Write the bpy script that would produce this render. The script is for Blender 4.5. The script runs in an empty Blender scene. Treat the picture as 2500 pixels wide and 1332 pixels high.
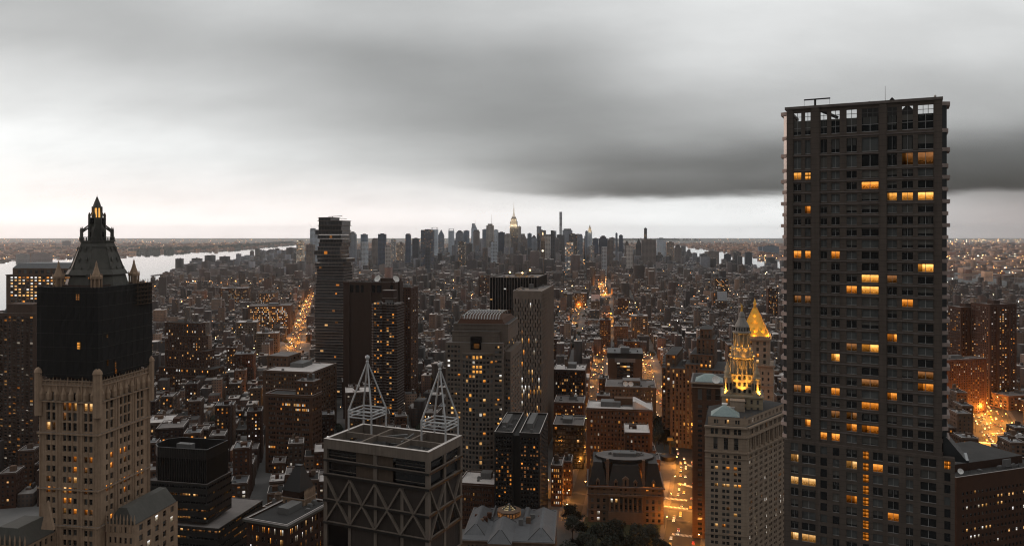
import bpy, math, random
import numpy as np
from mathutils import Vector

random.seed(7)
RNG = np.random.default_rng(11)
SC = bpy.context.scene
COL = SC.collection
# ------------------------------------------------------------------ camera
F, PX, Y0, HC = 1900.0, 1250.0, 568.0, 225.0      # focal length and eye level in photograph pixels, camera height in metres
cam = bpy.data.cameras.new('camera'); cam.sensor_width = 36.0; cam.lens = 36.0 * F / 2500.0
cam.shift_y = -(666.0 - Y0) / 2500.0
cam.clip_start = 1.0; cam.clip_end = 120000.0
cam_o = bpy.data.objects.new('camera', cam); COL.objects.link(cam_o)
cam_o.location = (0, 0, HC); cam_o.rotation_euler = (math.radians(90), 0, 0)
SC.camera = cam_o
SC.view_settings.view_transform = 'Standard'; SC.view_settings.look = 'None'
SC.view_settings.exposure = 0.0; SC.view_settings.gamma = 1.0
SC.cycles.use_denoising = True
SC.cycles.max_bounces = 5; SC.cycles.diffuse_bounces = 2; SC.cycles.glossy_bounces = 2
SC.cycles.transmission_bounces = 2; SC.cycles.volume_bounces = 2; SC.cycles.transparent_max_bounces = 6
SC.cycles.caustics_reflective = False; SC.cycles.caustics_refractive = False
SC.cycles.sample_clamp_indirect = 4.0; SC.cycles.filter_width = 1.15

# ------------------------------------------------------------------ node helpers
class NT:
    def __init__(s, tree): s.t = tree; tree.nodes.clear()
    def n(s, typ, **kw):
        nd = s.t.nodes.new(typ)
        for k, v in kw.items(): setattr(nd, k, v)
        return nd
    def put(s, sock, v):
        if isinstance(v, bpy.types.NodeSocket): s.t.links.new(v, sock)
        elif v is not None: sock.default_value = v
    def m(s, op, a, b=None, c=None, clamp=False):
        nd = s.n('ShaderNodeMath', operation=op); nd.use_clamp = clamp
        for i, v in enumerate((a, b, c)): s.put(nd.inputs[i], v)
        return nd.outputs[0]
    def vm(s, op, a, b=None, sc=None):
        nd = s.n('ShaderNodeVectorMath', operation=op)
        s.put(nd.inputs[0], a)
        if b is not None: s.put(nd.inputs[1], b)
        if sc is not None: s.put(nd.inputs['Scale'], sc)
        return nd.outputs['Value'] if op in ('DOT_PRODUCT', 'LENGTH') else nd.outputs[0]
    def mix(s, f, a, b, typ='RGBA', blend='MIX'):
        nd = s.n('ShaderNodeMix', data_type=typ)
        if typ == 'RGBA': nd.blend_type = blend; i = (0, 6, 7); o = 2
        else: i = (0, 2, 3); o = 0
        for k, v in zip(i, (f, a, b)):
            if typ == 'RGBA' and k > 0 and isinstance(v, (tuple, list)): v = tuple(v[:3]) + (1.0,)
            s.put(nd.inputs[k], v)
        return nd.outputs[o]
    def ramp(s, x, lo, hi, a=0.0, b=1.0, smooth=True):
        nd = s.n('ShaderNodeMapRange'); nd.interpolation_type = 'SMOOTHSTEP' if smooth else 'LINEAR'
        for i, v in enumerate((x, lo, hi, a, b)): s.put(nd.inputs[i], v)
        return nd.outputs[0]
    def noise(s, vec, scale, detail=3.0, rough=0.55):
        nd = s.n('ShaderNodeTexNoise'); s.put(nd.inputs['Vector'], vec)
        nd.inputs['Scale'].default_value = scale; nd.inputs['Detail'].default_value = detail
        nd.inputs['Roughness'].default_value = rough
        return nd.outputs[0]

# ------------------------------------------------------------------ sky: an overcast dusk, bright to the left, one heavy dark cloud bank with a clean lower edge
world = bpy.data.worlds.new('World'); SC.world = world; world.use_nodes = True
W_ = NT(world.node_tree)
def pixdir(px, py):
    v = Vector(((px - PX) / F, 1.0, (Y0 - py) / F)); v.normalize(); return v
def lin(v):
    v /= 255.0
    return v / 12.92 if v <= 0.04045 else ((v + 0.055) / 1.055) ** 2.4
SKY_X = [-250, 0, 280, 560, 840, 1120, 1400, 1680, 1960, 2240, 2500, 2750]
SKY = {
    20:  [182, 182, 186, 202, 190, 194, 206, 222, 228, 228, 234, 232],
    150: [188, 190, 182, 178, 160, 160, 172, 216, 214, 208, 212, 210],
    280: [232, 230, 216, 196, 178, 154, 150, 176, 182, 174, 176, 176],
    390: [249, 247, 240, 229, 208, 182, 148, 138, 126, 118, 124, 124],
    520: [255, 254, 253, 250, 246, 241, 236, 230, 212, 184, 158, 148]}
tc = W_.n('ShaderNodeTexCoord')
D0 = W_.vm('NORMALIZE', tc.outputs['Generated'])
sep = W_.n('ShaderNodeSeparateXYZ'); W_.put(sep.inputs[0], D0)
dx, dy, dz = sep.outputs
# soft cloud noise, stretched the way a cloud deck is by perspective
deck = W_.vm('DIVIDE', D0, None)
nd = deck.node
cz = W_.m('ADD', W_.m('MAXIMUM', dz, 0.0), 0.30)
cmb = W_.n('ShaderNodeCombineXYZ'); W_.put(cmb.inputs[0], cz); W_.put(cmb.inputs[1], cz); W_.put(cmb.inputs[2], 1.0)
W_.t.links.new(cmb.outputs[0], nd.inputs[1])
rot = W_.n('ShaderNodeMapping'); rot.inputs['Rotation'].default_value = (0, 0, 0.75); rot.inputs['Scale'].default_value = (1.5, 2.6, 0.0)
W_.put(rot.inputs[0], deck)
n1 = W_.noise(rot.outputs[0], 0.55, 5.0, 0.5)
n2 = W_.noise(rot.outputs[0], 1.7, 4.0, 0.55)
wn = W_.n('ShaderNodeTexNoise')
warp = W_.vm('SCALE', W_.vm('SUBTRACT', wn.outputs[1], (0.5, 0.5, 0.5)), sc=0.06)
W_.put(wn.inputs['Vector'], rot.outputs[0]); wn.inputs['Scale'].default_value = 0.9; wn.inputs['Detail'].default_value = 3.0
Dw = W_.vm('NORMALIZE', W_.vm('ADD', D0, warp))
sw = W_.n('ShaderNodeSeparateXYZ'); W_.put(sw.inputs[0], W_.vm('ADD', D0, warp))
azw = W_.m('ARCTAN2', sw.outputs[0], sw.outputs[1]); elw = W_.m('ARCSINE', W_.m('MINIMUM', sw.outputs[2], 0.999))
SKY_REST, SKY_BACK = 0.60, 0.10
def sky_row(vals):
    nd = W_.n('ShaderNodeValToRGB'); cr = nd.color_ramp; cr.interpolation = 'CARDINAL'
    st = [(-2.4, SKY_BACK), (-1.3, .62)] + [(math.atan((px-PX)/F), lin(v)) for px, v in zip(SKY_X, vals)] + [(1.3, .30), (2.4, SKY_BACK)]
    while len(cr.elements) < len(st): cr.elements.new(0.5)
    for e, (a_, v) in zip(cr.elements, sorted(st)): e.position = (a_+math.pi)/(2*math.pi); e.color = (v, v, v, 1)
    W_.put(nd.inputs[0], W_.m('MULTIPLY_ADD', azw, 1/(2*math.pi), .5)); return nd.outputs[0]
rows_ = sorted(SKY.items(), key=lambda q: -q[0])            # from the horizon up
base = sky_row(rows_[0][1])
for (pa, va), (pb, vb) in zip(rows_, rows_[1:]):
    base = W_.mix(W_.ramp(elw, math.atan((Y0-pa)/F), math.atan((Y0-pb)/F)), base, sky_row(vb))
base = W_.mix(W_.ramp(elw, .30, .80), base, (SKY_REST,)*3)
bw_ = W_.n('ShaderNodeRGBToBW'); W_.put(bw_.inputs[0], base); base = bw_.outputs[0]
az = W_.m('ARCTAN2', dx, dy)
el = W_.m('ARCSINE', dz)
edge_n = W_.m('MULTIPLY_ADD', n2, 0.022, -0.011)
el2 = W_.m('ADD', el, edge_n)
# the cloud bank: dark above its edge (about 2.7 degrees up), fading upwards
a_mask = W_.m('MULTIPLY', W_.ramp(az, -0.16, 0.20), W_.ramp(az, 0.95, 0.55))
edge_c = W_.m('MULTIPLY_ADD', W_.ramp(az, -0.16, 0.10), -0.016, 0.057)
bank = W_.m('MULTIPLY', W_.ramp(W_.m('SUBTRACT', el2, edge_c), -0.002, 0.008), W_.ramp(el, 0.120, 0.045))
bank = W_.m('MULTIPLY', bank, a_mask)
below = W_.m('MULTIPLY', W_.ramp(W_.m('SUBTRACT', el2, edge_c), 0.012, -0.006), a_mask)
below = W_.m('MULTIPLY', below, W_.ramp(az, 0.52, 0.42))
base = W_.m('MULTIPLY', base, W_.m('MULTIPLY_ADD', bank, -0.84, 1.0))
base = W_.mix(W_.m('MULTIPLY', below, 0.8), base, 0.84, 'FLOAT')
base = W_.m('MULTIPLY', base, W_.ramp(el, 0.05, 0.005, 1.02, 1.35))
n3 = W_.noise(rot.outputs[0], 4.5, 6.0, 0.62)
wisp = W_.m('MULTIPLY', W_.m('MULTIPLY', W_.m('MULTIPLY_ADD', n1, 0.36, 0.82), W_.m('MULTIPLY_ADD', n2, 0.20, 0.90)), W_.m('MULTIPLY_ADD', n3, 0.13, 0.935))
base = W_.m('MULTIPLY', base, wisp)
# dusk: the side of the sky away from the sunset is dimmer
lowp = W_.m('MULTIPLY', W_.ramp(el, 0.10, 0.01), W_.ramp(az, 0.25, -0.25))
tint = W_.mix(lowp, (0.985, 1.0, 1.0), (1.0, 0.935, 0.91))
tint = W_.mix(W_.m('MULTIPLY', W_.ramp(el, 0.09, 0.0), W_.ramp(az, 0.40, 0.60)), tint, (1.0, 0.90, 0.88))
skyc = W_.mix(1.0, tint, base, blend='MULTIPLY')
nish = W_.n('ShaderNodeTexSky', sky_type='NISHITA'); nish.sun_disc = False
SUN_AZ, SUN_EL = math.radians(-62), math.radians(7)
nish.sun_elevation = SUN_EL; nish.sun_rotation = SUN_AZ
bg1 = W_.n('ShaderNodeBackground'); W_.put(bg1.inputs[0], skyc); bg1.inputs[1].default_value = 1.0
bg2 = W_.n('ShaderNodeBackground'); W_.put(bg2.inputs[0], nish.outputs[0]); bg2.inputs[1].default_value = 0.004
ad = W_.n('ShaderNodeAddShader'); W_.put(ad.inputs[0], bg1.outputs[0]); W_.put(ad.inputs[1], bg2.outputs[0])
world.cycles.sampling_method = 'MANUAL'; world.cycles.sample_map_resolution = 512
wo = W_.n('ShaderNodeOutputWorld'); W_.put(wo.inputs[0], ad.outputs[0])
# low veiled sun, from the bright side
sl = bpy.data.lights.new('sun', 'SUN'); sl.energy = 0.95; sl.angle = math.radians(16); sl.color = (1.0, 0.74, 0.62)
so = bpy.data.objects.new('sun', sl); COL.objects.link(so)
sdir = Vector((math.sin(SUN_AZ) * math.cos(SUN_EL), math.cos(SUN_AZ) * math.cos(SUN_EL), math.sin(SUN_EL)))
so.rotation_euler = (-sdir).to_track_quat('-Z', 'Y').to_euler(); so.location = (-300, 100, 500)

# ------------------------------------------------------------------ mesh helpers
class MB:
    def __init__(s): s.v = []; s.f = []; s.m = []
    def q(s, a, b, c, d, m=0):
        i = len(s.v); s.v += [a, b, c, d]; s.f.append((i, i+1, i+2, i+3)); s.m.append(m)
    def tri(s, a, b, c, m=0):
        i = len(s.v); s.v += [a, b, c]; s.f.append((i, i+1, i+2)); s.m.append(m)
    def box(s, x0, x1, y0, y1, z0, z1, m=0, mt=None):
        i = len(s.v)
        s.v += [(x0,y0,z0),(x1,y0,z0),(x1,y1,z0),(x0,y1,z0),(x0,y0,z1),(x1,y0,z1),(x1,y1,z1),(x0,y1,z1)]
        for k, f in enumerate(((0,3,2,1),(4,5,6,7),(0,1,5,4),(1,2,6,5),(2,3,7,6),(3,0,4,7))):
            s.f.append(tuple(i+j for j in f)); s.m.append(mt if (k == 1 and mt is not None) else m)
    def loft(s, p0, z0, p1, z1, m=0, cap=True, mt=None):
        n = len(p0); i = len(s.v)
        s.v += [(x, y, z0) for x, y in p0] + [(x, y, z1) for x, y in p1]
        for k in range(n):
            j = (k+1) % n
            s.f.append((i+k, i+j, i+n+j, i+n+k)); s.m.append(m)
        if cap:
            s.f.append(tuple(i+n+k for k in range(n))); s.m.append(m if mt is None else mt)
            s.f.append(tuple(i+n-1-k for k in range(n))); s.m.append(m)
    def prism(s, p, z0, z1, m=0, mt=None): s.loft(p, z0, p, z1, m, True, mt)
    def lathe(s, prof, cx=0, cy=0, n=8, m=0, ph=0.0):
        for (r0, z0), (r1, z1) in zip(prof, prof[1:]):
            s.loft(ngon(cx, cy, max(r0, 1e-3), n, ph), z0, ngon(cx, cy, max(r1, 1e-3), n, ph), z1, m, False)
        s.f.append(tuple(range(len(s.v)-n, len(s.v)))); s.m.append(m)
    def tube(s, p, q, r, n=6, m=0, r2=None):
        p = Vector(p); q = Vector(q); d = (q - p)
        if d.length < 1e-6: return
        d.normalize(); a = d.orthogonal().normalized(); b = d.cross(a); r2 = r if r2 is None else r2
        i = len(s.v)
        for c, rr in ((p, r), (q, r2)):
            for k in range(n):
                t = 2*math.pi*k/n; w = c + (a*math.cos(t) + b*math.sin(t))*rr; s.v.append((w.x, w.y, w.z))
        for k in range(n):
            j = (k+1) % n; s.f.append((i+k, i+j, i+n+j, i+n+k)); s.m.append(m)
        s.f.append(tuple(i+n-1-k for k in range(n))); s.m.append(m)
        s.f.append(tuple(i+n+k for k in range(n))); s.m.append(m)
    def bar(s, p, q, w, h, m=0):            # rectangular beam, h = vertical-ish thickness
        p = Vector(p); q = Vector(q); d = (q-p).normalized()
        up = Vector((0,0,1)) if abs(d.z) < 0.99 else Vector((0,1,0))
        a = d.cross(up).normalized()*w/2; b = a.cross(d).normalized()*h/2
        c = [p-a-b, p+a-b, p+a+b, p-a+b, q-a-b, q+a-b, q+a+b, q-a+b]
        i = len(s.v); s.v += [tuple(x) for x in c]
        for f in ((0,1,2,3),(7,6,5,4),(0,4,5,1),(1,5,6,2),(2,6,7,3),(3,7,4,0)):
            s.f.append(tuple(i+j for j in f)); s.m.append(m)
    def mesh(s, name, mats, smooth=False):
        me = bpy.data.meshes.new(name); me.from_pydata(s.v, [], s.f)
        for k in mats: me.materials.append(k)
        if len(mats) > 1: me.polygons.foreach_set('material_index', s.m)
        if smooth: me.polygons.foreach_set('use_smooth', [True]*len(s.f))
        me.update(); return me
    def build(s, name, mats, parent=None, smooth=False):
        if not isinstance(mats, (list, tuple)): mats = [mats]
        return link(bpy.data.objects.new(name, s.mesh(name, mats, smooth)), parent)
def ngon(cx, cy, r, n, ph=0.0):
    return [(cx + r*math.cos(2*math.pi*k/n + ph), cy + r*math.sin(2*math.pi*k/n + ph)) for k in range(n)]
def rect(x0, x1, y0, y1): return [(x0,y0),(x1,y0),(x1,y1),(x0,y1)]
def link(o, parent=None):
    COL.objects.link(o)
    if parent is not None: o.parent = parent
    return o
def tag(o, label=None, cat=None, group=None, kind=None):
    if label: o['label'] = label
    if cat: o['category'] = cat
    if group: o['group'] = group
    if kind: o['kind'] = kind
    return o
def empty(name, loc=(0,0,0), rz=0.0):
    o = bpy.data.objects.new(name, None); o.location = loc; o.rotation_euler = (0,0,rz); o.empty_display_size = 0.5
    return link(o)
def gnd(px, py, z=0.0):
    D = (HC - z)*F/(py - Y0); return ((px-PX)/F*D, D)
def zat(py, D): return HC - (py - Y0)/F*D
def xat(px, D): return (px-PX)/F*D

# ------------------------------------------------------------------ materials
MATS = {}
# facade shade put into the colour: how far each listed surface is darkened
WALL_SHADE = {k: .62 for k in ('brown_precast','red_brown_brick','tan_brick','dark_brick','beige_stone','brown_balcony_brick','orange_brown_brick','brown_granite','grey_government_stone','pale_panel','wing_granite','granite_ashlar','limestone','fin_metal','grey_concrete')}
WALL_SHADE.update({ 'granite_ashlar': .8, 'green_copper': .8, 'slate_roof': .7, 'black_metal': .6})
def new_mat(name):
    m = bpy.data.materials.new(name); m.use_nodes = True; MATS[name] = m
    return m, NT(m.node_tree)
def wall_mat(name, col, rough=0.85, var=0.25, scale=0.25, course=0.0, spec=0.3, streak=0.25, metal=0.0, bump=0.0):
    m, t = new_mat(name); k = WALL_SHADE.get(name); col = tuple(col) if k is None else tuple(q*k*w for q, w in zip(col, (.90,.70,.565)))
    co = t.n('ShaderNodeTexCoord'); oc = co.outputs['Object']
    st = t.n('ShaderNodeMapping'); st.inputs['Scale'].default_value = (1.0, 1.0, 0.06); t.put(st.inputs[0], oc)
    a = t.noise(oc, scale, 5.0); b = t.noise(st.outputs[0], 0.9, 3.0)
    f = t.m('ADD', t.m('MULTIPLY_ADD', a, 2*var, 1.0 - var), t.m('MULTIPLY_ADD', b, 2*streak, -streak))
    if course > 0:
        s = t.n('ShaderNodeSeparateXYZ'); t.put(s.inputs[0], oc)
        fr = t.m('FRACT', t.m('DIVIDE', s.outputs[2], course))
        f = t.m('MULTIPLY', f, t.m('MULTIPLY_ADD', t.m('LESS_THAN', fr, 0.10), -0.28, 1.0))
    c = t.mix(1.0, tuple(col), f, blend='MULTIPLY')
    p = t.n('ShaderNodeBsdfPrincipled'); t.put(p.inputs['Base Color'], c)
    p.inputs['Roughness'].default_value = rough; p.inputs['Specular IOR Level'].default_value = spec; p.inputs['Metallic'].default_value = metal
    if bump > 0:
        bn = t.n('ShaderNodeBump'); bn.inputs['Strength'].default_value = bump; t.put(bn.inputs['Height'], t.noise(oc, 2.5, 4.0)); t.put(p.inputs['Normal'], bn.outputs[0])
    o = t.n('ShaderNodeOutputMaterial'); t.put(o.inputs[0], p.outputs[0])
    return m
def glass_mat(name, col=(0.012,0.013,0.015), rough=0.12, spec=0.5):
    m, t = new_mat(name)
    p = t.n('ShaderNodeBsdfPrincipled')
    oi = t.n('ShaderNodeObjectInfo'); g = t.n('ShaderNodeNewGeometry')
    k = t.m('MULTIPLY_ADD', t.noise(g.outputs['Position'], 0.23, 2.0), 1.4, 0.3)
    t.put(p.inputs['Base Color'], t.mix(1.0, tuple(col), k, blend='MULTIPLY'))
    p.inputs['Roughness'].default_value = rough; p.inputs['Specular IOR Level'].default_value = spec
    o = t.n('ShaderNodeOutputMaterial'); t.put(o.inputs[0], p.outputs[0]); return m
def lit_mat(name, col, strength, contrast=1.0, scale=1.6):
    """a lit room behind glass: bright near the ceiling, furniture dark below, sometimes a half-drawn curtain"""
    m, t = new_mat(name)
    g = t.n('ShaderNodeNewGeometry'); tc_ = t.n('ShaderNodeTexCoord'); oi = t.n('ShaderNodeObjectInfo')
    sp = t.n('ShaderNodeSeparateXYZ'); t.put(sp.inputs[0], tc_.outputs['Object'])
    xf = t.m('FRACT', t.m('ADD', sp.outputs[0], .5)); zf = t.m('FRACT', t.m('ADD', sp.outputs[2], .5)); rn = oi.outputs['Random']
    n = t.noise(g.outputs['Position'], scale, 3.0, 0.6); n2 = t.noise(g.outputs['Position'], 2.6, 2.0)
    ceil = t.ramp(zf, .45, .9, .55, 1.25)
    furn = t.m('LESS_THAN', zf, t.m('MULTIPLY_ADD', n2, .9, -.12)); furn = t.m('MULTIPLY_ADD', furn, -.72*contrast, 1.0)
    cur = t.m('LESS_THAN', xf, t.m('MULTIPLY_ADD', rn, 1.9, -1.0)); cur = t.m('MULTIPLY_ADD', cur, -.75, 1.0)
    per = t.m('MULTIPLY_ADD', t.m('FRACT', t.m('MULTIPLY', rn, 17.3)), .8, .55)
    f = t.m('MULTIPLY', t.m('MULTIPLY', ceil, furn), t.m('MULTIPLY', t.m('MULTIPLY', cur, per), t.m('MULTIPLY_ADD', n, 1.0, .5)))
    e = t.n('ShaderNodeEmission'); c2 = (1.0, min(1.0, col[1]*1.32), min(1.0, col[2]*2.2+.02))
    t.put(e.inputs[0], t.mix(t.m('POWER', f, 2.0, clamp=True), tuple(col), c2)); t.put(e.inputs[1], t.m('MULTIPLY', f, strength))
    o = t.n('ShaderNodeOutputMaterial'); t.put(o.inputs[0], e.outputs[0]); m.cycles.emission_sampling = 'NONE'; return m
def emit_mat(name, col, strength, sampling='NONE'):
    m, t = new_mat(name)
    e = t.n('ShaderNodeEmission'); e.inputs[0].default_value = tuple(col)+(1,); e.inputs[1].default_value = strength
    o = t.n('ShaderNodeOutputMaterial'); t.put(o.inputs[0], e.outputs[0]); m.cycles.emission_sampling = sampling; return m
G_DARK = glass_mat('window_glass'); G_BLIND = glass_mat('blind_glass', (0.085,0.088,0.085), 0.3)
G_BLACK = glass_mat('black_glass', (0.004,0.004,0.005), 0.2, 0.25)
L_HOT = lit_mat('lit_hot', (1.0,0.37,0.045), 1.5, 0.8); L_ORANGE = lit_mat('lit_orange', (1.0,0.28,0.02), 1.0, 0.95)
L_YELLOW = lit_mat('lit_yellow', (1.0,0.45,0.10), 0.95, 0.85); L_WHITE = lit_mat('lit_white', (1.0,0.80,0.52), 0.9, 0.9)
L_DIM = lit_mat('lit_dim', (0.85,0.32,0.06), 0.22, 1.0)
def blind_glass():
    """dark window with a roller blind let down to a different height in every window"""
    m, t = new_mat('window_with_blind'); tc_ = t.n('ShaderNodeTexCoord'); oi = t.n('ShaderNodeObjectInfo'); sp = t.n('ShaderNodeSeparateXYZ'); t.put(sp.inputs[0], tc_.outputs['Object'])
    rn = oi.outputs['Random']; r2 = t.m('FRACT', t.m('MULTIPLY', rn, 23.7)); low = t.m('GREATER_THAN', t.m('ADD', sp.outputs[2], .5), t.m('MULTIPLY_ADD', rn, -1.5, 1.45)); side = t.m('LESS_THAN', t.m('ABSOLUTE', t.m('SUBTRACT', t.m('FRACT', t.m('MULTIPLY', t.m('ADD', sp.outputs[0], .5), 2.0)), .5)), t.m('MULTIPLY_ADD', r2, .6, .2))
    p = t.n('ShaderNodeBsdfPrincipled'); t.put(p.inputs['Base Color'], t.mix(t.m('MULTIPLY', low, side), (.010,.011,.012), t.mix(r2, (.05,.05,.048), (.13,.12,.105))))
    p.inputs['Roughness'].default_value = .15; o = t.n('ShaderNodeOutputMaterial'); t.put(o.inputs[0], p.outputs[0]); return m
G_UNIT = blind_glass()
FRAME = wall_mat('window_frame_paint', (0.10,0.095,0.09), 0.6); FRAME_L = wall_mat('pale_frame_paint', (0.28,0.27,0.26), 0.5)
WIN_MATS = {'dark': G_DARK, 'blind': G_BLIND, 'black': G_BLACK, 'hot': L_HOT, 'orange': L_ORANGE, 'yellow': L_YELLOW, 'white': L_WHITE, 'dim': L_DIM}
WIN_KEYS = list(WIN_MATS)
def pick(p, warm=0.8, blind=0.25, rnd=random):
    r = rnd.random()
    if r < p:
        r = rnd.random()
        if r < 0.28*warm: return 'orange'
        if r < 0.72*warm: return 'yellow'
        if r < 0.80*warm: return 'hot'
        if r < 0.90*warm: return 'dim'
        return 'white'
    return 'blind' if rnd.random() < blind else 'dark'
CONC = wall_mat('grey_concrete', (0.19,0.175,0.16), bump=0.15)
BROWN = wall_mat('brown_precast', (0.115,0.088,0.072), course=1.5)
BRICK_R = wall_mat('red_brown_brick', (0.125,0.068,0.045), streak=0.15); BRICK_T = wall_mat('tan_brick', (0.19,0.125,0.085), streak=0.2)
BRICK_D = wall_mat('dark_brick', (0.075,0.045,0.034))
LIME = wall_mat('limestone', (0.27,0.235,0.20), course=2.0); TERRA = wall_mat('cream_terracotta', (0.335,0.228,0.153), var=0.35, streak=0.35, scale=0.6, bump=0.3)
COPPER = wall_mat('green_copper', (0.115,0.140,0.150), 0.7, var=0.3); COPPER_L = wall_mat('pale_copper_roof', (0.26,0.32,0.31), 0.6)
BLACKM = wall_mat('black_metal', (0.018,0.018,0.019), 0.45, spec=0.5); STEEL = wall_mat('white_steel', (0.46,0.46,0.46), 0.4, spec=0.5, var=0.15, streak=0.1)
ROOF_D = wall_mat('tar_roof', (0.045,0.042,0.04), 0.9, var=0.5, scale=0.12); ROOF_L = wall_mat('pale_roof', (0.58,0.53,0.50), 0.8, var=0.35, scale=0.12)
ROOF_M = wall_mat('gravel_roof', (0.18,0.16,0.15), 0.9, var=0.45, scale=0.12)
SLATE = wall_mat('slate_roof', (0.035,0.038,0.04), 0.55, course=0.5); ZINC = wall_mat('zinc_roof', (0.115,0.116,0.12), 0.5, var=0.3)
GREYGL = glass_mat('grey_curtain_glass', (0.03,0.032,0.034), 0.15)
NETTING = wall_mat('black_netting', (0.010,0.0095,0.009), 0.8, var=0.5, bump=0.4)
WOOD = wall_mat('tank_wood', (0.10,0.065,0.045)); GOLD = wall_mat('gilded_tile', (0.75,0.42,0.07), 0.38, metal=0.75, course=0.9)
ROOF_STUFF = wall_mat('roof_machinery', (0.14,0.135,0.13), 0.6); WHITEP = wall_mat('white_paint', (0.72,0.70,0.67), 0.6, var=0.1)
SKYLIT_COPING = wall_mat('skylit_coping', (0.62,0.56,0.52), .8, var=.3, scale=.4)  # for upward faces of parapets: their skylight is put into the pale colour
BARK = wall_mat('bark', (0.05,0.038,0.03))

# ------------------------------------------------------------------ buildings: a root Empty, walls with real openings, window panes set back in them
SIDES = {}
FOOT = []        # (cx, cy, half w, half l, angle) of everything placed by hand
SCREEN = []      # (left px, right px, top py, distance) of the same, for deciding what is hidden
_UNIT = {}
def unit_window(key, nx, nz, frame):
    k = (key, nx, nz, frame)
    if k not in _UNIT:
        b = MB(); b.q((-.5,0,-.5),(.5,0,-.5),(.5,0,.5),(-.5,0,.5), 0)
        t = 0.035
        for i in range(1, nx): b.box(i/nx-.5-t/2, i/nx-.5+t/2, -0.10, -0.004, -.5, .5, 1)
        for i in range(1, nz): b.box(-.5, .5, -0.07, -0.004, i/nz-.5-t/2, i/nz-.5+t/2, 1)
        b.box(-.5, .5, -0.14, -0.004, -.5, -.5+0.05, 1)
        _UNIT[k] = b.mesh('window', [G_UNIT if key == 'dark' else WIN_MATS[key], FRAME_L if frame else FRAME])
    return _UNIT[k]
def facade(mb, p0, u, W, z0, z1, cols, rows, dep=0.35, m=0, mr=None):
    """wall from p0 along u (seen from outside, left to right) with a rectangular opening for every column and row"""
    mr = m if mr is None else mr
    n = (u[1], -u[0]); out = []
    P = lambda a, z, d=0.0: (p0[0]+u[0]*a-n[0]*d, p0[1]+u[1]*a-n[1]*d, z)
    a0 = 0.0
    for (a, b) in cols:
        if a > a0 + 1e-4: mb.q(P(a0,z0), P(a,z0), P(a,z1), P(a0,z1), m)
        c = z0
        for (r0, r1) in rows:
            if r0 > c + 1e-4: mb.q(P(a,c), P(b,c), P(b,r0), P(a,r0), m)
            mb.q(P(a,r0), P(b,r0), P(b,r0,dep), P(a,r0,dep), mr); mb.q(P(a,r1,dep), P(b,r1,dep), P(b,r1), P(a,r1), mr)
            mb.q(P(a,r0), P(a,r0,dep), P(a,r1,dep), P(a,r1), mr); mb.q(P(b,r0,dep), P(b,r0), P(b,r1), P(b,r1,dep), mr)
            out.append((P((a+b)/2, (r0+r1)/2, dep), u, b-a, r1-r0)); c = r1
        if z1 > c + 1e-4: mb.q(P(a,c), P(b,c), P(b,z1), P(a,z1), m)
        a0 = b
    if W > a0 + 1e-4: mb.q(P(a0,z0), P(W,z0), P(W,z1), P(a0,z1), m)
    return out
def even(W, n, frac=0.5, margin=0.06, pairs=1):
    """n groups of pairs windows along a wall of width W"""
    mg = W*margin; p = (W-2*mg)/n; out = []
    for i in range(n):
        c = mg + p*i; w = p*frac; s = c + (p-w)/2
        if pairs == 1: out.append((s, s+w))
        else:
            ww = w/pairs*0.84; st = (w-ww)/(pairs-1)
            for k in range(pairs): out.append((s+k*st, s+k*st+ww))
    return out
def floors(z0, z1, pitch, frac=0.55, off=0.25):
    n = max(1, int(round((z1-z0)/pitch))); p = (z1-z0)/n
    return [(z0+p*(i+off), z0+p*(i+off+frac)) for i in range(n)]
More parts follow.
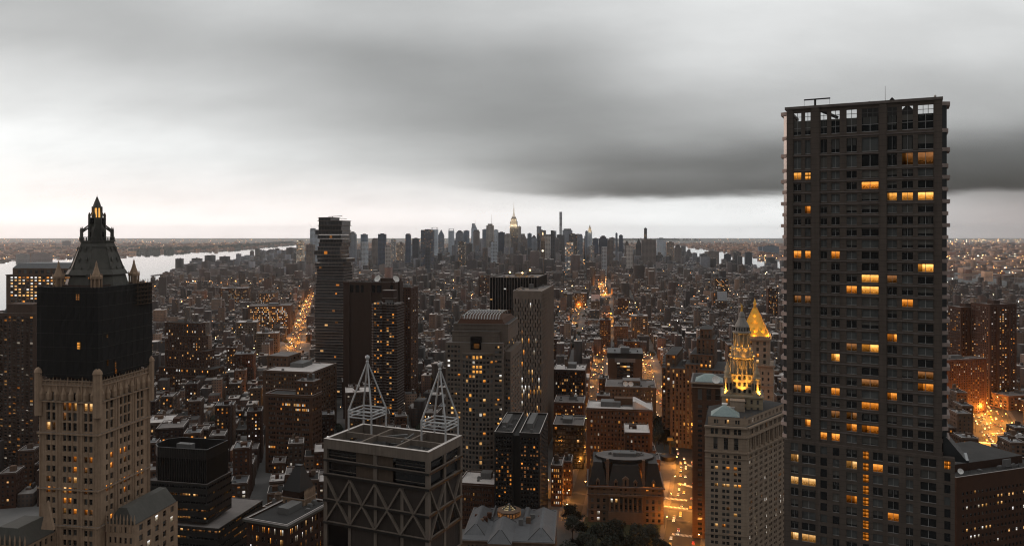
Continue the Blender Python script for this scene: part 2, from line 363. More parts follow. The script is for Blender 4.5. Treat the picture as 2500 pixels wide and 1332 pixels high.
class Bld:
    def __init__(s, name, label, cat, D, th, fl, fr, L, ytop, xr=None, group=None, top=None):
        t = math.radians(th); c, sn = math.cos(t), math.sin(t); s.th = t
        if th >= 0:
            Cx, Cy = xat(fr, D), D; tl = (fl-PX)/F; W = (Cx-tl*Cy)/(c+tl*sn); FR = (Cx, Cy)
        else:
            Cx, Cy = xat(fl, D), D; tr = (fr-PX)/F; W = (tr*Cy-Cx)/(c+tr*sn); FR = (Cx+W*c, Cy-W*sn)
        if xr is not None:
            tr = (xr-PX)/F; L = (tr*FR[1]-FR[0])/(sn-tr*c)
        s.W, s.L, s.D = W, L, D
        s.cx = FR[0]-c*W/2+sn*L/2; s.cy = FR[1]+sn*W/2+c*L/2
        s.H = zat(ytop, D) if top is None else top
        s.c, s.s = c, sn
        s.root = tag(empty(name, (s.cx, s.cy, 0), -t), label, cat, group)
        FOOT.append((s.cx, s.cy, W/2, L/2, t)); SCREEN.append((min(fl,fr), max(fl, fr, xr or 0), ytop, D)); s.open = []
        s.rnd = random.Random(hash_s(label))
    def loc(s, X, Y): a, b = X-s.cx, Y-s.cy; return (a*s.c-b*s.s, a*s.s+b*s.c)
    def lx(s, px, y=None):       # local x where the line of sight through px meets the plane local y = const
        y = -s.L/2 if y is None else y; t = (px-PX)/F
        Ax, Ay = s.cx+s.s*y, s.cy+s.c*y         # point on the plane; direction (c, -s)
        return (t*Ay-Ax)/(s.c+t*s.s)
    def lz(s, px, py, y=None):
        y = -s.L/2 if y is None else y; x = s.lx(px, y); D = s.cy+s.c*y-s.s*x
        return zat(py, D)
    def ly(s, px, x=None):       # the same on the plane local x = const (right side)
        x = s.W/2 if x is None else x; t = (px-PX)/F
        Ax, Ay = s.cx+s.c*x, s.cy-s.s*x
        return (t*Ay-Ax)/(s.s-t*s.c)
    def rz(s, px, py, x=None):
        x = s.W/2 if x is None else x; y = s.ly(px, x); return zat(py, s.cy+s.c*y-s.s*x)
    def part(s, mb, name, mats, parent=None, smooth=False): return mb.build(name, mats, parent or s.root, smooth)
    def side(s, mb, k, x0, x1, y0, y1, z0, z1, cols, rows, dep=0.35, m=0, mr=None):
        p0, u, w = {'f': ((x0,y0),(1,0),x1-x0), 'r': ((x1,y0),(0,1),y1-y0), 'b': ((x1,y1),(-1,0),x1-x0), 'l': ((x0,y1),(0,-1),y1-y0)}[k]
        o = facade(mb, p0, u, w, z0, z1, cols, rows, dep, m, mr); return o
    def block(s, mb, x0, x1, y0, y1, z0, z1, nf, ns, pitch, fw=0.5, fh=0.55, pairs=1, dep=0.35, m=0, mr=None, margin=0.05, base=0.0, head=0.0, sides='frl', rows=None, off=0.22, roof=None):
        """four walls of a box; windows on the listed sides; returns openings"""
        rows = floors(z0+base, z1-head, pitch, fh, off) if rows is None else rows
        op = []
        for k in 'frbl':
            if k in sides:
                w = (x1-x0) if k in 'fb' else (y1-y0); n = nf if k in 'fb' else ns
                op += s.side(mb, k, x0, x1, y0, y1, z0, z1, even(w, n, fw, margin, pairs), rows, dep, m, mr)
            else: op += s.side(mb, k, x0, x1, y0, y1, z0, z1, [], [], dep, m, mr)
        if roof is not None: mb.q((x0,y0,z1),(x1,y0,z1),(x1,y1,z1),(x0,y1,z1), roof)
        return op
    def wins(s, op, p=0.1, nx=1, nz=2, cap=300, frame=False, choose=None, blind=0.2, warm=0.8, zmin=None, name='window'):
        """each opening gets its own pane (largest in view first); past the cap they share one mesh"""
        def pxw(o):
            X, Y = s.cx+s.c*o[0][0]+s.s*o[0][1], s.cy-s.s*o[0][0]+s.c*o[0][1]
            n = (o[1][1], -o[1][0]); nw = (s.c*n[0]+s.s*n[1], -s.s*n[0]+s.c*n[1])
            facing = -(nw[0]*X+nw[1]*Y)/math.hypot(X, Y)
            sx, sy = PX+F*X/Y, Y0-F*(o[0][2]-HC)/Y
            vis = facing > 0.02 and -40 < sx < 2540 and -40 < sy < 1400
            return (o[2]*o[3]*max(facing, 0.01)*(F/Y)**2 if vis else 0.0), sx, sy
        L = []
        for o in op:
            a, sx, sy = pxw(o)
            k = choose(o, sx, sy) if choose else None
            if k is None: k = pick(p, warm, blind, s.rnd)
            L.append((a, o, k))
        L.sort(key=lambda q: -q[0])
        rest = MB()
        for i, (a, o, k) in enumerate(L):
            (x, y, z), u, w, h = o
            if i < cap and a > 28.0:
                ob = bpy.data.objects.new(name, unit_window(k, nx, nz, frame)); ob.parent = s.root
                ob.location = (x, y, z); ob.rotation_euler = (0, 0, math.atan2(u[1], u[0])); ob.scale = (w, 1, h); COL.objects.link(ob)
            else:
                hx, hy = u[0]*w/2, u[1]*w/2
                rest.q((x-hx,y-hy,z-h/2),(x+hx,y+hy,z-h/2),(x+hx,y+hy,z+h/2),(x-hx,y-hy,z+h/2), WIN_KEYS.index(k))
        if rest.f:
            r = rest.build('window_panes', [WIN_MATS[k] for k in WIN_KEYS], s.root); r['kind'] = 'stuff'
    def parapet(s, x0, x1, y0, y1, z, h=1.1, t=0.5, mat=None, roof=None, name='parapet'):
        mb = MB()
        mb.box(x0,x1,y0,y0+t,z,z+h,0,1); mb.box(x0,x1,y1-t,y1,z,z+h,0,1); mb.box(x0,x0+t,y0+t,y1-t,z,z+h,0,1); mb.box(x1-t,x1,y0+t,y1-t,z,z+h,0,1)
        s.part(mb, name, [mat, SKYLIT_COPING])
        if roof is not None:
            r = MB(); r.box(x0+t,x1-t,y0+t,y1-t,z-0.4,z+0.05); s.part(r, 'roof', roof)
    def ledge(s, x0, x1, y0, y1, z, h, out, mat, name='cornice', sides='frlb'):
        mb = MB()
        if 'f' in sides: mb.box(x0-out,x1+out,y0-out,y0,z,z+h,0,1)
        if 'b' in sides: mb.box(x0-out,x1+out,y1,y1+out,z,z+h,0,1)
        if 'l' in sides: mb.box(x0-out,x0,y0,y1,z,z+h,0,1)
        if 'r' in sides: mb.box(x1,x1+out,y0,y1,z,z+h,0,1)
        return s.part(mb, name, [mat, ROOF_M])  # top faces paler than the sides: bright skylit edges put into the colour
    def rooftop(s, x0, x1, y0, y1, z, n=3, tank=True, big=0.35, mat=None):
        r = s.rnd; w, l = x1-x0, y1-y0
        mb = MB(); a = w*big*r.uniform(.7,1.1); b = l*big*r.uniform(.7,1.2); cx = r.uniform(x0+w*.3, x1-w*.3); cy = r.uniform(y0+l*.4, y1-l*.3)
        mb.box(cx-a/2,cx+a/2,cy-b/2,cy+b/2,z,z+r.uniform(3,5.5)); s.part(mb, 'bulkhead', mat or ROOF_STUFF)
        for _ in range(n):
            if x1-x0 > 14 and r.random() < .5:
                mb = MB(); xa_, ya_ = r.uniform(x0+2,x1-2), r.uniform(y0+2,y1-2); xb_ = min(x1-1.5, xa_+r.uniform(4,12)); mb.box(xa_,xb_,ya_-.35,ya_+.35,z+.5,z+1.2); mb.tube((xb_,ya_,z),(xb_,ya_,z+2.0),.3,6); mb.tube((xa_+.4,ya_,z),(xa_+.4,ya_,z+.6),.2,5); s.part(mb, 'roof_duct', ROOF_STUFF)
            if r.random() < .35:
                mb = MB(); xa_, ya_ = r.uniform(x0+2,x1-2), r.uniform(y0+2,y1-2); mb.tube((xa_,ya_,z),(xa_,ya_,z+r.uniform(3,7)),.07,4); s.part(mb, 'antenna', BLACKM)
            mb = MB(); a, b, h = r.uniform(1.2,3.4), r.uniform(1.2,3.0), r.uniform(0.8,2.2)
            px, py = r.uniform(x0+2.5,x1-2.5), r.uniform(y0+2.5,y1-2.5)
            mb.box(px-a/2,px+a/2,py-b/2,py+b/2,z,z+h); mb.box(px-a/2+.3,px+a/2-.3,py-b/2+.3,py+b/2-.3,z+h,z+h+.35)
            s.part(mb, 'roof_unit', ROOF_STUFF)
        if tank: water_tank(s.root, r.uniform(x0+w*.2,x1-w*.2), r.uniform(y0+l*.3,y1-l*.3), z, r.uniform(1.6,2.3))
def hash_s(t):
    h = 7
    for ch in t: h = (h*131 + ord(ch)) % 2147483647
    return h
def water_tank(root, x, y, z, r=2.0):
    mb = MB()
    for a in range(4):
        c, s_ = math.cos(a*math.pi/2+.78)*r*.8, math.sin(a*math.pi/2+.78)*r*.8
        mb.tube((x+c,y+s_,z),(x+c,y+s_,z+2.6),.14,4)
    mb.lathe([(r,z+2.6),(r*.94,z+2.6+r*1.9),(r*1.05,z+2.6+r*1.9),(0.05,z+2.6+r*2.6)],x,y,10)
    return mb.build('water_tank', WOOD, root)
def dish(root, x, y, z, r, yaw, name='satellite_dish'):
    """a shallow parabolic dish on a short mast, tipped back, facing yaw"""
    mb = MB(); d = Vector((math.sin(yaw)*.85, -math.cos(yaw)*.85, .52)).normalized(); a = d.orthogonal().normalized(); b = d.cross(a)
    c = Vector((x, y, z+r*1.1)); n = 14; rings = [(0.02,0),(.5,.10),(1.0,.36)]
    for (r0,h0),(r1,h1) in zip(rings, rings[1:]):
        for k in range(n):
            t0, t1 = 2*math.pi*k/n, 2*math.pi*(k+1)/n
            P = lambda rr, hh, t: tuple(c + (a*math.cos(t)+b*math.sin(t))*rr*r + d*hh*r)
            mb.q(P(r0,h0,t0),P(r0,h0,t1),P(r1,h1,t1),P(r1,h1,t0))
    mb.tube(tuple(c),(x,y,z),.12*r,5); mb.tube(tuple(c),tuple(c+d*r*.8),.04*r,4)
    return mb.build(name, WHITEP, root)
def lamp_light(name, loc, power, col=(1.0,0.45,0.10), r=0.3, parent=None):
    l = bpy.data.lights.new(name, 'POINT'); l.energy = power; l.color = col; l.shadow_soft_size = r
    o = bpy.data.objects.new(name, l); o.location = loc; return link(o, parent)
def spot_light(name, loc, target, power, col, ang=70, r=0.4, parent=None):
    l = bpy.data.lights.new(name, 'SPOT'); l.energy = power; l.color = col; l.spot_size = math.radians(ang); l.spot_blend = 0.6; l.shadow_soft_size = r
    o = bpy.data.objects.new(name, l); o.location = loc
    o.rotation_euler = (Vector(target)-Vector(loc)).to_track_quat('-Z','Y').to_euler(); return link(o, parent)

# ------------------------------------------------------------------ ground, rivers, far shores
def ground_mat():
    m, t = new_mat('dark_city_ground'); g = t.n('ShaderNodeNewGeometry')
    n = t.noise(g.outputs['Position'], 0.004, 6.0, 0.65); n2 = t.noise(g.outputs['Position'], 0.05, 3.0)
    c = t.mix(t.ramp(n, .35, .65), (0.07,0.075,0.07), (0.24,0.225,0.215)); c = t.mix(t.m('MULTIPLY', n2, .5), c, (0.05,0.05,0.05))  # pale end of the mix carries distance haze put into the ground colour
    p = t.n('ShaderNodeBsdfPrincipled'); t.put(p.inputs['Base Color'], c); p.inputs['Roughness'].default_value = .9
    o = t.n('ShaderNodeOutputMaterial'); t.put(o.inputs[0], p.outputs[0]); return m
def water_mat():
    m, t = new_mat('river_water'); g = t.n('ShaderNodeNewGeometry')
    mp = t.n('ShaderNodeMapping'); mp.inputs['Scale'].default_value = (1,1,1); t.put(mp.inputs[0], g.outputs['Position'])
    n = t.noise(mp.outputs[0], 0.02, 5.0, 0.7)
    b = t.n('ShaderNodeBump'); b.inputs['Strength'].default_value = .05; b.inputs['Distance'].default_value = 1.0; t.put(b.inputs['Height'], n)
    p = t.n('ShaderNodeBsdfPrincipled'); p.inputs['Base Color'].default_value = (.06,.07,.075,1); p.inputs['Roughness'].default_value = .03; p.inputs['IOR'].default_value = 1.33
    p.inputs['Specular IOR Level'].default_value = 1.0
    t.put(p.inputs['Normal'], b.outputs[0]); o = t.n('ShaderNodeOutputMaterial'); t.put(o.inputs[0], p.outputs[0]); return m
FAR = 32000.0
HAZE_D = 1.9e-5
mb = MB(); mb.q((-34000,-1500,0),(34000,-1500,0),(34000,FAR,0),(-34000,FAR,0))
tag(mb.build('ground', ground_mat()), kind='structure')
HUD_N = [gnd(*p) for p in ((-500,1000),(-150,850),(0,778),(160,740),(372,701),(420,690),(412,672),(452,655),(560,650),(598,636),(632,626),(690,616),(735,604))]
HUD_F = [gnd(*p) for p in ((742,595),(700,597),(625,604),(512,612),(369,616),(309,622),(300,628),(180,630),(52,632),(0,640),(-200,652),(-900,700))]
EAST_N = [gnd(*p) for p in ((1640,608),(1668,620),(1720,640),(1752,656),(1800,658),(1915,664),(2100,678),(2320,700),(2500,714),(2700,732))]
EAST_F = [gnd(*p) for p in ((2700,694),(2500,681),(2320,669),(2100,655),(1915,640),(1850,630),(1760,614),(1700,605),(1660,600),(1638,599))]
HUD = HUD_N + HUD_F; EAST = EAST_N + EAST_F
WATER = water_mat()
for nm, poly in (('river', HUD), ('river', EAST)):
    mb = MB(); mb.v = [(x,y,0.35) for x,y in poly]; mb.f = [tuple(range(len(poly)))]; mb.m = [0]
    o = mb.build(nm, WATER)
    if o.data.polygons[0].normal.z < 0: o.data.flip_normals()
    tag(o, kind='structure')
def inpoly(X, Y, poly):
    inside = np.zeros(X.shape, bool); n = len(poly)
    for i in range(n):
        x0, y0 = poly[i]; x1, y1 = poly[(i+1) % n]
        c = ((y0 > Y) != (y1 > Y)) & (X < (x1-x0)*(Y-y0)/((y1-y0) if y1 != y0 else 1e-9)+x0)
        inside ^= c
    return inside
# lit avenues as polylines on the ground (photograph pixel pairs turned into metres)
AVE = {
    'centre': [gnd(*p) for p in ((1662,1395),(1664,1332),(1672,1260),(1682,1190),(1684,1140),(1668,1085),(1640,1040),(1612,1000),(1590,950))] ,
    'lafayette': [gnd(*p) for p in ((1590,950),(1580,905),(1571,868))],
    'upper_lafayette': [gnd(*p) for p in ((1561,848),(1553,812),(1546,785))],
    'broadway': [gnd(*p) for p in ((1400,1260),(1428,1150),(1446,1000),(1460,915),(1468,868))],
    'mid_broadway': [gnd(*p) for p in ((1484,818),(1491,792),(1497,772))],
    'upper_broadway': [gnd(*p) for p in ((1476,748),(1470,718),(1465,688))],
    'side_avenue': [gnd(*p) for p in ((1398,812),(1408,775),(1416,750))],
    'sixth': [gnd(*p) for p in ((672,990),(708,872),(735,790),(752,742),(760,722))],
    'park_row': [gnd(*p) for p in ((2470,1110),(2440,1072),(2415,1030),(2400,1000),(2360,960))],
    'chambers': [gnd(*p) for p in ((1330,1205),(1400,1215),(1500,1235),(1690,1262))],
    'west': [gnd(*p) for p in ((470,760),(540,715),(600,680))],
}
AVE_W = {'centre': 13, 'lafayette': 6, 'upper_lafayette': 6, 'broadway': 6, 'mid_broadway': 7, 'side_avenue': 5, 'upper_broadway': 9, 'sixth': 8, 'park_row': 26, 'chambers': 10, 'west': 9}
def segdist(X, Y, pl):
    d = np.full(X.shape, 1e9)
    for (x0,y0),(x1,y1) in zip(pl, pl[1:]):
        L2 = (x1-x0)**2+(y1-y0)**2; t = np.clip(((X-x0)*(x1-x0)+(Y-y0)*(y1-y0))/L2, 0, 1)
        d = np.minimum(d, np.hypot(X-x0-t*(x1-x0), Y-y0-t*(y1-y0)))
    return d
ASPH = wall_mat('asphalt', (0.026,0.025,0.024), 0.75, var=0.3, scale=0.05, streak=0.0)
PAVE = wall_mat('sidewalk_concrete', (0.085,0.078,0.072), 0.85, var=0.2, scale=0.2, streak=0.0); PAINT = wall_mat('road_paint', (0.70,0.68,0.62), 0.7, var=0.2, streak=0.0)
def offset(pl, d):
    out = []
    for i, (x, y) in enumerate(pl):
        a = pl[max(i-1,0)]; b = pl[min(i+1,len(pl)-1)]; tx, ty = b[0]-a[0], b[1]-a[1]; L = math.hypot(tx, ty); out.append((x+ty/L*d, y-tx/L*d))
    return out
def dense(pl, step):
    out = []
    for (x0,y0),(x1,y1) in zip(pl, pl[1:]):
        L = math.hypot(x1-x0,y1-y0); n = max(1, int(L/step))
        for i in range(n): out.append((x0+(x1-x0)*i/n, y0+(y1-y0)*i/n))
    out.append(pl[-1]); return out
for i, (k, pl) in enumerate(AVE.items()):
    w = AVE_W[k]; z = 0.40 + 0.012*i
    for nm, d0, d1, zz, mat in (('road', -w, w, z, ASPH),):
        mb = MB(); A, B = offset(pl, d0), offset(pl, d1)
        for j in range(len(pl)-1): mb.q((*B[j],zz),(*B[j+1],zz),(*A[j+1],zz),(*A[j],zz))
        o = mb.build(nm, mat)
        if o.data.polygons[0].normal.z < 0: o.data.flip_normals()
        tag(o, kind='structure')
    for sgn in (-1, 1):
        mb = MB(); A, B = offset(pl, sgn*w), offset(pl, sgn*(w+4.0))
        for j in range(len(pl)-1):
            mb.q((*A[j],z+.13),(*A[j+1],z+.13),(*B[j+1],z+.13),(*B[j],z+.13)); mb.q((*A[j],z-.4),(*A[j+1],z-.4),(*A[j+1],z+.13),(*A[j],z+.13))
        tag(mb.build('sidewalk', PAVE), kind='structure')

# ================================================================== the slab tower with a see-through crown (near, right)
def slab_tower():
    b = Bld('apartment_tower', 'tall grey-brown apartment tower with open window-framed crown and scattered orange lit windows', 'tower', 200, 27, 1921, 2300, 24, 243)
    WALL = wall_mat('grey_brown_precast', (0.096,0.075,0.062), course=1.45, var=0.28, streak=0.3, bump=.2); LED = wall_mat('precast_ledge', (0.15,0.125,0.112))
    W, L, H = b.W, b.L, b.H; x0, x1, y0, y1 = -W/2, W/2, -L/2, L/2
    cpx = [(1938,1956),(1965.5,1978.7),(2003.5,2019),(2029.7,2049.7),(2066.8,2091.6),(2103.9,2144.6),(2166.6,2189.5),(2202.3,2228.8),(2241.3,2278.7)]
    cols = [(b.lx(a)-x0, b.lx(c)-x0) for a, c in cpx]; xm = 2124
    yy = [(265,322),(335,370),(377,407),(416,434),(444,462),(472,491)] + [(501+28.3*i, 520+28.3*i) for i in range(21)]
    rows = [(b.lz(xm, q), b.lz(xm, p)) for p, q in yy][::-1]
    zs = b.lz(xm, 1093)              # the lower, wider part begins here
    zr = b.lz(xm, 285)               # roof deck behind the open crown
    w = MB(); op = []
    op += b.side(w, 'f', x0, x1, y0, y1, zs, H, cols, rows)
    crown = rows[-1]
    sc = even(L, 4, .5, .08)
    for k in 'rl': op += b.side(w, k, x0, x1, y0, y1, zs, H, sc, rows)
    b.side(w, 'b', x0, x1, y0, y1, zs, crown[0], [], [])
    b.part(w, 'wall', WALL)
    # inner face of the crown screen
    r = MB(); r.box(x0+.4, x1-.4, y0+.5, y1, zr-.5, zr); b.part(r, 'roof', ROOF_D)
    LIT = [(1947,428),(1968,428),(2215,390),(2262,388),(2125,453),(2178,480),(2215,480),(2262,478),(1974,510),(1947,618),(1972,618),(2042,622),(2262,655),(2125,680),(2172,685),
           (2080,706),(2125,708),(1974,730),(2210,740),(2175,825),(2080,847),(2125,850),(2042,873),(2253,918),(2262,945),(1973,948),(2042,953),(2175,970),(2125,992),(2040,1010),
           (1972,1030),(2080,1045),(2125,1048),(2012,1062),(2042,1067)]
    HOT = [(2178,480),(2215,480),(2262,478),(2262,655),(2125,680),(2125,708),(1947,428),(1968,428),(2042,873),(2125,850)]
    DIM = [(2215,390),(2262,388),(1947,730),(1974,730),(2080,1020),(2125,935),(1947,945),(2080,847),(2040,1010),(2172,685),(2253,918)]
    def choose(o, sx, sy):
        if o[1] != (1,0): return 'orange' if b.rnd.random() < .06 else None
        near = lambda P: any(abs(sx-p[0]) < 11 and abs(sy-p[1]) < 12 for p in P)
        if near(HOT): return 'hot'
        if near(DIM): return 'dim'
        if near(LIT): return 'orange'
        return 'blind' if b.rnd.random() < .4 else 'dark'
    solid = [o for o in op if o[0][2] < crown[0]]
    # crown openings: glazed below the deck, open to the sky above it
    low = []
    for o in op:
        if o[0][2] > crown[0]:
            (x,y,z),u,ww,h = o; z0 = z-h/2; hh = max(.5, (zr-z0)); low.append(((x,y,z0+hh/2),u,ww,hh))
    b.wins(low, 0, 2, 2, choose=lambda o,sx,sy: 'dark', frame=True)
    for o in op:                     # bare glazing bars in the open upper part of the crown
        if o[0][2] > crown[0] and o[1] == (1,0):
            (x,y,z),u,ww,h = o; ztop = z+h/2; m = MB(); nb = 2 if ww < 3 else 3
            for q in range(1,nb): m.box(x-ww/2+ww*q/nb-.07,x-ww/2+ww*q/nb+.07,y-.1,y,zr,ztop)
            m.box(x-ww/2,x+ww/2,y-.1,y-.002,zr+(ztop-zr)*.5-.06,zr+(ztop-zr)*.5+.06); b.part(m, 'glazing_bar', FRAME)
    # lower part
    zb = 0.0
    lp = [(1931,1949),(1958,1991),(2003,2019),(2033,2049),(2066.5,2092),(2107,2121),(2131.5,2155),(2167.7,2194),(2212,2229.5),(2247.5,2286),(2305.5,2320.5)]
    xw1 = b.lx(2331, y0-0.8)
    lc = [(b.lx(a,y0-.8)-x0+.6, b.lx(c,y0-.8)-x0+.6) for a, c in lp]
    ly = [(1102+28.3*i, 1122+28.3*i) for i in range(9)]
    lr = [(b.lz(xm,q,y0-.8), b.lz(xm,p,y0-.8)) for p, q in ly][::-1]
    w2 = MB(); op2 = b.side(w2, 'f', x0-.6, xw1, y0-.8, y1+.6, zb, zs, lc, lr)
    for k in 'rbl': b.side(w2, k, x0-.6, xw1, y0-.8, y1+.6, zb, zs, [], [])
    w2.q((x0-.6,y0-.8,zs),(xw1,y0-.8,zs),(xw1,y1+.6,zs),(x0-.6,y1+.6,zs)); b.part(w2, 'lower_wall', WALL)
    LL = [(1940,1118),(2080,1140),(2145,1150),(2220,1140),(2310,1137),(1940,1173),(1975,1178),(2042,1200),(2078,1222),(2180,1270),(2265,1285),(2312,1295),(1938,1307),(1973,1313)]
    def choose2(o, sx, sy):
        if 2105 < sx < 2123 and sy < 1330: return 'orange'
        if any(abs(sx-p[0]) < 9 and abs(sy-p[1]) < 11 for p in LL): return 'orange' if b.rnd.random() < .6 else 'yellow'
        return 'dark' if b.rnd.random() < .7 else 'blind'
    b.wins(solid, 0, 2, 1, cap=230, frame=True, choose=choose); b.wins(op2, 0, 2, 1, cap=70, frame=True, choose=choose2)
    # ledges at every floor, stepping forward on the broad piers
    zl = [(rows[i][1]+rows[i+1][0])/2-.15 for i in range(len(rows)-1)]
    for z in zl:
        m = MB(); m.box(x0-.12, x1+.12, y0-.16, y0, z, z+.30); b.part(m, 'floor_ledge', LED)
    for a, c in ((x0, b.lx(1936)), (b.lx(1981), b.lx(2001)), (b.lx(2146.5), b.lx(2164.5)), (b.lx(2281), x1)):
        m = MB(); m.box(a, c, y0-.34, y0-.162, zs, H-.02); b.part(m, 'pier', WALL)
    m = MB(); m.box(x0-.5, x1+.2, y0-.5, y0+.1, H, H+.7); m.box(x0-.5, x0+.3, y0+.1, y1, H, H+.7); m.box(x1-.6, x1+.2, y0+.1, y1, H, H+.7); b.part(m, 'coping', LED)
    # bay windows stacked up both narrow ends
    for sgn, xe in ((-1, x0), (1, x1)):
        for i, z in enumerate([rows[0][0]-.9]+zl+[rows[-1][1]-.2]):
            m = MB(); out = 1.9 if i % 2 else 1.5
            pts = [(xe, y0+1.2), (xe+sgn*out, y0+2.2), (xe+sgn*out, y0+9), (xe, y0+10.5)]
            if sgn > 0: pts = pts[:]
            else: pts = pts[::-1]
            m.prism(pts, z, z+.95); b.part(m, 'bay_sill', wall_mat('bay_precast', (0.36,0.28,0.25)) if 'bay_precast' not in MATS else MATS['bay_precast'])
        m = MB(); o2 = 1.15
        pts = [(xe, y0+1.5), (xe+sgn*o2, y0+2.4), (xe+sgn*o2, y0+8.8), (xe, y0+10.2)]
        m.prism(pts if sgn > 0 else pts[::-1], zs, rows[-1][1]); b.part(m, 'bay_glass', GREYGL)
    # stair-housing and gabled plant rooms behind the crown
    for a, c, hh in ((2100,2146,3.6),(2166,2190,4.2),(2202,2229,2.0)):
        m = MB(); xa, xc = b.lx(a,y0+6), b.lx(c,y0+6); zt = zr+hh
        m.box(xa, xc, y0+5, y0+12, zr, zt); xm2 = (xa+xc)/2
        m.loft(rect(xa,xc,y0+5,y0+12), zt, [(xm2-.1,y0+5),(xm2+.1,y0+5),(xm2+.1,y0+12),(xm2-.1,y0+12)], zt+1.3); b.part(m, 'plant_room', ROOF_D)
    # window-washing davit and mast
    m = MB(); xa, xb, xc = b.lx(1964,y0+7), b.lx(1990,y0+7), b.lx(2026,y0+7); za = b.lz(1990,244,y0+7)
    m.tube((xb,y0+7,zr),(xb,y0+7,za),.32,6); m.bar((xa,y0+6,za),(xc,y0+8,za+.35),.35,.35); m.bar((xb,y0+7,za-2.4),(b.lx(2046,y0+7),y0+7,zr+1.2),.9,.8)
    for xx, zz in ((xa,za),(xc,za+.3)): m.tube((xx,y0+6.5,zr),(xx,y0+6.5,zz),.05,4)
    b.part(m, 'davit', BLACKM)
    m = MB(); xm3 = b.lx(2161); m.tube((xm3,y0+.8,H-4),(xm3,y0+.8,b.lz(2161,209)),.09,5,0,.04); b.part(m, 'mast', BLACKM)
    m = MB(); m.lathe([(.01,H+.7),(.3,H+.9),(.3,H+1.2),(.01,H+1.45)], b.lx(2283), y0+.2, 8); b.part(m, 'beacon', WHITEP)
    m = MB(); m.box(xw1-.2, xw1+3.2, y0+1, y0+9, zs-1.2, zs-.6); m.loft(rect(x1+.3,xw1+2.6,y0+1,y0+9), zs-.6, rect(x1+.3,x1+.8,y0+1,y0+9), zs+5); b.part(m, 'canopy', GREYGL)
slab_tower()

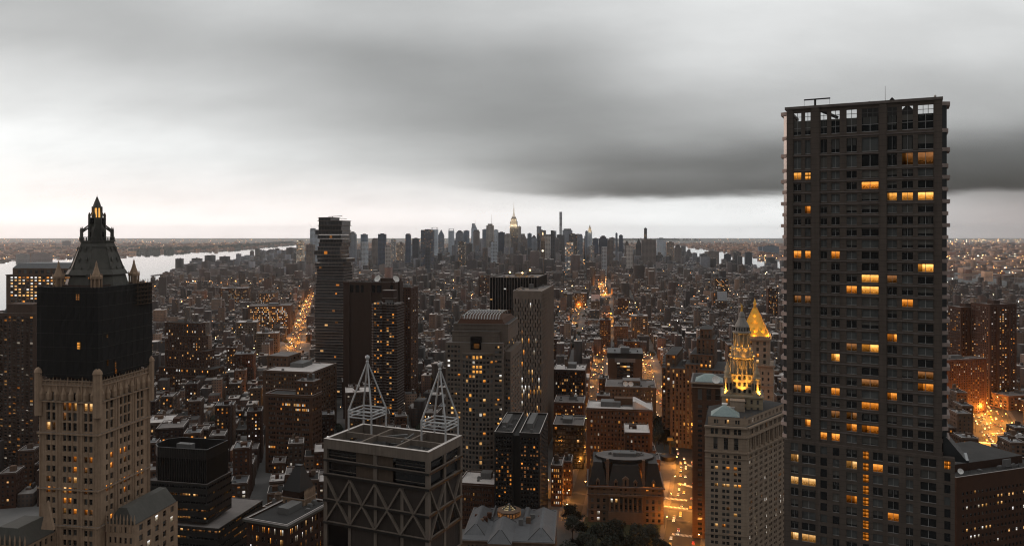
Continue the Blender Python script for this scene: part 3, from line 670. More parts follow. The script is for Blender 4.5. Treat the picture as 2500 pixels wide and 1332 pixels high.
# ================================================================== the gothic tower wrapped in black netting (near, left)
def gothic_tower():
    b = Bld('gothic_tower', 'cream gothic tower with black netting around its upper floors and a green copper spire', 'tower', 300, 10, 96, 238, 0, 935, xr=366)
    W, L = b.W, b.L; x0, x1, y0, y1 = -W/2, W/2, -L/2, L/2
    H = b.H; zn = H-3.0
    fx = lambda c: b.lx(c*640/2493)-x0            # columns measured on an enlarged crop of the photograph
    fp = [(440,478),(492,526),(596,630),(642,678),(692,729),(797,831),(846,879)]
    cols = [(fx(a), fx(c)) for a, c in fp]
    ry = lambda c: b.ly(c*640/2493)-y0
    rp = [(1008,1030),(1050,1078),(1140,1162),(1178,1204),(1216,1240),(1302,1324),(1340,1364)]
    rcols = [(ry(a), ry(c)) for a, c in rp]
    zz = lambda y: b.lz(238, y)
    pitch = 4.06; rows = []
    z = zz(1337)-pitch*14
    while z < zz(1078): rows.append((z, z+2.35)); z += pitch
    up0 = zz(1055); tall = []
    for i in range(4): tall.append((up0+i*3.9, up0+i*3.9+3.2))
    rows = [r for r in rows if r[0] > 4 and r[1] < up0-1.5]
    w = MB()
    op = b.side(w, 'f', x0, x1, y0, y1, 0, H, cols, rows+tall, .7); op += b.side(w, 'r', x0, x1, y0, y1, 0, H, rcols, rows+tall, .7)
    b.side(w, 'b', x0, x1, y0, y1, 0, H, [], []); op += b.side(w, 'l', x0, x1, y0, y1, 0, H, even(L,6,.5), rows+tall, .7)
    w.q((x0,y0,H),(x1,y0,H),(x1,y1,H),(x0,y1,H)); b.part(w, 'wall', TERRA)
    LIT = [(118,1047),(132,1047),(158,1000),(170,1000),(183,1000),(210,1003),(222,1003),(158,1022),(183,1112),(210,1115),(222,1115),(183,1135),(209,1137),(118,1158),(183,1165),(170,1165),
           (118,1185),(132,1185),(158,1189),(170,1189),(183,1189),(209,1192),(158,1216),(170,1216),(183,1243),(210,1243),(222,1245),(158,1240),
           (272,1104),(294,1091),(304,1088),(302,1114),(272,1128),(345,1140),(336,1146),(314,1155),(294,1165),(305,1162),(272,1178),(261,1180),(304,1190),(294,1242),(305,1237),(272,1256),(261,1282),(294,1265),(340,1240)]
    def choose(o, sx, sy):
        if any(abs(sx-p[0]) < 6.5 and abs(sy-p[1]) < 11 for p in LIT): return b.rnd.choice(['orange','yellow','orange','dim'])
        return 'dark' if b.rnd.random() < .85 else 'blind'
    b.wins(op, 0, 1, 2, choose=choose)
    # clustered piers running the full height
    pf = [0.4, (cols[1][1]+cols[2][0])/2-.75, (cols[1][1]+cols[2][0])/2+.75, (cols[4][1]+cols[5][0])/2-.75, (cols[4][1]+cols[5][0])/2+.75, W-1.2, W-.5]
    for a in pf:
        m = MB(); m.loft(ngon(x0+a, y0, .42, 6), 0, ngon(x0+a, y0, .42, 6), H-1, 0); b.part(m, 'pier', TERRA)
    for a in [(cols[i][1]+cols[i+1][0])/2 for i in (0,2,3,5)]:
        m = MB(); m.loft(ngon(x0+a, y0, .2, 6), 0, ngon(x0+a, y0, .2, 6), H-1, 0); b.part(m, 'rib', TERRA)
    pr = [.6, 1.4, (rcols[1][1]+rcols[2][0])/2-.75, (rcols[1][1]+rcols[2][0])/2+.75, (rcols[4][1]+rcols[5][0])/2-.75, (rcols[4][1]+rcols[5][0])/2+.75, L-1.2, L-.4]
    for a in pr:
        m = MB(); m.loft(ngon(x1, y0+a, .42, 6), 0, ngon(x1, y0+a, .42, 6), H-1, 0); b.part(m, 'pier', TERRA)
    for a in [(rcols[i][1]+rcols[i+1][0])/2 for i in (0,2,3,5)]:
        m = MB(); m.loft(ngon(x1, y0+a, .2, 6), 0, ngon(x1, y0+a, .2, 6), H-1, 0); b.part(m, 'rib', TERRA)
    for y, h in ((1064,.7),(1200,.6),(1290,.6)): b.ledge(x0, x1, y0, y1, zz(y), h, .62, TERRA, 'string_course', 'frl')
    # arcade of canopied niches, brackets and the traceried parapet
    zc = zz(968)
    b.ledge(x0, x1, y0, y1, zc-2.6, .6, .9, TERRA, 'balcony', 'frl')
    for side in 'fr':
        n = 8 if side == 'f' else 9; w_ = W if side == 'f' else L
        for i in range(n):
            a = w_*(i+.5)/n; m = MB()
            pos = (x0+a, y0-.35) if side == 'f' else (x1+.35, y0+a)
            m.loft(ngon(*pos, .95, 6), zc-1.8, ngon(*pos, 1.15, 6), zc+.6, 0); m.loft(ngon(*pos, 1.15, 6), zc+.6, ngon(*pos, .1, 6), zc+3.2, 0)
            b.part(m, 'niche_canopy', TERRA)
        for i in range(n*2+1):
            a = w_*i/(n*2); m = MB(); big = i % 4 == 0; pos = (x0+a, y0-.2) if side == 'f' else (x1+.2, y0+a)
            m.loft(ngon(*pos, .3 if big else .18, 5), H-1.5, ngon(*pos, .25 if big else .15, 5), H+(2.2 if big else 1.0), 0)
            m.loft(ngon(*pos, .36 if big else .2, 5), H+(2.2 if big else 1.0), ngon(*pos, .02, 5), H+(4.2 if big else 1.9), 0); b.part(m, 'finial', TERRA)
    b.ledge(x0, x1, y0, y1, H-1.4, .5, .5, TERRA, 'parapet_base', 'frl'); b.ledge(x0, x1, y0, y1, H+.35, .4, .4, TERRA, 'parapet_rail', 'frl')
    for cx, cy, top in ((x1, y0, 905), (x0, y0, 905), (x1, y1, 875)):
        m = MB(); zt = H+5.5
        m.lathe([(1.7,zc-8),(1.7,zt-2.2),(1.95,zt-2.0),(1.6,zt-.9),(1.0,zt-.2),(.1,zt+.6)], cx, cy, 8, 0, .39); b.part(m, 'corner_turret', TERRA)
    # upper shaft wrapped in netting on scaffold poles
    zt = b.lz(238, 702); i0 = 1.6
    m = MB(); m.box(x0+2.4, x1-2.4, y0+2.4, y1-2.4, H, zt+.5); b.part(m, 'upper_shaft', BRICK_D)
    nx, nz = 16, 14
    def sheet(k, name):
        mb = MB(); a0, a1 = (x0-.6, x1+.6) if k in 'fb' else (y0-.6, y1+.6)
        rr = random.Random(5+ord(k)); g = {}
        for i in range(nx+1):
            for j in range(nz+1):
                a = a0+(a1-a0)*i/nx; zz_ = H+1.2+(zt-H-1.2)*j/nz+(rr.uniform(-.5,.5) if j == 0 else 0)
                if j == 0: zz_ = H+1.0+2.2*abs(math.sin(i*.9))*.6
                d = .0 if i in (0, nx) or j in (0, nz) else rr.uniform(-.16,.16)
                g[i,j] = {'f': (a, y0-.6+d, zz_), 'b': (a, y1+.6+d, zz_), 'r': (x1+.6+d, a, zz_), 'l': (x0-.6+d, a, zz_)}[k]
        for i in range(nx):
            for j in range(nz):
                f = (g[i,j], g[i+1,j], g[i+1,j+1], g[i,j+1])
                mb.q(*(f if k in 'fr' else f[::-1]))
        b.part(mb, name, NETTING)
    for k in 'frbl': sheet(k, 'scaffold_netting')
    for i in range(9):
        for k in 'fr':
            a = (i+.5)/9; m = MB(); p = (x0+W*a, y0-.85) if k == 'f' else (x1+.85, y0+L*a)
            m.tube((*p, H+2), (*p, zt+1.0+(i*37 % 5)*.12), .06, 4); b.part(m, 'scaffold_pole', BLACKM)
    for j in range(7):
        z = H+3+(zt-H-3)*j/6.4; m = MB(); m.box(x0-.9, x1+.95, y0-.98, y0-.86, z, z+.12); m.box(x1+.86, x1+.98, y0-.98, y1+.8, z, z+.12); b.part(m, 'scaffold_rail', BLACKM)
    PLK = wall_mat('scaffold_board', (.10,.065,.042)); yr0 = b.ly(330, x1+.9)
    for j in range(6):              # open scaffold lattice on the far upper corner
        z = zt-8.5+j*1.75; m = MB(); m.box(x1+.7,x1+1.9,yr0,y1+1.2,z,z+.14); b.part(m, 'scaffold_plank', PLK)
        for q in range(6):
            m = MB(); ya = yr0+(y1+1-yr0)*q/5.5; m.tube((x1+1.9,ya,z),(x1+1.9,ya+1.2,z+1.75),.05,4); m.tube((x1+1.9,ya,z),(x1+1.9,ya,z+1.75),.06,4); b.part(m, 'scaffold_brace', PLK)
    for (px, py, ww, hh, k) in ((192,843,1.3,2.6,'hot'),(188,698,0,0,''),(263,885,.7,2.2,'dim'),(282,890,.8,2.6,'dim'),(283,905,.7,1.6,'orange'),(190,725,1.6,2.2,'dim'),(262,820,.6,1.0,'dim')):
        if not k: continue
        m = MB()
        if px < 238: x = b.lx(px, y0-.82); z = b.lz(px, py, y0-.82); m.q((x-ww/2,y0-.84,z-hh/2),(x+ww/2,y0-.84,z-hh/2),(x+ww/2,y0-.84,z+hh/2),(x-ww/2,y0-.84,z+hh/2))
        else: y = b.ly(px, x1+.83); z = b.rz(px, py, x1+.83); m.q((x1+.84,y-ww/2,z-hh/2),(x1+.84,y+ww/2,z-hh/2),(x1+.84,y+ww/2,z+hh/2),(x1+.84,y-ww/2,z+hh/2))
        b.part(m, 'upper_window', WIN_MATS[k])
    # deck, corner turrets, steep copper roof, galleries, lantern and spire
    m = MB(); m.box(x0+.5, x1-.5, y0+.5, y1-.5, zt-.6, zt); b.part(m, 'deck', ROOF_D)
    cx = b.lx(237, 0.0); cy = 0.0; Z = lambda y: b.lz(237, y, 0.0); R = lambda px: px/F*b.cy
    def octo(half, cut=.42):
        h, c = half, half*cut
        return [(cx-c,cy-h),(cx+c,cy-h),(cx+h,cy-c),(cx+h,cy+c),(cx+c,cy+h),(cx-c,cy+h),(cx-h,cy+c),(cx-h,cy-c)]
    m = MB()
    m.loft(octo(R(66)), zt, octo(R(59)), Z(668), 0); m.loft(octo(R(65)), Z(668), octo(R(58)), Z(656), 0)
    m.loft(octo(R(55)), Z(656), octo(R(37)), Z(602), 0); m.loft(octo(R(39)), Z(602), octo(R(35)), Z(590), 0); b.part(m, 'copper_roof', COPPER)
    for k in range(8):           # standing ribs on the hips
        p0, p1 = octo(R(56))[k], octo(R(37.5))[k]; m = MB(); m.tube((*p0, Z(657)), (*p1, Z(602)), .22, 5); b.part(m, 'roof_rib', COPPER)
    for yrow, half in ((606,39),(631,47.5),(653,55)):
        for i, off in enumerate((-.36,0,.36) if yrow != 631 else (-.2,.2)):
            for fc in range(4):
                h = R(half)*1.0; a = off*h*1.05
                p = [(cx+a, cy-h), (cx+h, cy+a), (cx-a, cy+h), (cx-h, cy-a)][fc]
                m = MB(); zd = Z(yrow)-1.6
                m.box(p[0]-.42, p[0]+.42, p[1]-.42, p[1]+.42, zd, zd+1.5); m.loft(rect(p[0]-.55,p[0]+.55,p[1]-.55,p[1]+.55), zd+1.5, rect(p[0]-.03,p[0]+.03,p[1]-.03,p[1]+.03), zd+2.6); b.part(m, 'dormer', COPPER)
    for s_ in (-1, 1):           # lit loggias under the flared eaves
        m = MB(); xx = cx+s_*R(36); m.box(xx-R(14), xx+R(14), cy-R(66), cy-R(58), Z(672), Z(668)+.3); b.part(m, 'eave', COPPER)
        m = MB(); m.box(xx-R(11), xx+R(11), cy-R(62), cy-R(57), Z(677), Z(673)); b.part(m, 'loggia_window', L_DIM)
    m = MB(); m.loft(octo(R(38)), Z(590), octo(R(38)), Z(587), 0); b.part(m, 'gallery', COPPER)
    m = MB()
    for k in range(8):
        p, q = octo(R(36))[k], octo(R(36))[(k+1) % 8]
        m.bar((*p, Z(579)), (*q, Z(579)), .3, .3)
        for t in (0,.25,.5,.75): xx, yy = p[0]+(q[0]-p[0])*t, p[1]+(q[1]-p[1])*t; m.tube((xx,yy,Z(587)),(xx,yy,Z(579)),.12,4)
    b.part(m, 'balustrade', COPPER)
    for k in range(8):
        p = octo(R(33))[k]; q = octo(R(17))[k]; m = MB()
        m.loft(ngon(*p,.45,5), Z(587), ngon(*p,.4,5), Z(563), 0); m.loft(ngon(*p,.5,5), Z(563), ngon(*p,.03,5), Z(553), 0)
        m.bar((*p, Z(567)), (*q, Z(555)), .3, .4); m.bar((*p, Z(563)), (*q, Z(549)), .25, .3); b.part(m, 'flying_buttress', COPPER)
    m = MB()
    m.loft(octo(R(15)), Z(587), octo(R(15)), Z(531), 0); b.part(m, 'lantern_drum', COPPER)
    for k in range(8):
        p = octo(R(16.5))[k]; m = MB(); m.loft(ngon(*p,.42,6), Z(587), ngon(*p,.36,6), Z(526), 0); m.loft(ngon(*p,.42,6), Z(526), ngon(*p,.03,6), Z(518), 0); b.part(m, 'lantern_pier', COPPER)
    for k in range(4):
        for y_ in (545, 578):
            p = [(cx,cy-R(15.2)),(cx+R(15.2),cy),(cx,cy+R(15.2)),(cx-R(15.2),cy)][k]; m = MB(); m.box(p[0]-.6,p[0]+.6,p[1]-.6,p[1]+.6, Z(y_), Z(y_-12)); b.part(m, 'lantern_opening', G_BLACK)
    m = MB(); m.lathe([(R(7),Z(531)),(R(6),Z(507))], cx, cy, 8); b.part(m, 'lantern_light', emit_mat('lantern_glow', (1.0,.50,.12), 1.0))
    for k in range(8):
        a = k*math.pi/4; m = MB(); p = (cx+math.cos(a)*R(10.5), cy+math.sin(a)*R(10.5)); m.tube((*p, Z(532)), (*p, Z(505)), .28, 5); q = (cx+math.cos(a)*R(15), cy+math.sin(a)*R(15)); m.bar((*q, Z(528)), (*p, Z(517)), .25, .35); b.part(m, 'lantern_column', COPPER)
    m = MB(); m.lathe([(R(12),Z(508)),(R(12),Z(505)),(R(9),Z(503)),(R(7),Z(496)),(R(4),Z(488)),(R(2),Z(483)),(R(2.4),Z(482)),(R(.7),Z(480)),(.02,Z(475))], cx, cy, 8); b.part(m, 'spire', COPPER)
    lamp_light('lantern_lamp', (cx, cy-R(9), Z(520)), 110, (1.0,.5,.12), .4, b.root)
    for tx, ty in ((x1-2.2,y0+2.2),(b.lx(143,y0+3),y0+3),(x1-2.6,b.ly(327,x1-2.6)),(x0+6,y1-6)):
        h = 9.6; m = MB()
        for k in range(8):
            a = k*math.pi/4+.39; m.tube((tx+math.cos(a)*1.85,ty+math.sin(a)*1.85,zt-.5),(tx+math.cos(a)*1.85,ty+math.sin(a)*1.85,zt+h*.42),.30,5)
        m.lathe([(1.25,zt-.5),(1.25,zt+h*.40)],tx,ty,8,0,.39); m.lathe([(2.25,zt+h*.34),(2.3,zt+h*.44),(2.05,zt+h*.47)],tx,ty,8,0,.39)
        o = b.part(m, 'pinnacle_turret', TERRA)
        c = MB(); c.lathe([(1.75,zt+h*.45),(.9,zt+h*.7),(.34,zt+h*.93),(.42,zt+h*.95),(.03,zt+h*1.07)],tx,ty,8,0,.39); c.build('turret_spire', TERRA, o)
        for k in range(8):
            a = k*math.pi/4+.39; c = MB(); c.loft(ngon(tx+math.cos(a)*2.1,ty+math.sin(a)*2.1,.22,4),zt+h*.44,ngon(tx+math.cos(a)*2.1,ty+math.sin(a)*2.1,.02,4),zt+h*.56,0); c.build('crocket', TERRA, o)
    # low wings with copper roofs on both sides of the shaft
    for xa, xb, ya, yb, zt_, rl in ((x0-9, x0+8, y0-16, y0-.7, b.lz(150,1295), True), (x1+.7, x1+13, y0+4, y1, b.rz(390,1205), False)):
        m = MB(); o1 = b.block(m, xa, xb, ya, yb, 0, zt_, 5, 5, 4.1, .45, .58, sides='fr', dep=.5); b.part(m, 'wing_wall', TERRA); b.wins(o1, .12, 1, 2, cap=40)
        m = MB(); m.loft(rect(xa+.3,xb-.3,ya+.3,yb-.3), zt_, rect(xa+4.5,xb-4.5,ya+1.5,yb-1.5), zt_+6.0, 0); b.part(m, 'wing_roof', COPPER)
        n = 9
        for i in range(n):
            m = MB(); p = (xa+(xb-xa)*i/(n-1), ya); m.loft(ngon(*p,.35,5),zt_-3,ngon(*p,.3,5),zt_+1.8,0); m.loft(ngon(*p,.4,5),zt_+1.8,ngon(*p,.02,5),zt_+4.2,0); b.part(m, 'wing_finial', TERRA)
    # a steep gable on the front wing
    m = MB(); gx = b.lx(115, y0-16.6); zg = b.lz(115, 1232, y0-16.6)
    m.v += [(gx-2.6,y0-16.6,zg-9),(gx+2.6,y0-16.6,zg-9),(gx,y0-16.6,zg+1.5),(gx-2.6,y0-15.6,zg-9),(gx+2.6,y0-15.6,zg-9),(gx,y0-15.6,zg+1.5)]; k = len(m.v)-6
    for f in ((0,1,2),(5,4,3),(0,2,5,3),(2,1,4,5),(1,0,3,4)): m.f.append(tuple(k+i for i in f)); m.m.append(0)
    b.part(m, 'gable', TERRA)
gothic_tower()

# ================================================================== concrete tower with exposed cross-bracing and two roof pyramids of pipe
def truss_tower():
    b = Bld('braced_tower', 'grey concrete tower with cross-braced facade and two white pipe pyramids on its open roof', 'tower', 330, 24, 790, 1047, 30.5, 1103)
    CC = wall_mat('board_concrete', (0.172,0.138,0.112), var=0.3, streak=0.35, bump=.2); PANEL = wall_mat('tinted_panel', (0.048,0.037,0.031), var=0.3, streak=.3)
    W, L, H = b.W, b.L, b.H; x0, x1, y0, y1 = -W/2, W/2, -L/2, L/2
    zf = lambda y: b.lz(1047, y)
    zP = zf(1128)              # underside of the parapet
    z1, z2, z3, z4, z5, z6 = zf(1158), zf(1196), zf(1262), zf(1320), zf(1392), 0
    # parapet ring
    m = MB(); t = 1.6
    m.box(x0,x1,y0,y0+t,zP,H,0,1); m.box(x0,x1,y1-t,y1,zP,H,0,1); m.box(x0,x0+t,y0+t,y1-t,zP,H,0,1); m.box(x1-t,x1,y0+t,y1-t,zP,H,0,1); b.part(m, 'parapet', [CC, SKYLIT_COPING])
    for i in range(1,3):
        m = MB(); xx = x0+W*i/3; m.box(xx-.5,xx+.5,y0+t,y1-t,H-2.6,H-.25,0,0); b.part(m, 'roof_beam', [CC, SKYLIT_COPING])
    m = MB(); m.box(x0+t,x1-t,-.5,.5,H-2.7,H-.3,0,0); b.part(m, 'roof_beam', [CC, SKYLIT_COPING])
    m = MB(); m.box(x0+1.2,x1-1.2,y0+1.2,y1-1.2,H-6.5,H-6.0); b.part(m, 'roof', ROOF_D)
    for i in range(9):
        r = b.rnd; m = MB(); a = x0+W*.32+r.random()*W*.34; c = y0+4+r.random()*(L-9); m.box(a,a+r.uniform(2,5),c,c+r.uniform(1.5,3),H-6,H-6+r.uniform(1.5,4.5)); b.part(m, 'roof_unit', ROOF_STUFF)
    for i in range(12):
        r = b.rnd; a = x0+4+r.random()*(W-10); c = y0+4+r.random()*(L-9); zc = H-6+r.uniform(.5,2.5); m = MB(); m.tube((a,c,zc),(a+r.uniform(2,7),c,zc),.22,6); m.tube((a,c,H-6),(a,c,zc),.22,6); m.box(a-.8,a+.8,c-.8,c+.8,H-6,H-6+r.uniform(.6,2.4)); b.part(m, 'roof_pipe', ROOF_STUFF)
    m = MB(); m.bar((b.lx(940,2),2,H-1.2),(b.lx(990,4),6,H-.2),1.0,.9); m.bar((b.lx(985,0),-2,H-1.6),(b.lx(1005,4),6,H+.6),.7,.7); b.part(m, 'gantry', ROOF_STUFF)
    # core
    m = MB(); m.box(x0+3.2,x1-3.2,y0+3.2,y1-3.2,z2,H-6.5); b.part(m, 'core', G_BLACK)
    m = MB(); m.box(x0+.9,x1-.9,y0+.9,y1-.9,0,z2-.4); b.part(m, 'core_wall', PANEL)
    # columns
    for xx in (x0, x1-1.8):
        for yy in (y0, y1-1.8):
            m = MB(); m.box(xx,xx+1.8,yy,yy+1.8,0,zP); b.part(m, 'corner_column', CC)
    for i in range(1,4):
        xx = x0+W*i/4; m = MB(); m.box(xx-.75,xx+.75,y0+.55,y0+1.3,0,z2); b.part(m, 'column', CC)
        if i == 2: m = MB(); m.box(xx-.9,xx+.9,y0+.3,y0+1.4,z2,zP); b.part(m, 'column', CC)
    m = MB(); m.box(x1-1.3,x1-.5,-.9,.9,0,zP); b.part(m, 'column', CC)
    # floor bands
    for z in (z1, z2, z3, z4, z5, z5-11, z5-22):
        m = MB(); m.box(x0-.25,x1+.25,y0-.25,y0+.8,z-.55,z+.45); m.box(x1-.8,x1+.25,y0+.8,y1+.2,z-.55,z+.45); m.box(x0-.25,x0+.6,y0+.8,y1+.2,z-.55,z+.45); b.part(m, 'floor_band', BLACKM)
        m = MB(); m.box(x0-.1,x1+.1,y0-.1,y0+.7,z+.45,z+.75); m.box(x1-.7,x1+.1,y0+.7,y1+.1,z+.45,z+.75); b.part(m, 'floor_edge', CC)
    # open deck storeys: solid concrete panels in the middle, dark voids either side
    for za, zb_ in ((z1+.8, zP-.3), (z2+.8, z1-.6)):
        for i in (0,1):
            xa = x0+W*(.305+.185*i)+.3; m = MB(); m.box(xa,xa+W*.165,y0+1.0,y0+1.5,za,zb_); b.part(m, 'concrete_panel', wall_mat('pale_panel', (0.16,0.145,0.13), streak=.3) if 'pale_panel' not in MATS else MATS['pale_panel'])
        for side in (0,1):
            xa, xb = (x0+1.9, x0+W*.30) if side == 0 else (x0+W*.68, x1-1.9)
            m = MB(); m.box(xa,xb,y0+1.6,y0+1.75,za,zb_); b.part(m, 'window', G_DARK)
            m = MB(); m.box(xa,xb,y0+1.4,y0+1.55,za+1.1,za+1.3); b.part(m, 'rail', CC)
        for i in (0,1):
            ya = (y0+2, -1.2) if i == 0 else (1.2, y1-2); m = MB(); m.box(x1-1.75,x1-1.6,*ya,za,zb_); b.part(m, 'window', G_DARK if i == 0 else GREYGL)
    # the cross-bracing: diagonals in front of boarded panels
    nb = 4
    def brace(P, Q): m = MB(); m.bar(P, Q, 1.25, .8); b.part(m, 'brace', CC)
    ztop, zmid, zbot = z2-.7, z3, z4
    for i in range(nb):
        xa, xb = x0+1+(W-2)*i/nb, x0+1+(W-2)*(i+1)/nb; yy = y0+.35; xm = (xa+xb)/2
        brace((xa,yy,ztop) if i == 0 else (xa,yy,ztop-.3), (xm,yy,zmid), ); brace((xm,yy,zmid), (xb,yy,ztop-.3))
        brace((xa,yy,zbot+.6), (xm,yy,zmid)); brace((xm,yy,zmid), (xb,yy,zbot+.6))
    for i in range(2):
        ya, yb = (y0+1.2, -.9) if i == 0 else (.9, y1-1.2); xx = x1-.35; ym = (ya+yb)/2
        for P, Q in (((xx,ya,ztop),(xx,ym,zmid)),((xx,ym,zmid),(xx,yb,ztop)),((xx,ya,zbot),(xx,ym,zmid)),((xx,ym,zmid),(xx,yb,zbot))): brace(P, Q)
        m = MB(); m.loft([(x1-.95,ym-3.2),(x1-.85,ym-3.2),(x1-.85,ym+3.2),(x1-.95,ym+3.2)], zbot+.4, [(x1-.95,ym-.6),(x1-.85,ym-.6),(x1-.85,ym+.6),(x1-.95,ym+.6)], zmid-3, 0); b.part(m, 'arch_window', G_BLACK)
    # lower storeys
    for j in range(3):
        za, zb_ = z4-(j+1)*11+.8, z4-j*11-.7
        for i in range(4):
            m = MB(); xa = x0+1.2+(W-2.4)*i/4+1; m.box(xa,xa+W/4-2.4,y0+.7,y0+.88,za,zb_); b.part(m, 'boarded_panel', PANEL if (i+j) % 4 else G_BLACK)
    # two open pyramids of white pipe on stacked pipe rings
    for (px, py_apex, ring_y, yc, half) in ((897, 874, 998, 8.6, 6.4), (1074, 892, 1024, 8.4, 6.2)):
        cx = b.lx(px, yc); zA = b.lz(px, py_apex+8, yc); zr = b.lz(px, ring_y, yc); hx, hy = half*1.0, half*.95
        C = [(cx-hx,yc-hy),(cx+hx,yc-hy),(cx+hx,yc+hy),(cx-hx,yc+hy)]
        for k in range(4):
            m = MB(); m.tube((*C[k], zr), (cx,yc,zA), .42, 7, 0, .34); b.part(m, 'pyramid_leg', STEEL)
            m = MB(); m.tube((*C[k], H-6), (*C[k], zr+.5), .45, 7); b.part(m, 'ring_post', STEEL)
            for dz in (0, -1.5, -3.0):
                m = MB(); m.tube((*C[k], zr+dz), (*C[(k+1) % 4], zr+dz), .32, 7); b.part(m, 'ring_pipe', STEEL)
        m = MB(); m.lathe([(.6,zA-.6),(.8,zA),(.5,zA+.5),(.5,zA+.9),(.95,zA+1.4),(1.1,zA+2.1),(.85,zA+2.8),(.05,zA+3.15)], cx, yc, 10); b.part(m, 'finial_ball', STEEL, smooth=True)
truss_tower()

# ================================================================== other buildings one can name by sight
def generic(name, label, D, th, fl, fr, L, ytop, wall, nf, ns, pitch=3.7, fw=.5, fh=.55, pairs=1, p=.12, roof=None, xr=None, cornice=True, tank=True, cap=300, dep=.35, sides='frl', cat='building', nrt=3, group=None, warm=.8, pre=None, frame=False, nx=1):
    b = Bld(name, label, cat, D, th, fl, fr, L, ytop, xr=xr, group=group)
    W, L, H = b.W, b.L, b.H; x0, x1, y0, y1 = -W/2, W/2, -L/2, L/2
    m = MB(); op = b.block(m, x0, x1, y0, y1, 0, H, nf, ns, pitch, fw, fh, pairs, dep, head=1.2, base=1.0, sides=sides); b.part(m, 'wall', wall)
    b.wins(op, p, nx, 2, cap, warm=warm, frame=frame)
    b.parapet(x0, x1, y0, y1, H, 1.1, .5, wall, roof or ROOF_M)
    if cornice: b.ledge(x0, x1, y0, y1, H-.9, .7, .5, wall)
    b.rooftop(x0+1, x1-1, y0+1, y1-1, H+.05, nrt, tank)
    return b
def row_lit(rows_px, p_in, p_out, tol=7):
    def f(b):
        def ch(o, sx, sy):
            if any(abs(sy-y) < tol for y in rows_px): return pick(p_in, .75, .2, b.rnd)
            return pick(p_out, .8, .2, b.rnd)
        return ch
    return f

# --- office block with bright rows of windows and a sloping dark glass top (far left, by the river)
b = Bld('office_block', 'beige riverside office block with bright window rows and sloped grey roof, behind the netted tower', 'building', 900, 8, 15, 190, 50, 672)
W, L, H = b.W, b.L, b.H; x0, x1, y0, y1 = -W/2, W/2, -L/2, L/2
BEI = wall_mat('beige_stone', (0.20,0.16,0.135)); m = MB()
op = b.block(m, x0, x1, y0, y1, 0, H, 16, 10, 3.5, .62, .5, head=1); b.part(m, 'wall', BEI)
rl = row_lit([679,686,693,707,714,721,740],.85,.25,4)(b); b.wins(op, .3, 1, 1, choose=rl, cap=300)
xa = b.lx(26); xb = b.lx(215); zt = b.lz(100, 655); m = MB()
op = b.block(m, xa, xb, y0+3, y1-3, H, zt, 12, 6, 6, .55, .6, head=.5); b.part(m, 'attic_wall', BEI); b.wins(op, .05, 1, 1)
m = MB(); m.loft(rect(xa,xb,y0+3,y1-3), zt, rect(xa+3,xb-3,y0+9,y1-9), b.lz(100,643), 0); b.part(m, 'sloped_roof', ZINC)
b.ledge(x0, x1, y0, y1, H-.5, .8, .6, BEI)

# --- balconied apartment slab at the picture's left edge
b = Bld('apartment_slab', 'brown apartment slab with stacked balconies at the far left edge', 'building', 700, 8, -40, 88, 26, 768)
W, L, H = b.W, b.L, b.H; x0, x1, y0, y1 = -W/2, W/2, -L/2, L/2
AB = wall_mat('brown_balcony_brick', (0.13,0.095,0.08)); m = MB()
op = b.block(m, x0, x1, y0, y1, 0, H, 11, 5, 2.9, .6, .5, dep=.3, head=1); b.part(m, 'wall', AB); b.wins(op, .14, 1, 1)
for z in np.arange(12, H-1, 2.9):
    for a in (.12,.32,.58,.82):
        m = MB(); xx = x0+W*a; m.box(xx-2.2,xx+2.2,y0-1.3,y0,z,z+.2); m.box(xx-2.2,xx+2.2,y0-1.3,y0-1.2,z+.2,z+1.1); b.part(m, 'balcony', AB)
b.parapet(x0, x1, y0, y1, H, 1.2, .4, AB, ROOF_M); b.rooftop(x0+1, x1-1, y0+1, y1-1, H, 3, False)
m = MB(); m.box(b.lx(34,0), b.lx(95,0), -8, 8, H+.05, H+b.D*.0+9); b.part(m, 'penthouse', AB)

# --- stepped brick telephone building
b = Bld('stepped_brick_building', 'massive stepped dark red brick block with setbacks, right beside the netted tower', 'building', 1060, 14, 372, 531, 0, 952, xr=566)
x0, x1, y0, y1 = -b.W/2, b.W/2, -b.L/2, b.L/2
tiers = [(372,531,566,960,1200,0),(380,527,560,921,960,2),(388,520,556,902,921,4),(403,502,546,858,902,8),(410,492,540,822,858,11),(402,488,515,790,822,13)]
prev = 0.0
for i, (l, r, rr, yt, yb, ins) in enumerate(tiers):
    xa, xb = b.lx(l, y0+ins), b.lx(r, y0+ins); zt = b.lz(r, yt, y0+ins); yb_ = min(y1-ins*.6, b.ly(rr, xb)) if i else y1
    n = max(3, int((xb-xa)/4.2)); ns = max(3, int((yb_-y0-ins)/4.2)); m = MB()
    op = b.block(m, xa, xb, y0+ins, yb_, prev, zt, n, ns, 4.0, .42, .58, dep=.45, head=1.0, margin=.03, roof=1); b.part(m, 'tier_wall', [BRICK_R, ROOF_D])
    hot = row_lit([872,810,843,905,933,965],.4,.03,5)(b); b.wins(op, .1, 1, 2, choose=hot, cap=60)
    for k in range(n+1):
        m = MB(); xx = xa+(xb-xa)*.03+(xb-xa)*.94*k/n; m.box(xx-.35,xx+.35,y0+ins-.3,y0+ins,prev,zt+.6); b.part(m, 'pilaster', BRICK_R)
    b.ledge(xa, xb, y0+ins, yb_, zt-.2, .9, .35, BRICK_T, 'coping')
    prev = zt
b.rooftop(b.lx(420,y0+15), b.lx(480,y0+15), y0+15, y0+28, prev, 4, True)

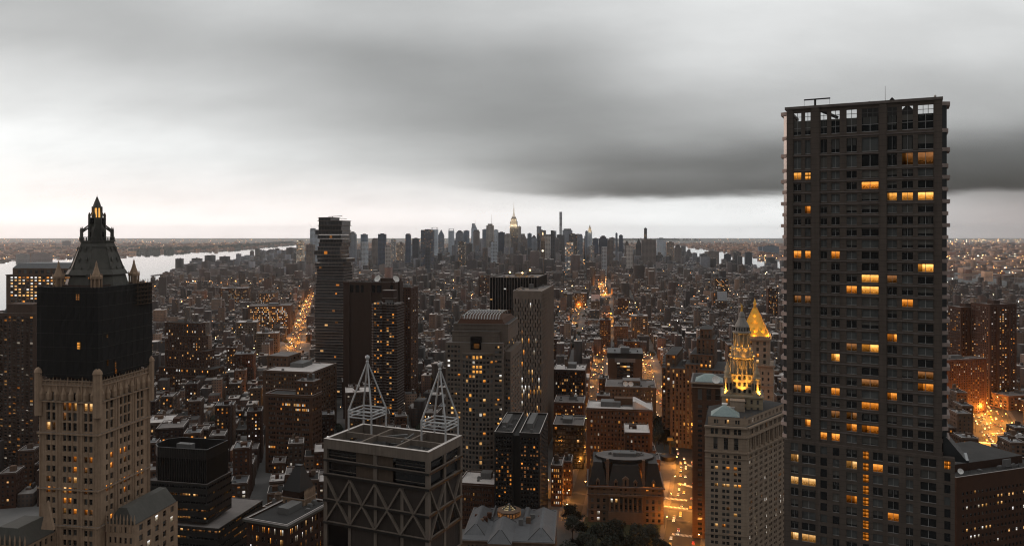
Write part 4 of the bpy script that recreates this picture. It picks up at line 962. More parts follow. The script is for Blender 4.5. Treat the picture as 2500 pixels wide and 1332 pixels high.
# --- black glass building with a sunken roof and lower tiers
b = Bld('black_glass_building', 'black glass office building with sunken roof and thin vertical fins, below the brick block', 'building', 420, 12, 366, 504, 0, 1098, xr=556)
W, L, H = b.W, b.L, b.H; x0, x1, y0, y1 = -W/2, W/2, -L/2, L/2
zb = b.lz(504, 1180); ch = 5.0
oct_ = [(x0+ch,y0),(x1,y0),(x1,y1),(x0+ch,y1),(x0,y1-ch),(x0,y0+ch)]
m = MB(); m.prism(oct_, zb, H-5.5, 0, 1); b.part(m, 'upper_wall', [G_BLACK, ROOF_D])
m = MB()
for p, q in zip(oct_, oct_[1:]+oct_[:1]): m.bar((*p, H-2.7), (*q, H-2.7), .25, 5.5); m.bar((*p,H+.1),(*q,H+.1),.5,.25)
b.part(m, 'screen_wall', BLACKM)
FIN = wall_mat('fin_metal', (0.05,0.048,0.046), .4, spec=.5)
for k in range(29):
    xx = x0+ch+(x1-x0-ch)*k/28; m = MB(); m.box(xx-.09,xx+.09,y0-.35,y0-.001,zb,H); b.part(m, 'fin', FIN)
for k in range(26):
    yy = y0+L*k/25; m = MB(); m.box(x1+.001,x1+.35,yy-.09,yy+.09,zb,H); b.part(m, 'fin', FIN)
def tier(xa, xb, ya, yb, za, zc, lit_rows, nf, ns):
    m = MB(); rws = floors(za, zc, 3.9, .30, .36)
    op = b.block(m, xa, xb, ya, yb, za, zc, nf, ns, 3.9, .86, .42, dep=.25, rows=rws, roof=1, margin=.01); b.part(m, 'tier_wall', [BLACKM, ROOF_M])
    def chz(o, sx, sy):
        if any(abs(sy-y) < 5 for y in lit_rows): return b.rnd.choice(['yellow','dim','dark','dim','dark','dim'])
        return 'black'
    b.wins(op, 0, 1, 1, choose=chz, cap=120, frame=False)
    b.ledge(xa, xb, ya, yb, zc-.4, .7, .3, FIN, 'roof_edge')
x2 = b.lx(495, y0-1); zm = b.lz(500, 1275, y0-1.5)
tier(x0, x1+1.2, y0-1.5, y1+2, zm, zb, (1203,1240,1257,1270,1248), 22, 16)
xw = x1+6; yw = y1+22
tier(x0-6, x1+9, y0-3, yw, zm-22, zm-2.0, (1305,1300,1290,1268), 26, 24)
tier(x0-6, x1+20, y0-1, yw+6, 0, zm-22.3, (1330,1320), 30, 26)
b.rooftop(x0+5, x1-3, y0+4, y1-3, H-5.5, 5, False)

# --- long brick office slab
b = Bld('brick_slab', 'tall orange-brown brick office slab with small paired windows, left of the braced tower', 'building', 720, 13, 648, 762, 0, 968, xr=786)
W, L, H = b.W, b.L, b.H; x0, x1, y0, y1 = -W/2, W/2, -L/2, L/2
OB = wall_mat('orange_brown_brick', (0.155,0.088,0.055), streak=.12); m = MB()
op = b.block(m, x0, x1, y0, y1, 0, H, 5, 3, 4.45, .8, .5, 4, .35, head=1.4); b.part(m, 'wall', OB)
hot = row_lit([1000,1011],.5,.02,5)(b)
def chb(o, sx, sy):
    if abs(sy-990) < 6 and 690 < sx < 745 or abs(sy-1002) < 6 and 700 < sx < 755: return pick(.7,.9,.1,b.rnd)
    if abs(sy-1089) < 5 and sx < 675 or abs(sy-1130) < 6 and 712 < sx < 745 or abs(sy-1094)<5 and 712 < sx < 735: return pick(.8,.9,.1,b.rnd)
    return pick(.012,.9,.35,b.rnd)
b.wins(op, .03, 1, 2, choose=chb, cap=300); b.parapet(x0,x1,y0,y1,H,1.2,.5,OB,ROOF_D); b.ledge(x0,x1,y0,y1,H-1.2,.8,.5,BRICK_T)
xa = b.lx(722,y0+4); zt = b.lz(745,930,y0+4); m = MB(); op = b.block(m, xa, x1-.5, y0+4, y1-1, H+.05, zt, 4, 3, 4.2, .6, .5, 2, head=1.2, roof=1); b.part(m, 'tower_wall', [OB, ROOF_M]); b.wins(op, .05)
b.rooftop(xa+1, x1-2, y0+5, y1-2, zt, 3, True)

# --- wider block behind it
b = generic('brick_office', 'wide brown brick office block with flat pink-lit roof, behind the orange-brown brick slab', 840, 12, 642, 762, 0, 910, BRICK_T, 17, 9, 4.2, .5, .5, 1, .05, ROOF_L, xr=822, tank=False)
xa, xb = b.lx(655,0), b.lx(705,0); m = MB(); o = b.block(m, xa, xb, -2, b.L/2-2, b.H+.1, b.lz(690,868,0), 5, 3, 4.5, .4, .45, head=1, roof=1); b.part(m, 'tower_wall', [BRICK_T, ROOF_M]); b.wins(o, .08)
# --- curved-glass stack: the tower of shifted boxes
b = Bld('stacked_glass_tower', 'slender dark glass tower of irregularly shifted floor boxes, jagged at the top', 'skyscraper', 1060, 12, 770, 832, 30, 560)
x0, x1, y0, y1 = -b.W/2, b.W/2, -b.L/2, b.L/2; cx_ = 0
GL = glass_mat('tower_glass', (0.05,0.05,0.052), .10, .8); SLAB = wall_mat('floor_slab', (0.24,0.20,0.175), .7)
X = lambda px: b.lx(px); Zp = lambda py: b.lz(801, py)
boxes = [(775,806,530,539,'f'),(778,836,538,550,''),(774.5,832,550,562,''),(767,834,562,572,''),(776,835,573,582,''),(778,835,583,592,''),(776,833,592,602,''),(776,832,602,611,''),(768,833,611,621,''),(774,833,622,630,''),(773,845,631,640,''),(770,838,641,649,'')]
y = 649.5; r = b.rnd
while y < 985:
    h = 7.0; boxes.append((768+r.uniform(-1.5,1.5) if y > 690 else 772+r.uniform(-2,1), 838+r.uniform(-1.5,1.5), y, y+h, 's')); y += h
for i, (l, rr, ya, yb, fl) in enumerate(boxes):
    yo = r.uniform(-1.2,1.2) if fl == 's' else r.uniform(-3,2.5)
    xa, xb = X(l), X(rr); za, zb_ = Zp(yb), Zp(ya)
    if i == len(boxes)-1: za = 0
    nfl = max(1, int(round((zb_-za)/3.9))) if i < len(boxes)-1 else 1
    m = MB(); m.box(xa+.5, xb-.5, y0+yo+.5, y1+yo-.5, za, zb_-.02); o = b.part(m, 'glass_storey', GL)
    s_ = MB(); s_.box(xa-.7, xb+.7, y0+yo-.8, y1+yo+.8, za-.25, za+.28); s_.build('slab_edge', SLAB, o)
    if fl != 's':
        s_ = MB(); s_.box(xa-.4, xb+.4, y0+yo-.4, y1+yo+.4, zb_-.55, zb_-.05); s_.build('slab_edge', SLAB, o)
        for k in range(9):
            s_ = MB(); xx = xa+.8+(xb-xa-1.6)*k/8; s_.box(xx-.1, xx+.1, y0+yo+.3, y0+yo+.499, za+.3, zb_-.6); s_.build('mullion', FRAME, o)
    for k in range(7 if fl != 's' else 5):
        if r.random() < .09:
            w_ = r.uniform(1.5,5); xx = r.uniform(xa+2, xb-w_-2); s_ = MB(); s_.box(xx, xx+w_, y0+yo+.42, y0+yo+.49, za+.6, zb_-.9); s_.build('lit_window', r.choice([L_ORANGE,L_YELLOW,L_DIM,L_DIM]), o)
m = MB(); m.bar((X(790),0,Zp(528)),(X(826),-3,Zp(527)),.6,.8); m.bar((X(800),0,Zp(532)),(X(834),2,Zp(534)),.4,.5); m.tube((X(800),0,Zp(539)),(X(800),0,Zp(527)),.5,5); b.part(m, 'roof_crane', BLACKM)

# --- windowless telephone tower
b = Bld('windowless_tower', 'windowless brown concrete tower with square vents at its top and white satellite dishes', 'skyscraper', 930, 11, 838, 963, 0, 690, xr=985)
W, L, H = b.W, b.L, b.H; x0, x1, y0, y1 = -W/2, W/2, -L/2, L/2
WT = wall_mat('brown_granite', (0.085,0.055,0.043), var=.12, streak=.2)
m = MB(); m.box(x0+2.5,x1-2.5,y0+2.5,y1-2.5,0,H-1,0,1); b.part(m, 'wall', [WT, ROOF_D])
for (a, c) in ((838,853),(888,906),(933,952)):
    m = MB(); m.box(b.lx(a,y0), b.lx(c,y0), y0, y0+2.5, 0, H); b.part(m, 'shaft', WT)
for a, c in ((.05,.35),(.62,.95)):
    m = MB(); m.box(x1-2.5, x1, y0+L*a, y0+L*c, 0, H); b.part(m, 'shaft', WT)
for (l, r_) in ((855,863),(868,877),(881,887.5),(907,916),(920,931),(953,962)):
    m = MB(); m.box(b.lx(l,y0+2.4), b.lx(r_,y0+2.4), y0+2.25, y0+2.6, b.lz(900,714), b.lz(900,696)); b.part(m, 'vent', G_BLACK)
b.parapet(x0+2.5,x1-2.5,y0+2.5,y1-2.5,H-1,1.6,.8,WT,ROOF_M); b.rooftop(x0+4,x1-4,y0+4,y1-4,H-1,6,False,.2)
for px, sz in ((923,4.2),(966,4.2)): dish(b.root, b.lx(px,y0+7), y0+7, H-1, sz, -.3 if px < 950 else .9)
m = MB(); m.box(b.lx(930,10), b.lx(978,10), 6, 14, H-1, H+4); b.part(m, 'plant_room', WT)

# --- balconied residential tower in front of it
b = Bld('ribbed_apartment_tower', 'dark apartment tower with pale curved balcony bands, in front of the windowless tower', 'skyscraper', 850, 11, 907, 968, 0, 742, xr=986)
W, L, H = b.W, b.L, b.H; x0, x1, y0, y1 = -W/2, W/2, -L/2, L/2
bay = [(x0,y0+1.5),(x0+2,y0),(-2.2,y0),(-1.4,y0+2.2),(1.4,y0+2.2),(2.2,y0),(x1-2,y0),(x1,y0+1.5),(x1,y1),(x0,y1)]
m = MB(); m.prism(bay, 0, H, 0, 1); b.part(m, 'wall', [BRICK_D, ROOF_M])
big = [(x*1.04, y*1.04-.1) for x, y in bay]; r = b.rnd
for i, z in enumerate(np.arange(20, H, 3.0)):
    m = MB(); m.prism(big, z, z+.35); b.part(m, 'balcony_band', SLAB)
    for xa in (x0+3, x0+6.5, x0+10, 3.2, 6.5, 9.5):
        if xa < x1-3:
            m = MB(); m.box(xa, xa+2.1, y0-.06, y0+.02, z+1.0, z+2.4); b.part(m, 'window', r.choice([L_ORANGE,L_YELLOW,L_DIM]) if r.random() < .22 else G_DARK)
xa, xb = b.lx(936,2), b.lx(962,2); zt = b.lz(948,708,2); m = MB(); m.box(xa,xb,0,10,H,zt); b.part(m, 'penthouse', BRICK_D)
for z in (H+5, zt-.4): m = MB(); m.box(xa-.4,xb+.4,-.4,10.4,z,z+.5); b.part(m, 'penthouse_band', SLAB)
b.rooftop(x0+1,x1-1,y0+4,y1-1,H,4,False)
# --- brown tower sliver behind
generic('brown_tower', 'plain brown brick tower partly hidden behind the windowless tower, at its right', 1010, 11, 968, 1003, 30, 703, BRICK_R, 5, 4, 3.4, .4, .5, 1, .06, tank=False, cap=120)

# --- stepped tower with a curved window bay and a ribbed crown
b = Bld('ribbed_crown_tower', 'stepped stone tower with bowed window bay and a crown of curved white ribs', 'skyscraper', 640, 9, 1088, 1228, 0, 838, xr=1258)
W, L, H = b.W, b.L, b.H; x0, x1, y0, y1 = -W/2, W/2, -L/2, L/2
ST = wall_mat('brown_limestone', (0.150,0.117,0.094), course=1.9)
cA, cB = b.lx(1128)-x0, b.lx(1205)-x0
nl = 4; cols = [(.035*W+i*(cA-.05*W)/nl, .035*W+i*(cA-.05*W)/nl+2.0) for i in range(nl)]
cr = [(cB+.02*W+i*(W-cB-.04*W)/3.2, cB+.02*W+i*(W-cB-.04*W)/3.2+2.0) for i in range(3)]
rows = floors(3, H-1.5, 3.95, .5, .28); m = MB()
op = b.side(m, 'f', x0, x1, y0, y1, 0, H, cols+cr, rows, .4)
for k in 'rl': op += b.side(m, k, x0, x1, y0, y1, 0, H, even(L,7,.45), rows, .4)
b.side(m, 'b', x0, x1, y0, y1, 0, H, [], []); m.q((x0,y0,H),(x1,y0,H),(x1,y1,H),(x0,y1,H),1); b.part(m, 'wall', [ST, ROOF_M]); b.wins(op, .13, 1, 2, cap=190)
# bowed bay
bx0, bx1 = x0+cA, x0+cB; zbay = b.lz(1166, 862); n = 9; bw = bx1-bx0; pts = []
for i in range(n+1):
    t = i/n; pts.append((bx0+bw*t, y0-3.4*math.sin(math.pi*t)**.8-.05))
m = MB(); op = []; rws = floors(3, zbay-1, 3.95, .62, .2)
for p, q in zip(pts, pts[1:]):
    d = (q[0]-p[0], q[1]-p[1]); Ln = math.hypot(*d); u = (d[0]/Ln, d[1]/Ln); op += facade(m, p, u, Ln, 0, zbay, [(.22*Ln,.88*Ln)], rws, .35, 0)
i = len(m.v); m.v += [(x,y,zbay) for x,y in pts]; m.f.append(tuple(range(i,i+n+1))); m.m.append(0); b.part(m, 'bowed_bay', ST)
def chb2(o, sx, sy):
    if 1150 < sx < 1176 and any(abs(sy-yy) < 6 for yy in (876,899,910)): return 'hot'
    if any(abs(sy-yy) < 5 for yy in (865,)): return pick(.6,.8,.2,b.rnd)
    return pick(.10,.85,.2,b.rnd)
b.wins(op, .1, 1, 1, cap=110, choose=chb2)
for zz_ in (b.lz(1166,862),b.lz(1166,877)):
    m = MB(); q = [(x,y-.7) for x,y in pts]; m.loft([*q,(bx1,y0+.0),(bx0,y0+.0)], zz_-.9, [*q,(bx1,y0+.0),(bx0,y0+.0)], zz_+.3, 0); b.part(m, 'bay_band', ST)
# setbacks and crown
for (l, rr, yt, yb, ins) in ((1104,1219,808,838,3.5),(1108,1240,790,838,7.0)):
    xa, xb = b.lx(l,y0+ins), b.lx(rr,y0+ins); zt = b.lz(1166,yt,y0+ins); m = MB(); m.box(xa,xb,y0+ins,y1-ins*.6,H,zt,0,1); b.part(m, 'setback_wall', [ST, ROOF_D])
    b.ledge(xa,xb,y0+ins,y1-ins*.6,zt-.8,.8,.5,ST); b.ledge(xa,xb,y0+ins,y1-ins*.6,zt-4,.5,.3,ST,'string_course')
ins = 8; xa, xb = b.lx(1116,y0+ins), b.lx(1232,y0+ins); zc = b.lz(1166,790,y0+ins); zt = b.lz(1166,779,y0+ins)
m = MB(); m.loft(rect(xa,xb,y0+ins,y1-6), zc, rect(xa+2.5,xb-2.5,y0+ins+2.5,y1-8), zt, 0); b.part(m, 'crown_base', BRICK_R)
for i in range(15):
    m = MB(); xx = xa+3+(xb-xa-6)*i/14; ya, yb_ = y0+ins+2, y1-7.5; P = []
    for k in range(7): t = math.pi*k/6; P.append((xx, (ya+yb_)/2-math.cos(t)*(yb_-ya)/2, zt+math.sin(t)**.55*4.6))
    for p, q in zip(P, P[1:]): m.tube(p, q, .34, 5)
    b.part(m, 'crown_rib', STEEL if 0 < i < 14 else BRICK_T)
m = MB(); m.box(b.lx(1150,y0+2), b.lx(1176,y0+2), y0-.3, y0+3, b.lz(1166,853), b.lz(1166,822)); b.part(m, 'entrance_arch', G_BLACK)
m = MB(); m.box(b.lx(1157), b.lx(1170), y0-.36, y0-.305, b.lz(1166,850), b.lz(1166,838)); b.part(m, 'arch_window', L_DIM)
# side bay of the right face
m = MB(); xa = b.W/2; o = b.side(m, 'f', xa, b.W/2+5, y0+8, y1+6, 0, H-8, [(.8,2.4),(3,4.4)], rows[:-3], .35); o += b.side(m, 'r', xa, xa+5, y0+8, y1+6, 0, H-8, even(L-2,6,.4), rows[:-3], .35)
m.q((xa,y0+8,H-8),(xa+5,y0+8,H-8),(xa+5,y1+6,H-8),(xa,y1+6,H-8)); b.part(m, 'side_wing', ST); b.wins(o, .12, 1, 2, cap=60)

# --- federal pair: black slab with thin white lines and the checkered annex
b = Bld('pinstripe_tower', 'black office tower with thin pale vertical lines and orange floodlights on its roof', 'skyscraper', 830, 10, 1196, 1311, 0, 680, xr=1335)
W, L, H = b.W, b.L, b.H; x0, x1, y0, y1 = -W/2, W/2, -L/2, L/2; r = b.rnd
m = MB(); m.box(x0,x1,y0,y1,0,H,0,1); b.part(m, 'wall', [G_BLACK, ROOF_D])
for i in range(18):
    m = MB(); xx = x0+W*i/17; m.box(xx-.16,xx+.16,y0-.4,y0-.001,0,H+1); b.part(m, 'fin', SLAB if i % 1 == 0 else FIN)
for i in range(11):
    m = MB(); yy = y0+L*i/10; m.box(x1+.001,x1+.4,yy-.16,yy+.16,0,H+1); b.part(m, 'fin', FIN)
for i in range(34):
    m = MB(); c = r.randrange(17); z = H-8-r.randrange(30)*3.8; xx = x0+W*(c+.5)/17; w_ = r.choice([.6,1.2]); m.box(xx-w_,xx+w_,y0-.06,y0-.002,z,z+1.1); b.part(m, 'window', r.choice([L_WHITE,L_YELLOW,L_DIM]))
b.parapet(x0,x1,y0,y1,H,1.4,.5,BLACKM,ROOF_M); b.rooftop(x0+6,x1-6,y0+5,y1-5,H,6,False,.3)
for px, py in ((1245,664),(1275,666),(1294,659)):
    xx, zz = b.lx(px,y0+6), b.lz(px,py,y0+6); m = MB(); m.tube((xx,y0+6,H),(xx,y0+6,zz-.5),.15,5); b.part(m, 'flood_pole', BLACKM); m = MB(); m.lathe([(.05,zz-.5),(.9,zz),(.05,zz+.6)],xx,y0+6,8); b.part(m, 'floodlight', emit_mat('flood_glow', (1.0,.55,.16), 30) if 'flood_glow' not in MATS else MATS['flood_glow'])
    lamp_light('flood_lamp', (xx, y0+6, zz+1), 4000, (1.0,.5,.14), .6, b.root)
b = Bld('checkered_tower', 'slim office slab with a checkerboard facade of dark windows and pale panels', 'skyscraper', 770, 10, 1252, 1322, 0, 713, xr=1351)
W, L, H = b.W, b.L, b.H; x0, x1, y0, y1 = -W/2, W/2, -L/2, L/2; r = b.rnd
CK = wall_mat('pale_checker_panel', (0.20,0.160,0.132)); m = MB(); op = []
nc = 17; cw = W/nc; fl = 3.9; nr = int((H-2)/fl)
stripe = MB()
for c in range(nc):
    rws = [(2+i*fl*2+(fl if c % 2 else 0), 2+i*fl*2+(fl if c % 2 else 0)+fl*1.35) for i in range(nr//2-1)]
    op += facade(m, (x0+c*cw,y0), (1,0), cw, 0, H, [(.22*cw,.80*cw)], rws, .5)
for k in 'rl': op += b.side(m, k, x0, x1, y0, y1, 0, H, even(L,14,.34,.02), floors(2,H-2,3.9,.6,.2), .6)
b.side(m, 'b', x0, x1, y0, y1, 0, H, [], []); b.part(m, 'wall', CK)
lr = row_lit([832,857,885,905,928,945,956,968],.55,.04,4)(b); b.wins(op, .08, 1, 1, choose=lr, cap=300)
for i in range(15):
    m = MB(); yy = y0+L*i/14; m.box(x1+.002,x1+.5,yy-.5,yy+.5,0,H); b.part(m, 'fin', CK)
b.parapet(x0,x1,y0,y1,H,1.2,.5,CK,ROOF_M); b.rooftop(x0+3,x1-3,y0+3,y1-3,H,3,False,.25)

# --- twin-lobed black apartment block
b = Bld('black_twin_block', 'black apartment block in two dark lobes with faint orange windows, behind the zinc roofs', 'building', 575, 8, 1207, 1318, 0, 1062, xr=1338)
W, L, H = b.W, b.L, b.H; x0, x1, y0, y1 = -W/2, W/2, -L/2, L/2; BK = wall_mat('sooty_brick', (0.017,0.0145,0.013), .8)
for (l, rr, tp) in ((1207,1252,1050),(1268,1318,1050)):
    xa, xb = b.lx(l), b.lx(rr); m = MB(); o = b.block(m, xa, xb, y0, y1, 0, H, 6, 6, 3.1, .55, .52, head=1.2, roof=1, dep=.3); b.part(m, 'lobe_wall', [BK, ROOF_D])
    b.wins(o, .22, 1, 2, cap=150, choose=lambda o,sx,sy: b.rnd.choice(['dim','dim','dim','orange']) if b.rnd.random() < (.34 if 1085 < sy < 1200 else .03) else 'black')
    b.parapet(xa,xb,y0,y1,H,1.6,.5,BK,None); b.rooftop(xa+1,xb-1,y0+3,y1-3,H,4,False,.5)
m = MB(); m.box(b.lx(1252),b.lx(1268),y0+3,y1,0,H-1.5,0,1); b.part(m, 'link_wall', [BK, ROOF_D])
# --- black box
generic('black_box_building', 'low black glass box with grey roof plant, left of the brick corner block', 740, 8, 1350, 1425, 40, 1040, BLACKM, 10, 5, 4.0, .8, .7, 1, .04, ROOF_M, tank=False, cornice=False, cap=120)
b = generic('gold_lit_store', 'small corner building with bright yellow lit floor windows, below the black glass box', 640, 8, 1345, 1372, 22, 1138, BRICK_T, 5, 4, 4.2, .6, .5, 1, .75, ROOF_M, tank=True, cap=60)
generic('brick_walkup', 'narrow dark brick building squeezed beside the yellow-lit corner building', 665, 8, 1374, 1395, 20, 1128, BRICK_D, 3, 3, 3.8, .5, .5, 1, .2, ROOF_D, cap=40)

# --- brick corner block
b = generic('brick_corner_block', 'brown brick office block with rows of small windows and a pale cut-corner roof', 700, 9, 1432, 1593, 34, 1003, BRICK_T, 17, 8, 3.9, .42, .55, 1, .10, ROOF_L, cap=300)
m = MB(); H = b.H; xa, xb = b.lx(1545,6), b.lx(1592,6); m.loft(rect(xa,xb,-b.L/2+1,4), H+.1, rect(xa,xa+2,-b.L/2+1,4), H+8, 0); b.part(m, 'sloped_roof', ROOF_L)
m = MB(); m.box(b.lx(1500,4),b.lx(1545,4),0,9,H+.1,H+7); b.part(m, 'penthouse', BRICK_T)
generic('small_brick_annex', 'dark brick annex with a few lit squares, left of the brick corner block', 690, 9, 1300, 1345, 26, 1110, BRICK_D, 8, 5, 3.8, .45, .5, 1, .2, ROOF_D, cap=60) if False else None

# --- long low brick buildings seen between the braced tower and the black twin block
generic('low_brick_terrace', 'low red brick building with lit lower windows, right of the braced tower', 588, 10, 1118, 1206, 30, 1185, BRICK_R, 15, 6, 3.9, .5, .52, 1, .10, ROOF_L, cap=120, tank=False)
generic('low_roof_shed', 'long low building with pale metal roof, behind the low red brick building', 645, 10, 1120, 1200, 26, 1140, BRICK_D, 12, 5, 3.9, .5, .5, 1, .05, ROOF_L, cap=60, tank=False)

# ================================================================== civic buildings around the lit square
# --- mansard-roofed hall of records
b = Bld('mansard_courthouse', 'stone courthouse with black mansard roof, dormers and tall columns facing the trees', 'building', 600, 6, 1436, 1620, 42, 1190)
W, L, H = b.W, b.L, b.H; x0, x1, y0, y1 = -W/2, W/2, -L/2, L/2; CS = wall_mat('granite_ashlar', (0.215,0.175,0.145), course=1.4)
m = MB(); cols = even(W*.27,3,.42,.06); c3 = [(a+W*.73,c+W*.73) for a, c in cols]; cm = [(a+W*.27,c+W*.27) for a, c in even(W*.46,7,.42,.03)]
rows = [(2,5.5),(8,11.5),(14,18.5),(20.5,24.5),(27,30),(32.5,34.5)]; rows = [(a*H/37, c*H/37) for a, c in rows]
op = b.side(m, 'f', x0, x1, y0, y1, 0, H, cols+cm+c3, rows, .6)
for k in 'rl': op += b.side(m, k, x0, x1, y0, y1, 0, H, even(L,9,.42), rows, .6)
b.side(m, 'b', x0, x1, y0, y1, 0, H, [], []); b.part(m, 'wall', CS)
b.wins(op, .05, 1, 2, cap=200, choose=lambda o,sx,sy: 'orange' if abs(sx-1578)<8 and abs(sy-1191)<10 else None)
b.ledge(x0,x1,y0,y1,H-1.4,1.2,1.1,CS); b.ledge(x0,x1,y0,y1,H*.75,.9,.8,CS,'entablature'); b.ledge(x0,x1,y0,y1,H*.33,.7,.5,CS,'string_course')
for i in range(8):
    m = MB(); xx = x0+W*(.285+.43*i/7); m.lathe([(1.0,H*.35),(1.0,H*.36),(.85,H*.38),(.75,H*.73),(1.0,H*.745)],xx,y0-1.6,10); b.part(m, 'column', CS)
m = MB(); m.box(x0+W*.265,x0+W*.735,y0-2.8,y0-.85,H*.745,H*.80); b.part(m, 'portico_entablature', CS); m = MB(); m.box(x0+W*.265,x0+W*.735,y0-2.8,y0-.9,0,H*.345); b.part(m, 'portico_base', CS)
zt = b.lz(1530,1128,y0+8)
for (a, c, e) in ((0,.26,1.2),(.26,.74,.2),(.74,1,1.2)):
    xa, xb = x0+W*a+(.6 if a else .4), x0+W*c-(.6 if c < 1 else .4); m = MB(); m.loft(rect(xa,xb,y0+e,y1-1), H, rect(xa+3.5,xb-3.5,y0+6+e,y1-6), zt-1.5*(a > 0 and c < 1), 0); b.part(m, 'mansard', SLATE)
for a in (.26,.74):
    m = MB(); m.box(x0+W*a-1.1,x0+W*a+1.1,y0+2,y0+5,H,zt+3.5); b.part(m, 'chimney', CS)
for a in (.13,.37,.5,.63,.87):
    m = MB(); hh = 5.5 if a == .5 else 3.4; ww = 2.4 if a == .5 else 1.3; xx = x0+W*a
    m.box(xx-ww,xx+ww,y0+.3,y0+3.2,H,H+hh); m.loft(rect(xx-ww-.3,xx+ww+.3,y0,y0+3.4),H+hh,rect(xx-.2,xx+.2,y0,y0+3.4),H+hh+1.8,0); o = b.part(m, 'dormer', CS)
    d = MB(); d.box(xx-.6,xx+.6,y0+.2,y0+.295,H+.6,H+hh-.6); d.build('dormer_window', L_ORANGE if a == .87 else G_BLACK, o)
rx, ry_ = W*.40, L*.34; el = [(rx*math.cos(t*.3927), 2+ry_*math.sin(t*.3927)) for t in range(16)]
m = MB(); m.loft([(x*1.06,y) for x,y in el], zt-1, el, zt+1.6, 0, True, 1); b.part(m, 'oval_roof', [SLATE, ROOF_M])
m = MB(); m.box(-9,9,-3,6,zt+1.6,zt+4.4); b.part(m, 'skylight_house', ROOF_STUFF); b.rooftop(-rx*.7,rx*.7,-4,8,zt+1.6,5,False,.12)

# --- low hall with zinc hipped roofs and a glass-domed octagon
b = Bld('zinc_roofed_hall', 'low stone hall with grey zinc hipped roofs around a gold-glazed octagonal dome', 'building', 505, 5, 1128, 1352, 60, 1300, top=24.0)
W, L, H = b.W, b.L, b.H; x0, x1, y0, y1 = -W/2, W/2, -L/2, L/2
m = MB(); op = b.block(m, x0, x1, y0, y1, 0, H, 20, 12, 6, .4, .6, head=2, base=2); b.part(m, 'wall', CS); b.wins(op, .04, 1, 2, cap=80); b.ledge(x0,x1,y0,y1,H-.8,.8,.7,CS)
m = MB(); m.box(x0,x1,y0,y1,H,H+.35); b.part(m, 'roof', ZINC)
def hip(xa, xb, ya, yb, h, name='hipped_roof', inset=.45):
    m = MB(); w_, l_ = xb-xa, yb-ya; i = min(w_,l_)*inset; z = H+.36
    m.loft(rect(xa,xb,ya,yb), z, rect(xa+i,xb-i,ya+i,yb-i), z+h, 0); o = b.part(m, name, ZINC)
    for (p, q) in (((xa,ya),(xa+i,ya+i)),((xb,ya),(xb-i,ya+i)),((xa,yb),(xa+i,yb-i)),((xb,yb),(xb-i,yb-i))):
        s_ = MB(); s_.tube((*p,z),(*q,z+h),.22,5); s_.build('hip_seam', ROOF_D, o)
    n = int(w_/2.2)
    for k in range(1,n):
        xx = xa+w_*k/n; t = min(1, min(xx-xa, xb-xx)/i); s_ = MB(); s_.bar((xx,ya+.02,z+.05),(xx,ya+i*t,z+h*t+.05),.1,.14); s_.build('seam', ROOF_STUFF, o)
ox, oy = b.lx(1243,16), 16.0
hip(x0+.5, x0+14, y0+8, y1-4, 5); hip(x1-17, x1-.5, y0+2, y1-4, 5.5); pc = b.lx(1225,y0+10); hip(pc-8, pc+8, y0-6, 3, 6.5, 'portico_roof'); hip(x0+15, ox-10, 4, y1-2, 2.6, 'wing_roof', .3); hip(ox+10, x1-18, 4, y1-2, 2.6, 'wing_roof', .3)
m = MB(); m.box(pc-8,pc+8,y0-6,y0-.01,0,H+.3); b.part(m, 'portico_wall', CS)
m = MB(); m.lathe([(8.2,H),(8.2,H+3.6),(8.8,H+3.9),(8.8,H+4.4),(6.0,H+5.2)],ox,oy,8,0,.39); b.part(m, 'octagon_drum', CS)
for k in range(8):
    for j in (-.5,0,.5):
        a = k*math.pi/4; cx, cy = ox+math.cos(a)*7.62-math.sin(a)*j*4, oy+math.sin(a)*7.62+math.cos(a)*j*4; m = MB(); m.box(cx-.55,cx+.55,cy-.55,cy+.55,H+.8,H+3.2); b.part(m, 'drum_window', L_DIM)
GLD = lit_mat('dome_glass_glow', (1.0,.62,.22), .35, .8, .5)
for k in range(16):
    a0, a1 = k*math.pi/8, (k+1)*math.pi/8; m = MB(); z = H+4.8
    m.q((ox+5.6*math.cos(a0),oy+5.6*math.sin(a0),z),(ox+5.6*math.cos(a1),oy+5.6*math.sin(a1),z),(ox+.9*math.cos(a1),oy+.9*math.sin(a1),z+3.1),(ox+.9*math.cos(a0),oy+.9*math.sin(a0),z+3.1)); b.part(m, 'dome_pane', GLD if k % 3 else GREYGL)
    m = MB(); m.tube((ox+5.7*math.cos(a0),oy+5.7*math.sin(a0),z),(ox+.9*math.cos(a0),oy+.9*math.sin(a0),z+3.2),.12,4); b.part(m, 'dome_rib', ROOF_D)
m = MB(); m.lathe([(1.0,H+7.8),(1.0,H+8.4),(.1,H+9.2)],ox,oy,8); b.part(m, 'dome_cap', ZINC)
for px, yy in ((1165,4),(1185,0),(1195,8),(1290,2),(1300,8),(1272,-2),(1320,5),(1175,-4)):
    m = MB(); xx = b.lx(px,yy); m.box(xx-1.6,xx+1.6,yy-1,yy+1,H+.4,H+4.6); b.part(m, 'chimney', b.rnd.choice([CS,BRICK_R,ROOF_STUFF]))

